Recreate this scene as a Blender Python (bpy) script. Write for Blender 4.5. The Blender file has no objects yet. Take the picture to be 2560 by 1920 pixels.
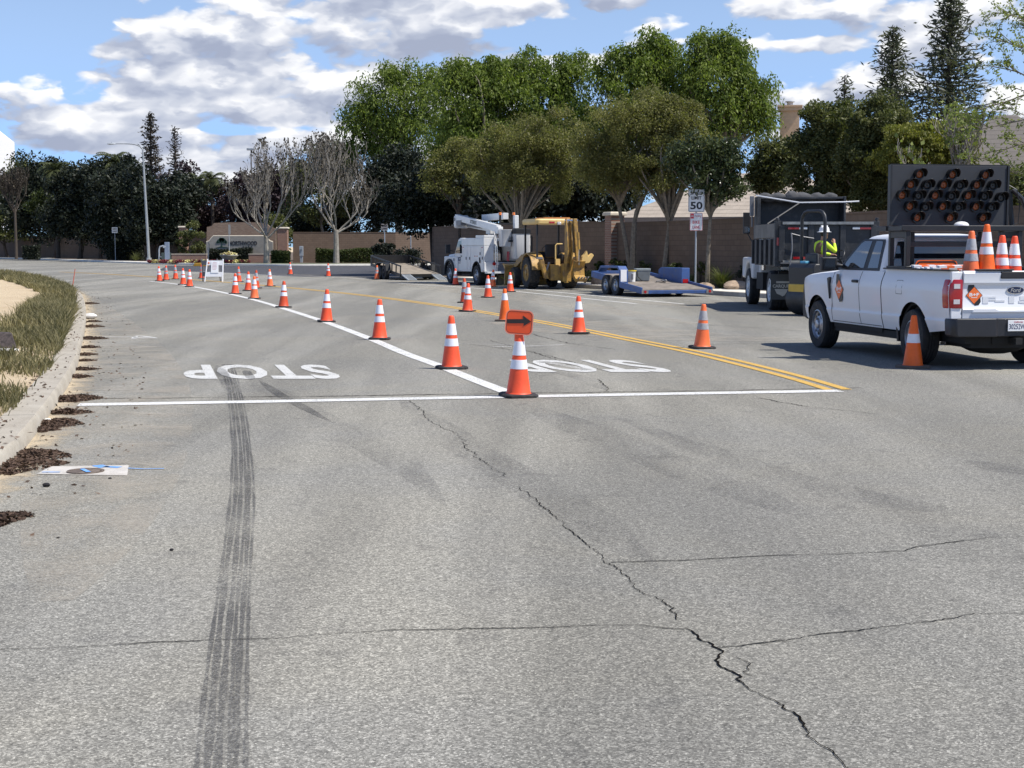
import bpy, bmesh, math, random
import numpy as np
from mathutils import Vector, Matrix, Euler
R = math.radians
sc = bpy.context.scene
COL = sc.collection
# ------------------------------------------------------------------ camera
F, HC, HOR = 3750.0, 1.65, 617.0            # focal length and horizon in photograph pixels, eye height in metres
PITCH = math.atan((960 - HOR) / F)
cam = bpy.data.cameras.new('camera'); co = bpy.data.objects.new('camera', cam); COL.objects.link(co)
cam.sensor_width = 36; cam.lens = F / 2560 * 36; cam.clip_start = .1; cam.clip_end = 6000
co.location = (0, 0, HC); co.rotation_euler = (R(90) - PITCH, 0, 0)
sc.camera = co
# ------------------------------------------------------------------ light
SUN = Vector((.518, -.163, .84)).normalized()
sl = bpy.data.lights.new('sun', 'SUN'); so = bpy.data.objects.new('sun', sl); COL.objects.link(so)
sl.energy = 4.6; sl.angle = R(.5); sl.color = (1, .955, .88)
so.rotation_euler = SUN.to_track_quat('Z', 'Y').to_euler(); so.location = (20, -10, 60)
SKY_STRENGTH = .085
sc.view_settings.view_transform = 'Standard'; sc.view_settings.look = 'None'
sc.view_settings.exposure = 0.34; sc.view_settings.gamma = 1
sc.cycles.max_bounces = 5; sc.cycles.transparent_max_bounces = 12
sc.cycles.diffuse_bounces = 2; sc.cycles.glossy_bounces = 2

class X:                                     # tiny expression wrapper round Math nodes
    nt = None
    def __init__(s, v): s.v = v
    @staticmethod
    def op(o, *a, clamp=False):
        n = X.nt.nodes.new('ShaderNodeMath'); n.operation = o; n.use_clamp = clamp
        for i, q in enumerate(a):
            q = q.v if isinstance(q, X) else q
            if isinstance(q, (int, float)): n.inputs[i].default_value = q
            else: X.nt.links.new(q, n.inputs[i])
        return X(n.outputs[0])
    def __add__(s, o): return X.op('ADD', s, o)
    __radd__ = __add__
    def __sub__(s, o): return X.op('SUBTRACT', s, o)
    def __rsub__(s, o): return X.op('SUBTRACT', o, s)
    def __mul__(s, o): return X.op('MULTIPLY', s, o)
    __rmul__ = __mul__
    def __truediv__(s, o): return X.op('DIVIDE', s, o)
    def clamp(s): return X.op('ADD', s, 0.0, clamp=True)
def smooth(x, a, b):
    n = X.nt.nodes.new('ShaderNodeMapRange'); n.interpolation_type = 'SMOOTHSTEP'
    X.nt.links.new(x.v, n.inputs[0]); n.inputs[1].default_value = a; n.inputs[2].default_value = b
    return X(n.outputs[0])
def comb(*a):
    n = X.nt.nodes.new('ShaderNodeCombineXYZ')
    for i, q in enumerate(a):
        if isinstance(q, X): X.nt.links.new(q.v, n.inputs[i])
        else: n.inputs[i].default_value = q
    return n.outputs[0]
def noise(vec, scale, detail=2, rough=.5, dist=0, dim=None):
    n = X.nt.nodes.new('ShaderNodeTexNoise')
    if dim: n.noise_dimensions = dim
    X.nt.links.new(vec, n.inputs['Vector']); n.inputs['Scale'].default_value = scale
    n.inputs['Detail'].default_value = detail; n.inputs['Roughness'].default_value = rough
    n.inputs['Distortion'].default_value = dist
    return X(n.outputs[0])
def mixc(f, a, b, mode='MIX'):
    n = X.nt.nodes.new('ShaderNodeMix'); n.data_type = 'RGBA'; n.blend_type = mode
    for i, q in ((0, f), (6, a), (7, b)):
        q = q.v if isinstance(q, X) else q
        if isinstance(q, (int, float)): n.inputs[i].default_value = q
        elif isinstance(q, tuple): n.inputs[i].default_value = (*q[:3], 1)
        else: X.nt.links.new(q, n.inputs[i])
    return n.outputs[2]
def ramp(x, stops):
    n = X.nt.nodes.new('ShaderNodeValToRGB'); X.nt.links.new(x.v, n.inputs[0]); e = n.color_ramp.elements
    while len(e) < len(stops): e.new(.5)
    for k, (p, c) in enumerate(stops): e[k].position = p; e[k].color = (*c, 1)
    return n.outputs[0]

# ------------------------------------------------------------------ sky with broken cumulus
w = bpy.data.worlds.new('World'); sc.world = w; w.use_nodes = True
nt = w.node_tree; X.nt = nt
for n in list(nt.nodes): nt.nodes.remove(n)
sky = nt.nodes.new('ShaderNodeTexSky'); sky.sky_type = 'NISHITA'; sky.sun_disc = False
sky.sun_elevation = math.asin(SUN.z); sky.sun_rotation = math.atan2(SUN.x, SUN.y)
sky.air_density = 1.0; sky.dust_density = .1; sky.ozone_density = 1.0; sky.altitude = 100
tc = nt.nodes.new('ShaderNodeTexCoord'); sep = nt.nodes.new('ShaderNodeSeparateXYZ')
nt.links.new(tc.outputs['Generated'], sep.inputs[0])
dx, dy, dz = [X(sep.outputs[i]) for i in range(3)]
az = X.op('ARCTAN2', dx, dy); el = X.op('ARCSINE', dz)
def S(px, py): return math.atan((px - 1280) / F), math.atan((HOR - py) / F)
# cloud banks: (centre x, centre y, half width, half height) as seen from the road, weight
BANKS = [(620, 100, 420, 95, 1.0), (330, 190, 250, 60, .8), (930, 230, 330, 70, .8), (560, 225, 260, 50, .9), (1050, 110, 230, 75, 1.0),
         (560, 290, 300, 36, .9), (900, 290, 300, 50, .8), (140, 310, 300, 60, .9), (300, 400, 360, 60, .7),
         (800, 400, 420, 70, .75), (1500, 20, 420, 60, 1.0), (820, 10, 280, 40, .7), (1850, 60, 0, 0, 0), (2150, 40, 270, 75, .9),
         (2030, 138, 110, 24, 1.1), (2140, 215, 130, 50, 1.0), (2450, 140, 220, 120, .8), (1930, 270, 120, 90, .8),
         (1620, 130, 160, 60, .5), (1330, 150, 200, 40, .55), (20, 60, 60, 26, .5), (10, 150, 50, 40, .5), (60, 500, 300, 60, .7), (1400, 300, 500, 120, .6), (250, 360, 330, 26, .6), (700, 360, 300, 26, .6), (380, 180, 200, 40, .4), (1880, 400, 300, 60, .5)]
GAPS = [(60, 110, 170, 100, .9), (620, 5, 60, 12, .3), (520, 296, 260, 14, .6), (1290, 90, 170, 30, .6), (1990, 200, 180, 60, .9),
        (1980, 95, 120, 22, .6), (30, 270, 100, 50, .3), (640, 330, 180, 22, .5)]
def voro(vec, scale, detail=3):
    n = X.nt.nodes.new('ShaderNodeTexVoronoi'); n.feature = 'SMOOTH_F1'; n.voronoi_dimensions = '2D'
    X.nt.links.new(vec, n.inputs['Vector']); n.inputs['Scale'].default_value = scale; n.inputs['Detail'].default_value = detail
    n.inputs['Roughness'].default_value = .55; n.inputs['Smoothness'].default_value = .6
    return X(n.outputs['Distance'])
def banks(a, e):
    tot = vert = None
    for sgn, L in ((1, BANKS), (-1, GAPS)):
        for cx, cy, hw, hh, wt in L:
            if wt == 0: continue
            a0, e0 = S(cx, cy)
            u = (a - a0) * (F / hw); v = (e - e0) * (F / hh)
            q = X.op('MAXIMUM', 1.0 - (u * u + v * v) * .6, 0.0) * (sgn * wt)
            tot = q if tot is None else tot + q
            if sgn > 0: vert = q * v if vert is None else vert + q * v
    return tot, vert
def puff(a, e):
    v1 = comb(a, e * 2.3, .37)
    return (.5 - voro(v1, 15, 3)) * 1.25 + (noise(v1, 7, 4, .5, 0, '2D') - .5) * 1.7
wn = noise(comb(az, el * 2, 3.3), 40, 4, .55, 0, '2D')
a_ = az + (wn - .5) * .022; e_ = el + (wn - .5) * .012
bk, vert = banks(az, el)
back = X.op('MINIMUM', X.op('MAXIMUM', el - .22, 0.0) * 3, .75)
p0 = puff(a_, e_); p1 = puff(a_ + .006, e_ + .0105)
d0 = X.op('MINIMUM', bk, 1.1) * .78 + p0 - back + .11
mask = smooth(d0, -.05, .32)
lit = (.55 + (p0 - p1) * .95 + vert * .40 - X.op('MAXIMUM', d0 - .62, 0.0) * .42).clamp()
CB = 1.0 / SKY_STRENGTH
ccol = ramp(lit, [(0, (.39, .44, .58)), (.32, (.50, .55, .68)), (.58, (.66, .70, .80)), (.80, (.86, .88, .94)), (1, (1.04, 1.05, 1.07))])
cs = nt.nodes.new('ShaderNodeVectorMath'); cs.operation = 'SCALE'; nt.links.new(ccol, cs.inputs[0]); cs.inputs['Scale'].default_value = CB * .80
hz = smooth(el, .0, .17)
skyt = mixc(hz, (.46, .80, 1.62), (1.15, 1.16, 1.36))
skyc = mixc(1.0, sky.outputs[0], skyt, 'MULTIPLY')
fin = mixc(mask, skyc, cs.outputs[0])
bg = nt.nodes.new('ShaderNodeBackground'); nt.links.new(fin, bg.inputs[0]); bg.inputs[1].default_value = SKY_STRENGTH
ow = nt.nodes.new('ShaderNodeOutputWorld'); nt.links.new(bg.outputs[0], ow.inputs[0])
w.cycles.sampling_method = 'MANUAL'; w.cycles.sample_map_resolution = 512

# ------------------------------------------------------------------ pixels to points
_fw = Vector((0, math.cos(PITCH), -math.sin(PITCH))); _up = Vector((0, math.sin(PITCH), math.cos(PITCH)))
def ray(px, py): return Vector(((px - 1280) / F, 0, 0)) + _up * ((960 - py) / F) + _fw
def G(px, py, z=0.0):                         # ground point seen at a photograph pixel
    d = ray(px, py); t = (z - HC) / d.z
    return Vector((0, 0, HC)) + d * t
def A(px, py, Y):                             # point at depth Y seen at a photograph pixel
    d = ray(px, py); return Vector((0, 0, HC)) + d * (Y / d.y)
K = 2560 / 2212.0

# ------------------------------------------------------------------ materials
MATS = {}
def newmat(name):
    m = bpy.data.materials.new(name); m.use_nodes = True; X.nt = m.node_tree
    b = m.node_tree.nodes['Principled BSDF']; return m, b
def objvec():
    return X.nt.nodes.new('ShaderNodeTexCoord').outputs['Object']
def geopos():
    return X.nt.nodes.new('ShaderNodeNewGeometry').outputs['Position']
def bump(b, h, strength=.3, dist=.01):
    n = X.nt.nodes.new('ShaderNodeBump'); X.nt.links.new(h.v, n.inputs['Height'])
    n.inputs['Strength'].default_value = strength; n.inputs['Distance'].default_value = dist
    X.nt.links.new(n.outputs[0], b.inputs['Normal'])
def M(name, col=None, rough=.6, metal=0, var=.12, scale=6, dirt=None, coat=0, spec=.5, bmp=0, bscale=40):
    """plain procedural material: base colour broken by two noises, optional dirt tint"""
    if name in MATS: return MATS[name]
    m, b = newmat(name)
    v = objvec()
    n1 = noise(v, scale, 4, .6); n2 = noise(v, scale * 7, 3, .6)
    f = (n1 * .7 + n2 * .3)
    lo = tuple(c * (1 - var) for c in col); hi = tuple(min(1, c * (1 + var)) for c in col)
    c = mixc(smooth(f, .3, .7), lo, hi)
    if dirt:
        dm = smooth(noise(v, scale * 1.7, 6, .65, .4), dirt[1], dirt[1] + .22)
        c = mixc(dm * dirt[2], c, dirt[0])
    X.nt.links.new(c, b.inputs['Base Color'])
    b.inputs['Roughness'].default_value = rough; b.inputs['Metallic'].default_value = metal
    b.inputs['Specular IOR Level'].default_value = spec
    if coat: b.inputs['Coat Weight'].default_value = coat; b.inputs['Coat Roughness'].default_value = .05
    rr = (n2 - .5) * .2 + rough; X.nt.links.new(rr.clamp().v, b.inputs['Roughness'])
    if bmp: bump(b, noise(v, bscale, 5, .6), bmp, .02)
    MATS[name] = m; return m
def leafmat(name, dark, light, trans=.25, rough=.55):
    if name in MATS: return MATS[name]
    m, b = newmat(name)
    g = X.nt.nodes.new('ShaderNodeNewGeometry')
    f = X(g.outputs['Random Per Island'])
    big = noise(objvec(), .9, 3, .6)
    c = mixc((f * .6 + smooth(big, .35, .68) * .45).clamp(), dark, light)
    X.nt.links.new(c, b.inputs['Base Color']); b.inputs['Roughness'].default_value = rough
    b.inputs['Specular IOR Level'].default_value = .3
    tr = X.nt.nodes.new('ShaderNodeBsdfTranslucent'); X.nt.links.new(mixc(1.0, c, (1.0, 1.15, .55), 'MULTIPLY'), tr.inputs[0])
    mx = X.nt.nodes.new('ShaderNodeMixShader'); mx.inputs[0].default_value = trans
    X.nt.links.new(b.outputs[0], mx.inputs[1]); X.nt.links.new(tr.outputs[0], mx.inputs[2])
    X.nt.links.new(mx.outputs[0], m.node_tree.nodes['Material Output'].inputs[0])
    MATS[name] = m; return m

# ------------------------------------------------------------------ mesh builder
class MB:
    def __init__(s): s.v = []; s.f = []; s.m = []; s.cur = 0; s.X = Matrix.Identity(4)
    def mat(s, i): s.cur = i; return s
    def add(s, vs, fs):
        n = len(s.v); s.v += [tuple(s.X @ Vector(q)) for q in vs]
        s.f += [tuple(i + n for i in f) for f in fs]; s.m += [s.cur] * len(fs); return s
    def hexa(s, p):                           # 8 corners: bottom 4 (ccw), top 4
        return s.add(p, [(3, 2, 1, 0), (4, 5, 6, 7), (0, 1, 5, 4), (1, 2, 6, 5), (2, 3, 7, 6), (3, 0, 4, 7)])
    def box(s, c, d, rot=None):
        x, y, z = [q / 2 for q in d]
        P = [Vector(q) for q in ((-x, -y, -z), (x, -y, -z), (x, y, -z), (-x, y, -z), (-x, -y, z), (x, -y, z), (x, y, z), (-x, y, z))]
        if rot is not None:
            e = Euler(rot).to_matrix(); P = [e @ q for q in P]
        return s.hexa([q + Vector(c) for q in P])
    def bb(s, x0, x1, y0, y1, z0, z1): return s.box(((x0 + x1) / 2, (y0 + y1) / 2, (z0 + z1) / 2), (abs(x1 - x0), abs(y1 - y0), abs(z1 - z0)))
    def prism(s, pts, ax, a0, a1):            # 2-D outline extruded along axis ax
        def P(u, v, w): return {'x': (w, u, v), 'y': (u, w, v), 'z': (u, v, w)}[ax]
        n = len(pts)
        ar = sum(pts[i][0] * pts[(i + 1) % n][1] - pts[(i + 1) % n][0] * pts[i][1] for i in range(n))
        flip = (ar < 0) != (ax == 'y')
        if flip: pts = pts[::-1]
        if a0 > a1: a0, a1 = a1, a0
        vs = [P(u, v, a0) for u, v in pts] + [P(u, v, a1) for u, v in pts]
        fs = [tuple(range(n - 1, -1, -1)), tuple(range(n, 2 * n))] + [(i, (i + 1) % n, (i + 1) % n + n, i + n) for i in range(n)]
        return s.add(vs, fs)
    def tube(s, path, r, n=8, cap=True, close=False):
        path = [Vector(p) for p in path]; k = len(path)
        rr = r if isinstance(r, (list, tuple)) else [r] * k
        vs = []; fs = []; up = Vector((0, 0, 1)); prev = None
        for i, p in enumerate(path):
            if close: t = path[(i + 1) % k] - path[i - 1]
            else: t = (path[min(i + 1, k - 1)] - path[max(i - 1, 0)])
            t = t.normalized() if t.length > 1e-9 else Vector((0, 0, 1))
            a = prev if prev is not None else (t.cross(up) if abs(t.z) < .95 else t.cross(Vector((1, 0, 0))))
            a = (a - t * a.dot(t)); a = a.normalized() if a.length > 1e-6 else t.orthogonal().normalized(); prev = a
            b = t.cross(a)
            for j in range(n):
                th = 2 * math.pi * j / n; vs.append(p + (a * math.cos(th) + b * math.sin(th)) * rr[i])
        for i in range(k if close else k - 1):
            i2 = (i + 1) % k
            for j in range(n):
                j2 = (j + 1) % n; fs.append((i * n + j, i * n + j2, i2 * n + j2, i2 * n + j))
        if cap and not close: fs += [tuple(range(n - 1, -1, -1)), tuple(range((k - 1) * n, k * n))]
        return s.add(vs, fs)
    def cyl(s, p0, p1, r0, r1=None, n=16): return s.tube([p0, p1], [r0, r0 if r1 is None else r1], n)
    def lathe(s, prof, c, ax='z', n=24, a0=0, a1=2 * math.pi):   # prof: (radius, height)
        full = abs(a1 - a0 - 2 * math.pi) < 1e-6; m = n if full else n + 1; vs = []; fs = []
        for r, h in prof:
            for j in range(m):
                t = a0 + (a1 - a0) * j / n; u, v = r * math.cos(t), r * math.sin(t)
                q = {'z': (u, v, h), 'x': (h, u, v), 'y': (v, h, u)}[ax]
                vs.append(Vector(q) + Vector(c))
        for i in range(len(prof) - 1):
            for j in range(n):
                j2 = (j + 1) % m if full else j + 1
                fs.append((i * m + j, i * m + j2, (i + 1) * m + j2, (i + 1) * m + j))
        return s.add(vs, fs)
    def loft(s, secs, cap=True, close=True):
        n = len(secs[0]); vs = [q for sec in secs for q in sec]; fs = []
        for i in range(len(secs) - 1):
            for j in range(n if close else n - 1):
                j2 = (j + 1) % n; fs.append((i * n + j, i * n + j2, (i + 1) * n + j2, (i + 1) * n + j))
        if cap: fs += [tuple(range(n - 1, -1, -1)), tuple(range((len(secs) - 1) * n, len(secs) * n))]
        return s.add(vs, fs)
    def ball(s, c, r, n=12, m=8):
        rx, ry, rz = r if isinstance(r, (tuple, list)) else (r, r, r)
        vs = [(c[0], c[1], c[2] - rz)]; fs = []
        for i in range(1, m):
            ph = -math.pi / 2 + math.pi * i / m
            for j in range(n):
                t = 2 * math.pi * j / n; vs.append((c[0] + rx * math.cos(ph) * math.cos(t), c[1] + ry * math.cos(ph) * math.sin(t), c[2] + rz * math.sin(ph)))
        vs.append((c[0], c[1], c[2] + rz)); L = len(vs) - 1
        for j in range(n): fs.append((0, 1 + (j + 1) % n, 1 + j)); fs.append((L, L - n + j, L - n + (j + 1) % n))
        for i in range(m - 2):
            for j in range(n):
                a = 1 + i * n + j; b = 1 + i * n + (j + 1) % n; fs.append((a, b, b + n, a + n))
        return s.add(vs, fs)
    def build(s, name, mats, parent=None, smooth=True, bevel=0, seg=2, fix=False):
        me = bpy.data.meshes.new(name); me.from_pydata(s.v, [], s.f)
        mats = mats if isinstance(mats, (list, tuple)) else [mats]
        for q in mats: me.materials.append(q)
        if len(mats) > 1: me.polygons.foreach_set('material_index', s.m)
        if fix:
            bm = bmesh.new(); bm.from_mesh(me); bmesh.ops.remove_doubles(bm, verts=bm.verts, dist=1e-4)
            bmesh.ops.recalc_face_normals(bm, faces=bm.faces); bm.to_mesh(me); bm.free()
        if smooth:
            me.polygons.foreach_set('use_smooth', [True] * len(me.polygons))
            try: me.set_sharp_from_angle(angle=R(35))
            except Exception: pass
        me.update(); o = bpy.data.objects.new(name, me); COL.objects.link(o)
        if parent: o.parent = parent
        if bevel:
            b = o.modifiers.new('bevel', 'BEVEL'); b.width = bevel; b.segments = seg; b.limit_method = 'ANGLE'; b.angle_limit = R(40)
            b.harden_normals = False
        return o
def tag(o, label=None, cat=None, group=None, kind=None):
    for k, q in (('label', label), ('category', cat), ('group', group), ('kind', kind)):
        if q: o[k] = q
    return o
def empty(name, loc, rz=0, label=None, cat=None, group=None, scale=1):
    o = bpy.data.objects.new(name, None); COL.objects.link(o); o.location = loc; o.rotation_euler = (0, 0, rz)
    o.scale = (scale,) * 3; o.empty_display_size = .2
    return tag(o, label, cat, group)
def copy_tree(o, parent=None):
    c = o.copy(); COL.objects.link(c)
    if parent: c.parent = parent
    for ch in list(o.children): copy_tree(ch, c)
    return c
def fast(name, V, Fc, mats, parent=None, midx=None, smooth=False):     # big meshes from numpy arrays, Fc: (n,k)
    me = bpy.data.meshes.new(name); V = np.asarray(V, np.float32); Fc = np.asarray(Fc, np.int32); n, k = Fc.shape
    me.vertices.add(len(V)); me.vertices.foreach_set('co', V.ravel())
    me.loops.add(n * k); me.loops.foreach_set('vertex_index', Fc.ravel())
    me.polygons.add(n); me.polygons.foreach_set('loop_start', np.arange(0, n * k, k, dtype=np.int32))
    if smooth: me.polygons.foreach_set('use_smooth', np.ones(n, bool))
    mats = mats if isinstance(mats, (list, tuple)) else [mats]
    for q in mats: me.materials.append(q)
    if midx is not None: me.polygons.foreach_set('material_index', np.asarray(midx, np.int32))
    me.update(calc_edges=True)
    o = bpy.data.objects.new(name, me); COL.objects.link(o)
    if parent: o.parent = parent
    return o
def textmesh(txt, size, thick=.002, bold=0, ww=None, hh=None, shear=0, space=1):
    """flat lettering as vertices and faces, centred on the origin in the XY plane"""
    c = bpy.data.curves.new('t', 'FONT'); c.body = txt; c.size = size; c.extrude = thick; c.offset = bold
    c.align_x = 'CENTER'; c.resolution_u = 3; c.shear = shear; c.space_character = space
    o = bpy.data.objects.new('t', c); COL.objects.link(o); dg = bpy.context.evaluated_depsgraph_get()
    me = bpy.data.meshes.new_from_object(o.evaluated_get(dg)); bpy.data.objects.remove(o); bpy.data.curves.remove(c)
    vs = np.array([tuple(q.co) for q in me.vertices]); fs = [tuple(p.vertices) for p in me.polygons]; bpy.data.meshes.remove(me)
    lo, hi = vs.min(0), vs.max(0); vs[:, :2] -= (lo[:2] + hi[:2]) / 2
    if ww: vs[:, 0] *= ww / (hi[0] - lo[0])
    if hh: vs[:, 1] *= hh / (hi[1] - lo[1])
    return [tuple(q) for q in vs], fs
def put_text(mb, txt, mtx, **k):
    vs, fs = textmesh(txt, 1, **k); old = mb.X; mb.X = old @ mtx; mb.add(vs, fs); mb.X = old; return mb
def frame(o, x, y):                           # matrix with local x,y axes given
    x = Vector(x).normalized(); y = Vector(y).normalized(); z = x.cross(y)
    m = Matrix((x, y, z)).transposed().to_4x4(); m.translation = Vector(o); return m
# ------------------------------------------------------------------ ground, road, kerbs
def asphalt(name, base, spread=.35, dust=.35, fine=1.0):
    m, b = newmat(name); p = geopos()
    sp = X.nt.nodes.new('ShaderNodeTexVoronoi'); sp.voronoi_dimensions = '2D'; X.nt.links.new(p, sp.inputs['Vector']); sp.inputs['Scale'].default_value = 135 * fine
    rc = X.nt.nodes.new('ShaderNodeSeparateColor'); X.nt.links.new(sp.outputs['Color'], rc.inputs[0])
    grain = noise(p, 300 * fine, 2, .6, 0, '2D'); mid = noise(p, 26, 3, .6, 0, '2D'); big = noise(p, .35, 4, .6, .6, '2D'); lane = noise(comb_scale(p, (1.6, .16, 1)), 1, 3, .6, 0, '2D')
    st = X(rc.outputs[0])
    g = (st - .5) * spread * 1.35 + (grain - .5) * 1.0 + (mid - .5) * .5
    c = ramp((g * 1.0 + .5).clamp(), [(0, tuple(q * .38 for q in base)), (.38, tuple(q * .82 for q in base)), (.62, tuple(q * 1.12 for q in base)), (1, tuple(min(1, q * 2.3) for q in base))])
    peb = smooth(X(rc.outputs[1]), .93, .97) * smooth(grain, .35, .6)
    c = mixc(peb * .85, c, tuple(min(1, q * 3.0) for q in base))
    hole = smooth(X(rc.outputs[2]), .93, .97); c = mixc(hole * .55, c, tuple(q * .3 for q in base))
    big2 = smooth(big, .3, .72); mpz = X.nt.nodes.new('ShaderNodeMapping'); X.nt.links.new(p, mpz.inputs[0]); mpz.inputs['Rotation'].default_value = (0, 0, R(-20)); mpz.inputs['Scale'].default_value = (.55, .05, 1)
    stripe = noise(mpz.outputs[0], 1, 3, .55, .4, '2D'); c = mixc(smooth(stripe, .35, .70) * .8 * min(1, dust * 3), mixc(1.0, c, (.84, .84, .85), 'MULTIPLY'), mixc(1.0, c, (1.22, 1.22, 1.24), 'MULTIPLY'))
    c = mixc(big2 * dust, c, mixc(1.0, c, (1.25, 1.2, 1.08), 'MULTIPLY'))
    c = mixc(smooth(lane, .45, .75) * .35, c, mixc(1.0, c, (.80, .80, .82), 'MULTIPLY'))
    spot = noise(p, 3.1, 3, .5, 0, '2D'); c = mixc(smooth(spot, .66, .74) * .4, c, mixc(1.0, c, (.62, .62, .64), 'MULTIPLY'))
    chalk = noise(comb_scale(p, (2.2, 7, 1)), 1, 5, .7, 0, '2D'); c = mixc(smooth(chalk, .70, .76) * .4, c, (.48, .45, .38))
    X.nt.links.new(c, b.inputs['Base Color']); b.inputs['Roughness'].default_value = .88; b.inputs['Specular IOR Level'].default_value = .25
    bump(b, st * .5 + grain, .35, .004)
    return m
def comb_scale(v, s):
    n = X.nt.nodes.new('ShaderNodeMapping'); X.nt.links.new(v, n.inputs[0]); n.inputs['Scale'].default_value = s; return n.outputs[0]
def curve_pts(P, n=6):                        # Catmull-Rom through points
    P = [Vector(q) for q in P]; out = []
    for i in range(len(P) - 1):
        a, b, c, d = P[max(i - 1, 0)], P[i], P[i + 1], P[min(i + 2, len(P) - 1)]
        for k in range(n):
            t = k / n; out.append(.5 * ((2 * b) + (c - a) * t + (2 * a - 5 * b + 4 * c - d) * t * t + (-a + 3 * b - 3 * c + d) * t ** 3))
    return out + [P[-1]]
def flat_ribbon(P, w, z, mb):                 # ribbon of constant or varying width along ground points
    P = [Vector((q[0], q[1], 0)) for q in P]; n = len(P); ws = w if isinstance(w, (list, tuple)) else [w] * n; vs = []
    for i, p in enumerate(P):
        t = (P[min(i + 1, n - 1)] - P[max(i - 1, 0)]); t.normalize(); s = Vector((t.y, -t.x, 0))
        vs += [(p + s * ws[i] / 2) + Vector((0, 0, z)), (p - s * ws[i] / 2) + Vector((0, 0, z))]
    mb.add(vs, [(2 * i, 2 * i + 2, 2 * i + 3, 2 * i + 1) for i in range(n - 1)])
def up_faces(o):
    bm = bmesh.new(); bm.from_mesh(o.data)
    for f in bm.faces:
        f.normal_update()
        if f.normal.z < 0: f.normal_flip()
    bm.to_mesh(o.data); bm.free()
m_road = asphalt('worn asphalt', (.210, .202, .174), .42)
m_side = asphalt('new dark asphalt', (.075, .075, .08), .3, .1)
# far ground
m, b = newmat('dry earth'); p = geopos()
n1 = noise(p, .5, 6, .65); n2 = noise(p, 9, 5, .65); n3 = noise(p, 70, 3, .6)
c = ramp((n1 * .45 + n2 * .35 + n3 * .3).clamp(), [(.25, (.30, .21, .12)), (.5, (.52, .40, .25)), (.75, (.68, .56, .38))])
X.nt.links.new(c, b.inputs['Base Color']); b.inputs['Roughness'].default_value = .95; bump(b, n2 + n3 * .4, .8, .06); m_sand = m
m_soil = M('planting soil', (.13, .095, .065), .95, var=.35, scale=3, bmp=.6, bscale=20)
m, b = newmat('kerb concrete'); p = geopos()
n1 = noise(p, 2.2, 5, .65); n2 = noise(p, 45, 4, .65); n3 = noise(p, 140, 2, .6)
c = ramp((n1 * .5 + n2 * .3 + n3 * .25).clamp(), [(.30, (.17, .145, .11)), (.48, (.36, .32, .255)), (.75, (.52, .48, .40))])
X.nt.links.new(c, b.inputs['Base Color']); b.inputs['Roughness'].default_value = .9; bump(b, n2 + n3 * .5, .5, .01); m_conc = m
m_walk = M('pale sidewalk concrete', (.68, .64, .56), .9, var=.12, scale=2, bmp=.2)
g = MB(); g.add([(-3000, -600, -.03), (3000, -600, -.03), (3000, 5000, -.03), (-3000, 5000, -.03)], [(0, 1, 2, 3)])
tag(g.build('ground', m_sand), kind='structure')
g = MB(); g.add([(-260, -60, 0), (140, -60, 0), (140, 420, 0), (-260, 420, 0)], [(0, 1, 2, 3)])
tag(g.build('road', m_road), kind='structure')
# side street of newer, darker asphalt
sd = [G(395, 676), G(560, 682), G(700, 690), G(760, 692), G(1000, 694), Vector((8, 90, 0)), Vector((60, 114, 0)), Vector((60, 150, 0)), G(1110, 664), G(420, 664)]
g = MB(); g.add([(q.x, q.y, .004) for q in sd], [tuple(range(len(sd)))]); o = g.build('side_street', m_side, smooth=False); up_faces(o); tag(o, kind='structure')

def raised(name, curb, rest, z, mat, kerb_name=None, kw=.16, kerb_mat=None):
    """raised land behind a kerb line; curb = points along the road edge, rest = closing points"""
    pts = [Vector((q[0], q[1], 0)) for q in curb]
    n = len(pts); nor = []
    cen = sum((Vector((q[0], q[1], 0)) for q in rest), Vector()) / len(rest)
    for i in range(n):
        t = (pts[min(i + 1, n - 1)] - pts[max(i - 1, 0)]).normalized(); s = Vector((-t.y, t.x, 0))
        if s.dot(cen - pts[i]) < 0: s = -s
        nor.append(s)
    inner = [p_ + s * kw for p_, s in zip(pts, nor)]
    g = MB(); poly = [(q.x, q.y, z) for q in inner] + [(q[0], q[1], z) for q in rest]
    g.add(poly, [tuple(range(len(poly)))]); o = g.build(name, mat, smooth=False); up_faces(o); tag(o, kind='structure')
    k = MB()
    for i in range(n - 1):
        a, b_, c_, d_ = pts[i], pts[i + 1], inner[i + 1], inner[i]
        s0, s1 = nor[i] * .02, nor[i + 1] * .02
        prof0 = [a, a + s0 * .6, a + s0 * 2, d_]; zz = [-.01, z - .025, z + .008, z + .008]
        prof1 = [b_, b_ + s1 * .6, b_ + s1 * 2, c_]
        v0 = [Vector((q.x, q.y, h)) for q, h in zip(prof0, zz)]; v1 = [Vector((q.x, q.y, h)) for q, h in zip(prof1, zz)]
        k.add(v0 + v1 + [Vector((d_.x, d_.y, -.02)), Vector((c_.x, c_.y, -.02))],
              [(0, 1, 5, 4), (1, 2, 6, 5), (2, 3, 7, 6), (3, 8, 9, 7)])
    o2 = k.build(kerb_name or 'curb', kerb_mat or m_conc, smooth=True, fix=True); tag(o2, kind='structure')
    return pts, inner, nor
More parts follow.
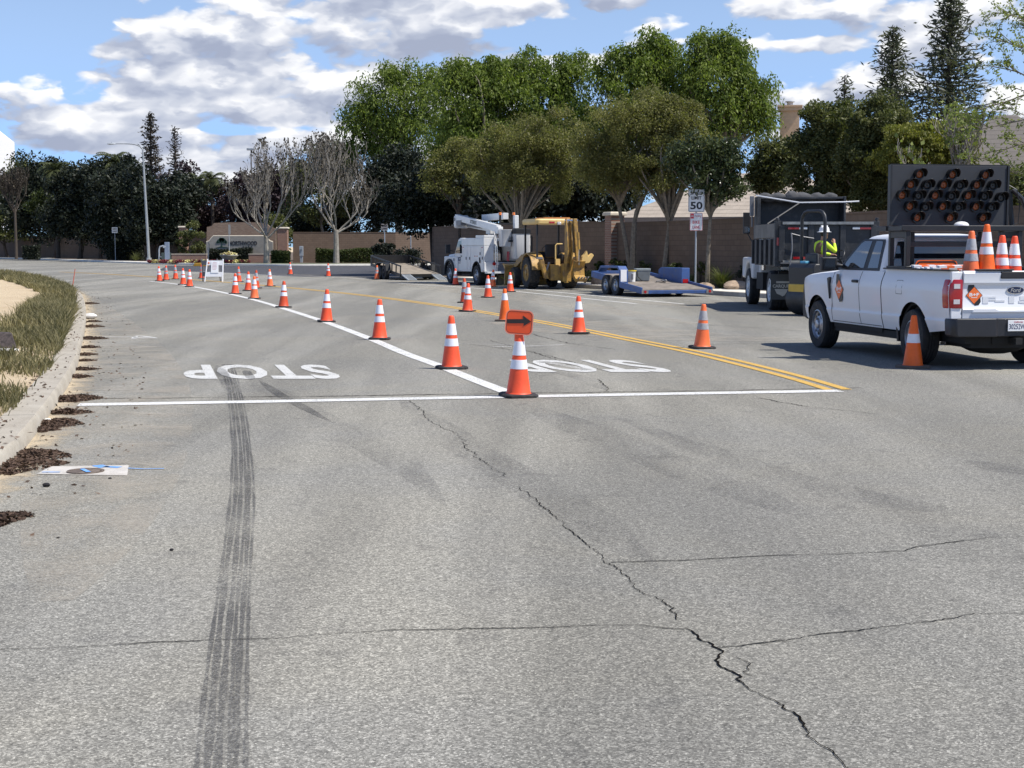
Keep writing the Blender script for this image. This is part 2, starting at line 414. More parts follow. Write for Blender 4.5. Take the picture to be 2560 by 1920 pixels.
# left lot kerb, from behind the camera to the far left
lc = [Vector((-2.2, -3, 0)), Vector((-2.9, 4, 0)), G(0, 1180), G(61, 1124), G(148, 1003), G(192, 922), G(204, 868), G(214, 821), G(216, 785), G(212, 760), G(203, 741), G(179, 726), G(139, 711), G(87, 700), G(0, 685), Vector((-48, 118, 0)), Vector((-80, 140, 0)), Vector((-140, 160, 0))]
lcs = curve_pts(lc, 5)
LP, LI, LN = raised('sand_lot', lcs, [(-170, 160), (-170, -20), (-6, -20)], .13, m_sand, 'curb', .32)
m_joint = M('dark joint', (.09, .08, .065), .9)  # thin dark ribbons marking the kerb joints
JN = MB(); acc = 0
for i in range(12, 62):
    acc += (LP[i + 1] - LP[i]).length
    if acc > 2.4:
        acc = 0; a_0, a_1 = LP[i] + LN[i] * .035, LI[i]; t_0 = (LP[i + 1] - LP[i]).normalized() * .006
        JN.add([(q.x, q.y, .1395) for q in (a_0 - t_0, a_0 + t_0, a_1 + t_0, a_1 - t_0)], [(0, 1, 2, 3)])
        JN.add([tuple(LP[i] - LN[i] * .002 - t_0), tuple(LP[i] - LN[i] * .002 + t_0), tuple(a_0 + t_0 - LN[i] * .004 + Vector((0, 0, .136))), tuple(a_0 - t_0 - LN[i] * .004 + Vector((0, 0, .136)))], [(0, 1, 2, 3)])
tag(JN.build('curb_joints', m_joint, smooth=False), kind='structure')
# right side kerb from side-street corner to beyond the camera's right
rc_ = [Vector((52, 112, 0)), Vector((14, 96, 0)), Vector((-2, 90.3, 0)), Vector((-5.4, 87.5, 0)), Vector((-5.7, 83.5, 0)), Vector((-3.6, 76.5, 0)), Vector((-1.0, 70.5, 0)), G(1480, 722), G(1640, 728), G(1866, 743), Vector((10.6, 44.5, 0)), Vector((13.6, 38.4, 0)), Vector((17.5, 28, 0)), Vector((21, 15, 0)), Vector((23, 0, 0)), Vector((24, -12, 0))]
rcs = curve_pts(rc_, 5)
RP, RI, RN = raised('planting_strip', rcs, [(130, -12), (130, 130)], .14, m_soil, 'curb', .16)
# sidewalk on the right, on the strip behind its kerb
g = MB(); i0 = 26
for i in range(i0, len(RP) - 1):
    a, b_ = RP[i] + RN[i] * .17, RP[i + 1] + RN[i + 1] * .17; c_, d_ = RP[i + 1] + RN[i + 1] * 1.7, RP[i] + RN[i] * 1.7
    g.add([(q.x, q.y, .146) for q in (a, b_, c_, d_)], [(0, 1, 2, 3)])
o = g.build('sidewalk', m_walk, smooth=False, fix=True); up_faces(o); tag(o, kind='structure')
# far side kerb and the land with the entry wall
fc = [Vector((-160, 236, 0)), G(0, 647), G(100, 650), G(202, 653.5), G(290, 657), G(371, 659.5), G(470, 662), G(555, 663), G(700, 664.5), G(833, 664.5), G(960, 664), G(1110, 663), Vector((30, 150, 0)), Vector((70, 165, 0))]
fcs = curve_pts(fc, 4)
FP, FI, FN = raised('verge', fcs, [(200, 420), (-260, 420), (-260, 240)], .15, m_soil, 'curb', .5, m_walk)
g = MB()
for i in range(0, 21):
    a, b_ = FP[i] + FN[i] * .5, FP[i + 1] + FN[i + 1] * .5; c_, d_ = FP[i + 1] + FN[i + 1] * 2.4, FP[i] + FN[i] * 2.4
    g.add([(q.x, q.y, .156) for q in (a, b_, c_, d_)], [(0, 1, 2, 3)])
o = g.build('sidewalk', m_walk, smooth=False, fix=True); up_faces(o); tag(o, kind='structure')
# lawn strip by the entry
m_lawn = M('short grass', (.07, .095, .03), .95, var=.4, scale=8, bmp=.5, bscale=60)
g = MB()
for i in range(26, 46):
    a, b_ = FP[i] + FN[i] * .52, FP[i + 1] + FN[i + 1] * .52; c_, d_ = FP[i + 1] + FN[i + 1] * 5, FP[i] + FN[i] * 5
    g.add([(q.x, q.y, .16) for q in (a, b_, c_, d_)], [(0, 1, 2, 3)])
o = g.build('lawn', m_lawn, smooth=False, fix=True); up_faces(o); tag(o, kind='structure')

# ------------------------------------------------------------------ painted markings
def paint(name, col, wear=.45):
    m, b = newmat(name); p = geopos()
    n1 = noise(p, 60, 4, .7); n2 = noise(p, 2.5, 4, .6)
    c = mixc(smooth(n1, .4, .8), col, tuple(q * .72 for q in col)); X.nt.links.new(c, b.inputs['Base Color']); b.inputs['Roughness'].default_value = .7
    al = 1 - smooth(n1 * .75 + n2 * .28, 1 - wear, 1 - wear + .14) * .85
    X.nt.links.new(al.v, b.inputs['Alpha']); bump(b, n1, .3, .004); return m
m_white = paint('white road paint', (.70, .69, .65), .48); m_yel = paint('yellow road paint', (.62, .38, .08), .45)
m_letter = paint('worn lettering paint', (.60, .59, .55), .47)
m_faint = paint('worn white paint', (.62, .60, .55), .60)
def line(name, pts, w, mat, z=.006, n=6):
    g = MB(); flat_ribbon(curve_pts([q for q in pts], n), w, z, g); o = g.build(name, mat, smooth=False); up_faces(o); return tag(o, kind='structure')
line('stop_line', [G(196, 1013), G(700, 1004), G(1267, 993), G(2100, 978)], .27, m_white)
line('lane_line', [G(1272, 983), G(1180, 948), G(1098, 915), G(1010, 883), G(927, 848), G(815, 806), G(720, 775), G(640, 751), G(560, 732), G(500, 720), G(430, 709), G(375, 703.5)], .19, m_white)
yl = [G(2095, 975), G(1960, 936), G(1740, 882), G(1560, 846), G(1390, 812), G(1240, 786), G(1100, 764), G(930, 741), G(800, 727), G(700, 717.5), G(580, 707), G(450, 697), G(340, 690), G(240, 684), G(150, 680)]
ys = curve_pts(yl, 6)
g = MB()
for off in (-.11, .11):
    q = []
    for i, p_ in enumerate(ys):
        t = (ys[min(i + 1, len(ys) - 1)] - ys[max(i - 1, 0)]).normalized(); q.append(p_ + Vector((t.y, -t.x, 0)) * off)
    flat_ribbon(q, .12, .006, g)
o = g.build('center_line', m_yel, smooth=False); up_faces(o); tag(o, kind='structure')
line('bike_lane_line', [G(500, 679), G(600, 684), G(700, 689), G(820, 692), G(940, 699), G(1118, 707), G(1268, 719.5), G(1480, 739), G(1712, 760.5)], .14, m_white)
line('bike_lane_line', [G(985, 707.5), G(1118, 716), G(1268, 727), G(1480, 748.5), G(1592, 760)], .14, m_white)
line('bike_lane_line', [G(1712, 752), G(1830, 748.5)], .14, m_faint)
def stop(x_r, y_r, x_l, y_n, y_f, name):
    # rotated by half a turn: it faces the traffic that comes towards us
    S0 = G(x_r, y_n); P0 = G(x_l, y_n); dist = G(1280, y_f).y - G(1280, y_n).y
    d = Vector((-.235, .972, 0)); right = (S0 - P0); wv = right.length; right.normalize()
    vs, fs = textmesh('STOP', 1, 0, .032, wv, dist / .972)
    cen = (S0 + P0) / 2 + d * (dist / 2)
    g = MB(); g.add([cen + right * (-q[0]) + d * (-q[1]) + Vector((0, 0, .006)) for q in vs], fs)
    o = g.build(name, m_letter, smooth=False); up_faces(o); return tag(o, kind='structure')
stop(862, 0, 462, 948, 912, 'stop_lettering'); stop(1698, 0, 1314, 931, 900, 'stop_lettering')
# thin old marks
line('paint_mark', [G(240, 843), G(330, 843), G(385, 845)], .22, m_faint); line('paint_mark', [G(335, 847), G(345, 840), G(388, 846), G(332, 845)], .10, m_white, n=2)
line('paint_mark', [G(520, 804.5), G(536, 807), G(604, 808)], .07, m_faint); line('paint_mark', [G(588, 819), G(612, 819.5)], .09, m_faint)
line('paint_mark', [G(1120, 860), G(1250, 862), G(1400, 866)], .10, m_faint); line('paint_mark', [G(1230, 868), G(1330, 866), G(1410, 862)], .16, m_faint)
line('paint_mark', [G(1350, 905), G(1400, 912), G(1470, 926)], .16, m_faint)

# ------------------------------------------------------------------ cracks, joints and tyre marks
rnd = random.Random(4)
m_crack = M('dark crack', (.012, .011, .010), 1, var=.3, scale=20, spec=0)  # near-black strips laid along the cracks
def crack(pts, w, jit=.5, n=1):
    P = [G(q[0] * K, q[1] * K) for q in pts]; out = [P[0]]
    for a, b_ in zip(P, P[1:]):
        L = (b_ - a).length; k = max(2, int(L / .022)); t = (b_ - a) / L; s = Vector((t.y, -t.x, 0)); o = 0
        for i in range(1, k):
            o += rnd.gauss(0, .011 * jit); o *= .93; out.append(a + (b_ - a) * i / k + s * (o + rnd.gauss(0, .0035 * jit)))
        out.append(b_)
    n_ = len(out); ws = []; q = 1
    for i in range(n_): q += rnd.gauss(0, .22); q = min(1.6, max(.55, q)); ws.append(w * q * .40)
    flat_ribbon(out, ws, .004, CR)
CR = MB()
crack([(885, 865), (915, 888), (950, 918), (1000, 955), (1040, 990), (1075, 1018), (1090, 1030)], .012, .9)
crack([(1122, 1053), (1135, 1062), (1160, 1085), (1185, 1105), (1215, 1125), (1238, 1150), (1262, 1172), (1282, 1186), (1302, 1202), (1305, 1213)], .013, .6)
crack([(1305, 1213), (1326, 1222), (1342, 1241), (1372, 1262), (1392, 1284), (1430, 1300), (1447, 1320), (1462, 1340)], .010, .7)
crack([(1480, 1358), (1500, 1370), (1530, 1388), (1545, 1400), (1552, 1418), (1545, 1428), (1566, 1445), (1590, 1468), (1605, 1476)], .016, .5)
crack([(1605, 1476), (1618, 1490), (1650, 1506), (1690, 1530), (1720, 1545), (1735, 1570), (1742, 1590), (1775, 1612), (1800, 1625), (1820, 1648), (1842, 1665)], .015, .45)
crack([(-30, 1407), (100, 1402), (300, 1390), (500, 1383), (620, 1379), (760, 1368), (850, 1362), (1000, 1359), (1100, 1358), (1300, 1352), (1400, 1353), (1440, 1358), (1480, 1360)], .015, .3)
crack([(1320, 1216), (1400, 1213), (1500, 1210), (1600, 1204), (1700, 1200), (1850, 1196), (1950, 1192), (1990, 1180), (2060, 1172), (2140, 1162), (2250, 1161)], .016, .35)
crack([(1545, 1400), (1620, 1393), (1700, 1384), (1800, 1368), (1860, 1362), (1950, 1350), (2040, 1338), (2105, 1326), (2250, 1325)], .018, .4)
crack([(280, 1025), (500, 1028), (700, 1025), (900, 1026), (1090, 1030)], .0045, .3)
crack([(190, 862), (400, 860), (640, 857), (900, 853), (1100, 850), (1500, 845), (1860, 838)], .055, .5)
crack([(1590, 1420), (1615, 1440), (1605, 1452), (1625, 1462)], .007, .8)
crack([(1000, 742), (1080, 752), (1160, 764), (1240, 790)], .02, .6); crack([(1120, 715), (1230, 742), (1330, 755)], .03, .7)
crack([(1640, 860), (1750, 880), (1900, 895)], .02, .6)
crack([(1290, 820), (1312, 845)], .02, .6)
crack([(1500, 745), (1700, 741), (1900, 757)], .03, .6); crack([(1060, 735), (1150, 760), (1300, 800)], .025, .8)
o = CR.build('pavement_cracks', m_crack, smooth=False); up_faces(o); tag(o, kind='structure')
m, b = newmat('tyre rubber mark'); p = geopos()
nn = noise(p, 150, 3, .6) * .75 + noise(p, 1.1, 2, .5) * .3
b.inputs['Base Color'].default_value = (.045, .043, .045, 1); b.inputs['Roughness'].default_value = .8
X.nt.links.new(((1 - smooth(nn, .38, .66)) * .52).v, b.inputs['Alpha']); m_skid = m
m, b = newmat('faint tyre mark'); p = geopos()
nn = noise(p, 90, 3, .6) * .5 + noise(comb_scale(p, (3, .5, 1)), 1, 4, .6) * .6
b.inputs['Base Color'].default_value = (.07, .067, .07, 1); b.inputs['Roughness'].default_value = .8
X.nt.links.new(((1 - smooth(nn, .36, .66)) * .22).v, b.inputs['Alpha']); m_skid2 = m
SK = MB(); core = curve_pts([G(q[0] * K, q[1] * K) for q in ((478, 1700), (486, 1560), (495, 1420), (505, 1300), (516, 1180), (524, 1080), (524, 1000), (519, 930), (511, 870), (503, 830), (492, 787))], 8)
for off, w_, m_ in ((-.135, .035, 0), (-.085, .055, 0), (-.02, .05, 0), (.035, .035, 0), (.075, .045, 0), (.125, .03, 0), (0, .33, 1)):
    q = []
    for i, p_ in enumerate(core):
        t = (core[min(i + 1, len(core) - 1)] - core[max(i - 1, 0)]).normalized(); wob = .01 * math.sin(p_.y * 1.3 + off * 60)
        q.append(p_ + Vector((t.y, -t.x, 0)) * (off * .58 + wob * .25))
    nn_ = len(core); fw = [(.50 + .12 * math.sin(i * .7 + off * 40)) for i in range(nn_)]
    SK.mat(m_); flat_ribbon(q, [w_ * z_ for z_ in fw], .003 + .001 * (1 - m_) + (off + .2) * .001, SK)
def fsk(pts, w, m_=1, z=.0032):
    SK.mat(m_); Q = curve_pts([G(q[0] * K, q[1] * K) for q in pts], 8); n_q = len(Q) - 1; flat_ribbon(Q, [w * (.08 + .92 * min(1, 4 * i / n_q, 4 * (n_q - i) / n_q)) for i in range(n_q + 1)], z, SK)
fsk([(468, 790), (478, 805), (492, 830), (500, 850)], .16, 0, .0075); fsk([(530, 800), (545, 822)], .12, 0, .0075)
fsk([(540, 800), (560, 830), (600, 850), (640, 872), (720, 920), (830, 980), (900, 1030), (960, 1090)], .34); fsk([(560, 822), (600, 850), (640, 872), (720, 915)], .13, 0, .0036)
fsk([(1120, 870), (1300, 940), (1520, 1030), (1750, 1120)], .5); fsk([(1330, 900), (1600, 1000), (1900, 1080), (2120, 1115)], .35, 1, .0038)
fsk([(2090, 995), (2212, 1025)], .3, 1); fsk([(1180, 800), (1250, 815), (1310, 843)], .25, 1, .0041); fsk([(860, 860), (1000, 960), (1200, 1080), (1420, 1230)], .4, 1, .0044)
fsk([(1150, 700), (1330, 690), (1500, 700), (1800, 720)], .5, 1)
o = SK.build('tire_marks', [m_skid, m_skid2], smooth=False); up_faces(o); tag(o, kind='structure')
m, b = newmat('pale road dust'); p = geopos(); n1 = noise(p, 1.3, 5, .65, .5); n2 = noise(p, 60, 3, .6)
b.inputs['Base Color'].default_value = (.46, .41, .33, 1); b.inputs['Roughness'].default_value = .95; X.nt.links.new((smooth(n1 * .8 + n2 * .25, .42, .72) * .5).v, b.inputs['Alpha']); m_dust = m
DS = MB()
def dust(pts, w, z):
    Q = curve_pts([G(q[0] * K, q[1] * K) for q in pts], 8); n_q = len(Q) - 1; flat_ribbon(Q, [w * (.1 + .9 * math.sin(math.pi * i / n_q)) for i in range(n_q + 1)], z, DS)
dust([(1050, 668), (1200, 700), (1450, 725), (1750, 735)], 3.0, .0052); dust([(560, 590), (800, 602), (1100, 640), (1500, 700)], 2.2, .0054); dust([(1350, 650), (1600, 668), (1900, 690)], 1.6, .0056); dust([(190, 640), (230, 700), (260, 800), (230, 1000), (120, 1300)], 1.6, .0050)
o = DS.build('road_dust', m_dust, smooth=False); up_faces(o); tag(o, kind='structure')
# pale sand washed into the gutter, drawn as a thin sheet that breaks up at its edge
m, b = newmat('gutter sand'); p = geopos(); n1 = noise(p, 3.2, 5, .65, .4); n2 = noise(p, 90, 3, .7)
X.nt.links.new(mixc(n2, (.40, .31, .19), (.72, .60, .42)), b.inputs['Base Color']); b.inputs['Roughness'].default_value = .95
uv = X(X.nt.nodes.new('ShaderNodeVertexColor').outputs[0]); edge = smooth(uv + (n1 - .5) * 1.1 + (n2 - .5) * .9, .30, .75) * .85; X.nt.links.new(edge.v, b.inputs['Alpha']); m_gsand = m
V = []; Fc = []; cols = []
for i, (p_, s_) in enumerate(zip(LP, LN)):
    for j, (o_, a_l) in enumerate(((.0, .72), (-.16, .52), (-.34, .26), (-.6, .06), (-1.1, .0))):
        V.append(p_ + s_ * o_ + Vector((0, 0, .003))); cols.append(a_l)
n_ = len(LP)
g = MB(); g.add(V, [(i * 5 + j, i * 5 + j + 1, i * 5 + j + 6, i * 5 + j + 5) for i in range(n_ - 1) for j in range(4)])
o = g.build('gutter_sand', m_gsand, smooth=False); up_faces(o); tag(o, kind='structure')
ca = o.data.color_attributes.new('Col', 'FLOAT_COLOR', 'POINT')
ca.data.foreach_set('color', np.array([[q, q, q, 1] for q in cols], np.float32).ravel())
# ------------------------------------------------------------------ trees and plants
def leaf_quads(C, L, W, rng, dirs=None, spread=1.0):
    """one leaf-shaped face per centre; dirs = preferred long axis"""
    n = len(C); d = rng.normal(size=(n, 3))
    if dirs is not None: d = d * spread + dirs
    d /= np.linalg.norm(d, axis=1)[:, None] + 1e-9
    q = rng.normal(size=(n, 3)); s = np.cross(d, q); s /= np.linalg.norm(s, axis=1)[:, None] + 1e-9
    sc_ = rng.uniform(.6, 1.35, n)[:, None]; a = d * L * sc_ / 2; b = s * W * sc_ / 2
    V = np.stack([C - a, C + b - a * .1, C + a, C - b - a * .1], 1).reshape(-1, 3)
    return V, np.arange(n * 4).reshape(n, 4)
def clump_centres(env, n, rng, hollow=.5):
    vol = np.array([e[3] * e[4] * e[5] for e in env]) ** .55; pick = rng.choice(len(env), n, p=vol / vol.sum()); E = np.array(env)[pick]
    d = rng.normal(size=(n, 3)); d /= np.linalg.norm(d, axis=1)[:, None]
    r = (hollow ** 3 + (1 - hollow ** 3) * rng.random(n)) ** (1 / 3)
    out = rng.random(n) < .22; r[out] = rng.uniform(1.02, 1.26, out.sum())
    return E[:, :3] + d * r[:, None] * E[:, 3:6]
def crown(name, env, nclump, nleaf, rc, L, W, mat, parent, seed, hollow=.5, droop=0, flat=.75, dirs=None, spread=1, lowcut=None):
    rng = np.random.default_rng(seed); cc = clump_centres(env, nclump, rng, hollow)
    if lowcut is not None: cc = cc[cc[:, 2] > lowcut]
    rs = rc * rng.uniform(.55, 1.3, len(cc)); pk = rng.integers(0, len(cc), nleaf)
    d = rng.normal(size=(nleaf, 3)); d /= np.linalg.norm(d, axis=1)[:, None]; r = rng.random(nleaf) ** .45
    off = d * r[:, None] * rs[pk][:, None]; off[:, 2] *= flat
    P = cc[pk] + off
    dv = None
    if droop:                                 # every clump is a hanging umbrella of leaves: a lit dome with trailing sides
        th = rng.uniform(0, 6.28, nleaf); rr = np.sqrt(rng.random(nleaf)); R_ = rs[pk]; wob = 1 + .3 * np.sin(th * 3 + pk)
        P = cc[pk] + np.stack([np.cos(th) * rr * R_ * wob, np.sin(th) * rr * R_ * wob, R_ * .45 - rr ** 2.2 * R_ * droop * (1 + .5 * np.sin(th * 5 + pk * 2)) + rng.normal(0, .10, nleaf) * R_ - (rng.random(nleaf) ** 4) * R_ * .9], 1)
        dv = np.stack([np.cos(th) * (.9 - rr * .5), np.sin(th) * (.9 - rr * .5), -rr * 1.6], 1)
    V, Fq = leaf_quads(P, L, W, rng, dv, spread); return fast(name, V, Fq, mat, parent), cc
def bez(a, b, c, d, n):
    return [a * (1 - t) ** 3 + b * 3 * t * (1 - t) ** 2 + c * 3 * t * t * (1 - t) + d * t ** 3 for t in [i / n for i in range(n + 1)]]
def trunk(name, base, forks, tips, r0, mat, parent, rnd, rt=.02, lean=None, n=7):
    """base -> fork points -> crown tips, one continuous-looking mesh of tapered limbs"""
    g = MB()
    for fk, rf in forks:
        mid = (base + fk) / 2 + Vector((rnd.uniform(-.1, .1), rnd.uniform(-.1, .1), 0)) * (fk - base).length * .25
        P = bez(base, base + (mid - base) * .6, mid + (fk - mid) * .3, fk, 6)
        g.tube([base + Vector((0, 0, -.1))] + P, [rf * 1.7] + [rf * (1.35 - .5 * i / 6) if i else rf * 1.45 for i in range(7)], n)
    for tp in tips:
        fk, rf = min(forks, key=lambda q: (q[0] - tp).length + rnd.uniform(0, .5)); L = (tp - fk).length
        up = Vector((0, 0, L * .45)); j = Vector((rnd.uniform(-1, 1), rnd.uniform(-1, 1), rnd.uniform(-.5, .5))) * L * .12
        P = bez(fk, fk + up * .7 + j, tp - up * .15 + j, tp, 7); r = rf * rnd.uniform(.4, .7)
        g.tube(P, [r * (1 - i / 7) + rt for i in range(8)], 5)
    return g.build(name, mat, parent, smooth=True)
m_bark = M('grey bark', (.20, .17, .13), .9, var=.35, scale=9, bmp=.6, bscale=30)
m_barkd = M('dark bark', (.075, .06, .048), .95, var=.3, scale=9, bmp=.5, bscale=30)
m_barkp = M('pale mottled bark', (.29, .26, .215), .9, var=.3, scale=4, bmp=.4, bscale=18, dirt=((.16, .14, .11), .5, .7))
LF = {'elm': leafmat('bright feathery leaf', (.050, .085, .016), (.27, .33, .065), .42),
      'olive': leafmat('olive young leaf', (.085, .088, .030), (.29, .275, .095), .42),
      'dark': leafmat('dark evergreen leaf', (.008, .013, .008), (.028, .036, .018), .08),
      'mid': leafmat('mid green leaf', (.042, .056, .020), (.18, .185, .065), .3),
      'gloss': leafmat('glossy leaf', (.022, .036, .014), (.10, .12, .045), .1, .3),
      'yellow': leafmat('yellow green leaf', (.10, .11, .02), (.30, .29, .06), .35),
      'lime': leafmat('lime leaf', (.025, .038, .009), (.075, .095, .018), .25),
      'plum': leafmat('purple leaf', (.014, .009, .011), (.06, .038, .045), .15),
      'red': leafmat('redwood needle', (.035, .048, .032), (.15, .155, .095), .25),
      'brown': leafmat('brown needle', (.020, .017, .012), (.07, .055, .035), .1),
      'bud': leafmat('pale bud leaf', (.12, .15, .035), (.32, .36, .11), .4),
      'palm': leafmat('palm frond', (.03, .042, .015), (.12, .13, .05), .15),
      'hedge': leafmat('hedge leaf', (.028, .042, .012), (.10, .12, .028), .2),
      'blade': leafmat('strap leaf', (.05, .07, .018), (.20, .21, .06), .25)}
def PX(px, Y): return (px - 1280) / F * Y
def PZ(py, Y): return HC + (HOR - py) / F * Y
def tree(name, px, Y, baseZ, boxes, kind, label, cat='tree', group=None, seed=1, nclump=60, nleaf=20000, rc=.8, L=.18, W=.09, droop=0,
         bark=None, r0=.14, fork=None, nb=10, hollow=.5, flat=.75, bpx=None, spread=1, lowcut=None):
    """boxes: (px centre, py centre, half w px, half h px[, depth offset]) crown ellipsoids given as seen, at depth Y"""
    s = Y / F; rnd = random.Random(seed)
    base = Vector((PX(bpx if bpx is not None else px, Y), Y, baseZ))
    rt = empty(name, base, 0, label, cat, group)
    env = []
    if kind == 'elm': boxes = [(q[0], q[1] + (30 if q[3] > 30 else 22), q[2] * .93, q[3] * .95) + tuple(q[4:]) for q in boxes]
    for q in boxes:
        dy = q[4] if len(q) > 4 else 0; yy = Y + dy; ss = yy / F
        env.append((PX(q[0], yy) - base.x, dy, PZ(q[1], yy) - base.z, q[2] * ss, max(q[2], q[3] * .7) * ss * .8, q[3] * ss))
    cr, cc = crown('crown', env, nclump, nleaf, rc, L, W, LF[kind], rt, seed, hollow, droop, flat, spread=spread, lowcut=lowcut)
    O = Vector((0, 0, 0)); low = min(e[2] - e[5] for e in env); fz = fork if fork else max(1.0, low * .75)
    cxm = sum(e[0] for e in env) / len(env)
    forks = [(Vector((cxm * .35 + rnd.uniform(-.15, .15), rnd.uniform(-.2, .2), fz)), r0)]
    if r0 > .1: forks.append((Vector((cxm * .6 + rnd.uniform(-.4, .4), rnd.uniform(-.3, .3), fz * 1.25)), r0 * .7))
    tips = [Vector(cc[i]) for i in rnd.sample(range(len(cc)), min(nb, len(cc)))]
    trunk('trunk', O, forks, tips, r0, bark or m_bark, rt, rnd)
    return rt
TG = 'tall feathery trees standing beyond the wall'
# tall feathery trees behind the block wall
tree('shade_tree', 1000, 158, .2, [(1030, 170, 20, 22), (975, 165, 18, 20), (1070, 168, 20, 18), (905, 300, 40, 60), (1000, 235, 95, 75), (930, 262, 62, 50, 1), (900, 212, 38, 18), (1045, 300, 88, 80), (955, 345, 62, 50), (1095, 190, 45, 32), (980, 180, 40, 22)], 'elm', 'leftmost of the tall feathery green trees, its drooping edge reaching out over the bare sycamore', group=TG, seed=11, nclump=190, nleaf=32000, rc=1.5, L=.36, W=.13, droop=1.15, r0=.35, nb=22, spread=.8, hollow=.7)
tree('shade_tree', 1195, 85, .2, [(1140, 158, 18, 16), (1210, 160, 26, 20), (1240, 150, 16, 16), (1180, 225, 90, 75), (1225, 185, 55, 32), (1150, 165, 40, 20), (1190, 320, 100, 70)], 'elm', 'second tall feathery green tree from the left, straight above the bucket truck boom', group=TG, seed=12, nclump=175, nleaf=36000, rc=.8, L=.21, W=.08, droop=1.15, r0=.25, nb=20, spread=.8, hollow=.7)
tree('shade_tree', 1350, 86, .2, [(1322, 135, 10, 26), (1290, 152, 22, 18), (1440, 140, 26, 22), (1405, 150, 14, 24), (1340, 215, 95, 75), (1310, 168, 60, 30), (1425, 165, 34, 38), (1400, 250, 80, 65), (1320, 310, 100, 60)], 'elm', 'middle tall feathery green tree with one thin upright tuft, beyond the yellow backhoe', group=TG, seed=13, nclump=175, nleaf=36000, rc=.8, L=.21, W=.08, droop=1.15, r0=.25, nb=20, spread=.8, hollow=.7)
tree('shade_tree', 1590, 84, .2, [(1620, 98, 26, 22), (1660, 110, 28, 24), (1545, 130, 26, 22), (1580, 138, 18, 20), (1590, 200, 110, 80), (1635, 118, 52, 38), (1540, 160, 65, 45), (1670, 165, 60, 50), (1560, 275, 110, 60)], 'elm', 'tall feathery green tree with a split crown top, behind the largest brownish tree', group=TG, seed=14, nclump=175, nleaf=36000, rc=.8, L=.21, W=.08, droop=1.15, r0=.26, nb=24, spread=.8, hollow=.7)
tree('shade_tree', 1800, 82, .2, [(1755, 92, 22, 18), (1812, 90, 26, 20), (1885, 200, 26, 30), (1893, 300, 18, 40), (1790, 175, 88, 80), (1800, 110, 58, 32), (1850, 235, 62, 70), (1770, 260, 90, 60), (1745, 95, 18, 12), (1880, 275, 32, 50)], 'elm', 'rightmost tall feathery green tree, hanging down beside the tan chimney', group=TG, seed=15, nclump=175, nleaf=36000, rc=.8, L=.21, W=.08, droop=1.15, r0=.25, nb=24, spread=.8, hollow=.7)
# olive-brown street trees in the planting strip
OG = 'young olive-brown street trees in front of the block wall'
tree('street_tree', 1297, 68, .14, [(1310, 385, 115, 75), (1360, 345, 85, 60), (1270, 430, 95, 55), (1400, 420, 75, 65), (1230, 400, 60, 40)], 'olive', 'yellowish olive tree with several thin stems, right behind the bucket truck and backhoe', group=OG, seed=21, nclump=170, nleaf=62000, rc=.5, L=.10, W=.05, r0=.09, nb=34, fork=2.0, hollow=.25, flat=.9)
tree('street_tree', 1581, 61, .14, [(1575, 345, 105, 85), (1620, 290, 80, 52), (1500, 400, 65, 62), (1560, 430, 95, 50)], 'olive', 'largest brownish tree, its trunk forking between the brick pillar and the blue trailer pail', group=OG, seed=22, nclump=170, nleaf=62000, rc=.5, L=.09, W=.045, r0=.12, nb=34, fork=2.5, hollow=.25, flat=.9)
tree('street_tree', 1656, 60, .14, [(1690, 345, 80, 80), (1660, 300, 70, 60), (1720, 400, 60, 60), (1650, 430, 70, 40)], 'olive', 'brownish tree leaning over the blue trailer, just left of the speed limit sign', group=OG, seed=23, nclump=170, nleaf=62000, rc=.5, L=.09, W=.045, r0=.10, nb=34, fork=2.4, hollow=.25, flat=.9)
tree('street_tree', 1768, 55, .14, [(1770, 430, 70, 60), (1800, 395, 55, 45), (1725, 390, 55, 45), (1800, 470, 55, 35)], 'gloss', 'slim-trunked glossy dark green tree directly behind the speed limit sign', seed=24, nclump=170, nleaf=15000, rc=.36, L=.14, W=.07, r0=.07, nb=24, fork=2.6, hollow=.2)
tree('street_tree', 1150, 80, .14, [(1150, 420, 65, 60), (1185, 385, 45, 45), (1110, 455, 50, 35)], 'olive', 'small brown-green tree above the open trailer, left of the bucket truck boom', seed=25, nclump=120, nleaf=16000, rc=.6, L=.13, W=.07, r0=.08, nb=20, hollow=.3, bark=m_barkd)
DG = 'dark trees shading the side street'
tree('evergreen_tree', 1085, 89, .14, [(1075, 490, 90, 62), (1160, 500, 80, 50), (1030, 520, 60, 40)], 'dark', 'dark tree with a leaning black trunk at the left end of the block wall', group=DG, seed=26, nclump=120, nleaf=22000, rc=1.0, L=.24, W=.13, r0=.13, nb=10, bark=m_barkd)
tree('evergreen_tree', 998, 150, .14, [(985, 480, 70, 75), (1000, 430, 50, 40), (950, 500, 40, 50)], 'dark', 'dark tree over the pale lit trunk, left of the black open trailer sign post', group=DG, seed=27, nclump=110, nleaf=20000, rc=1.5, L=.36, W=.18, r0=.14, nb=10, bark=m_barkp, fork=3.0)
tree('evergreen_tree', 1330, 80, .14, [(1330, 480, 150, 75), (1480, 480, 110, 70)], 'dark', 'dark leafy tree beyond the wall, seen in the gaps under the olive trees', seed=28, nclump=150, nleaf=24000, rc=1.2, L=.26, W=.14, r0=.2, nb=6, bark=m_barkd)
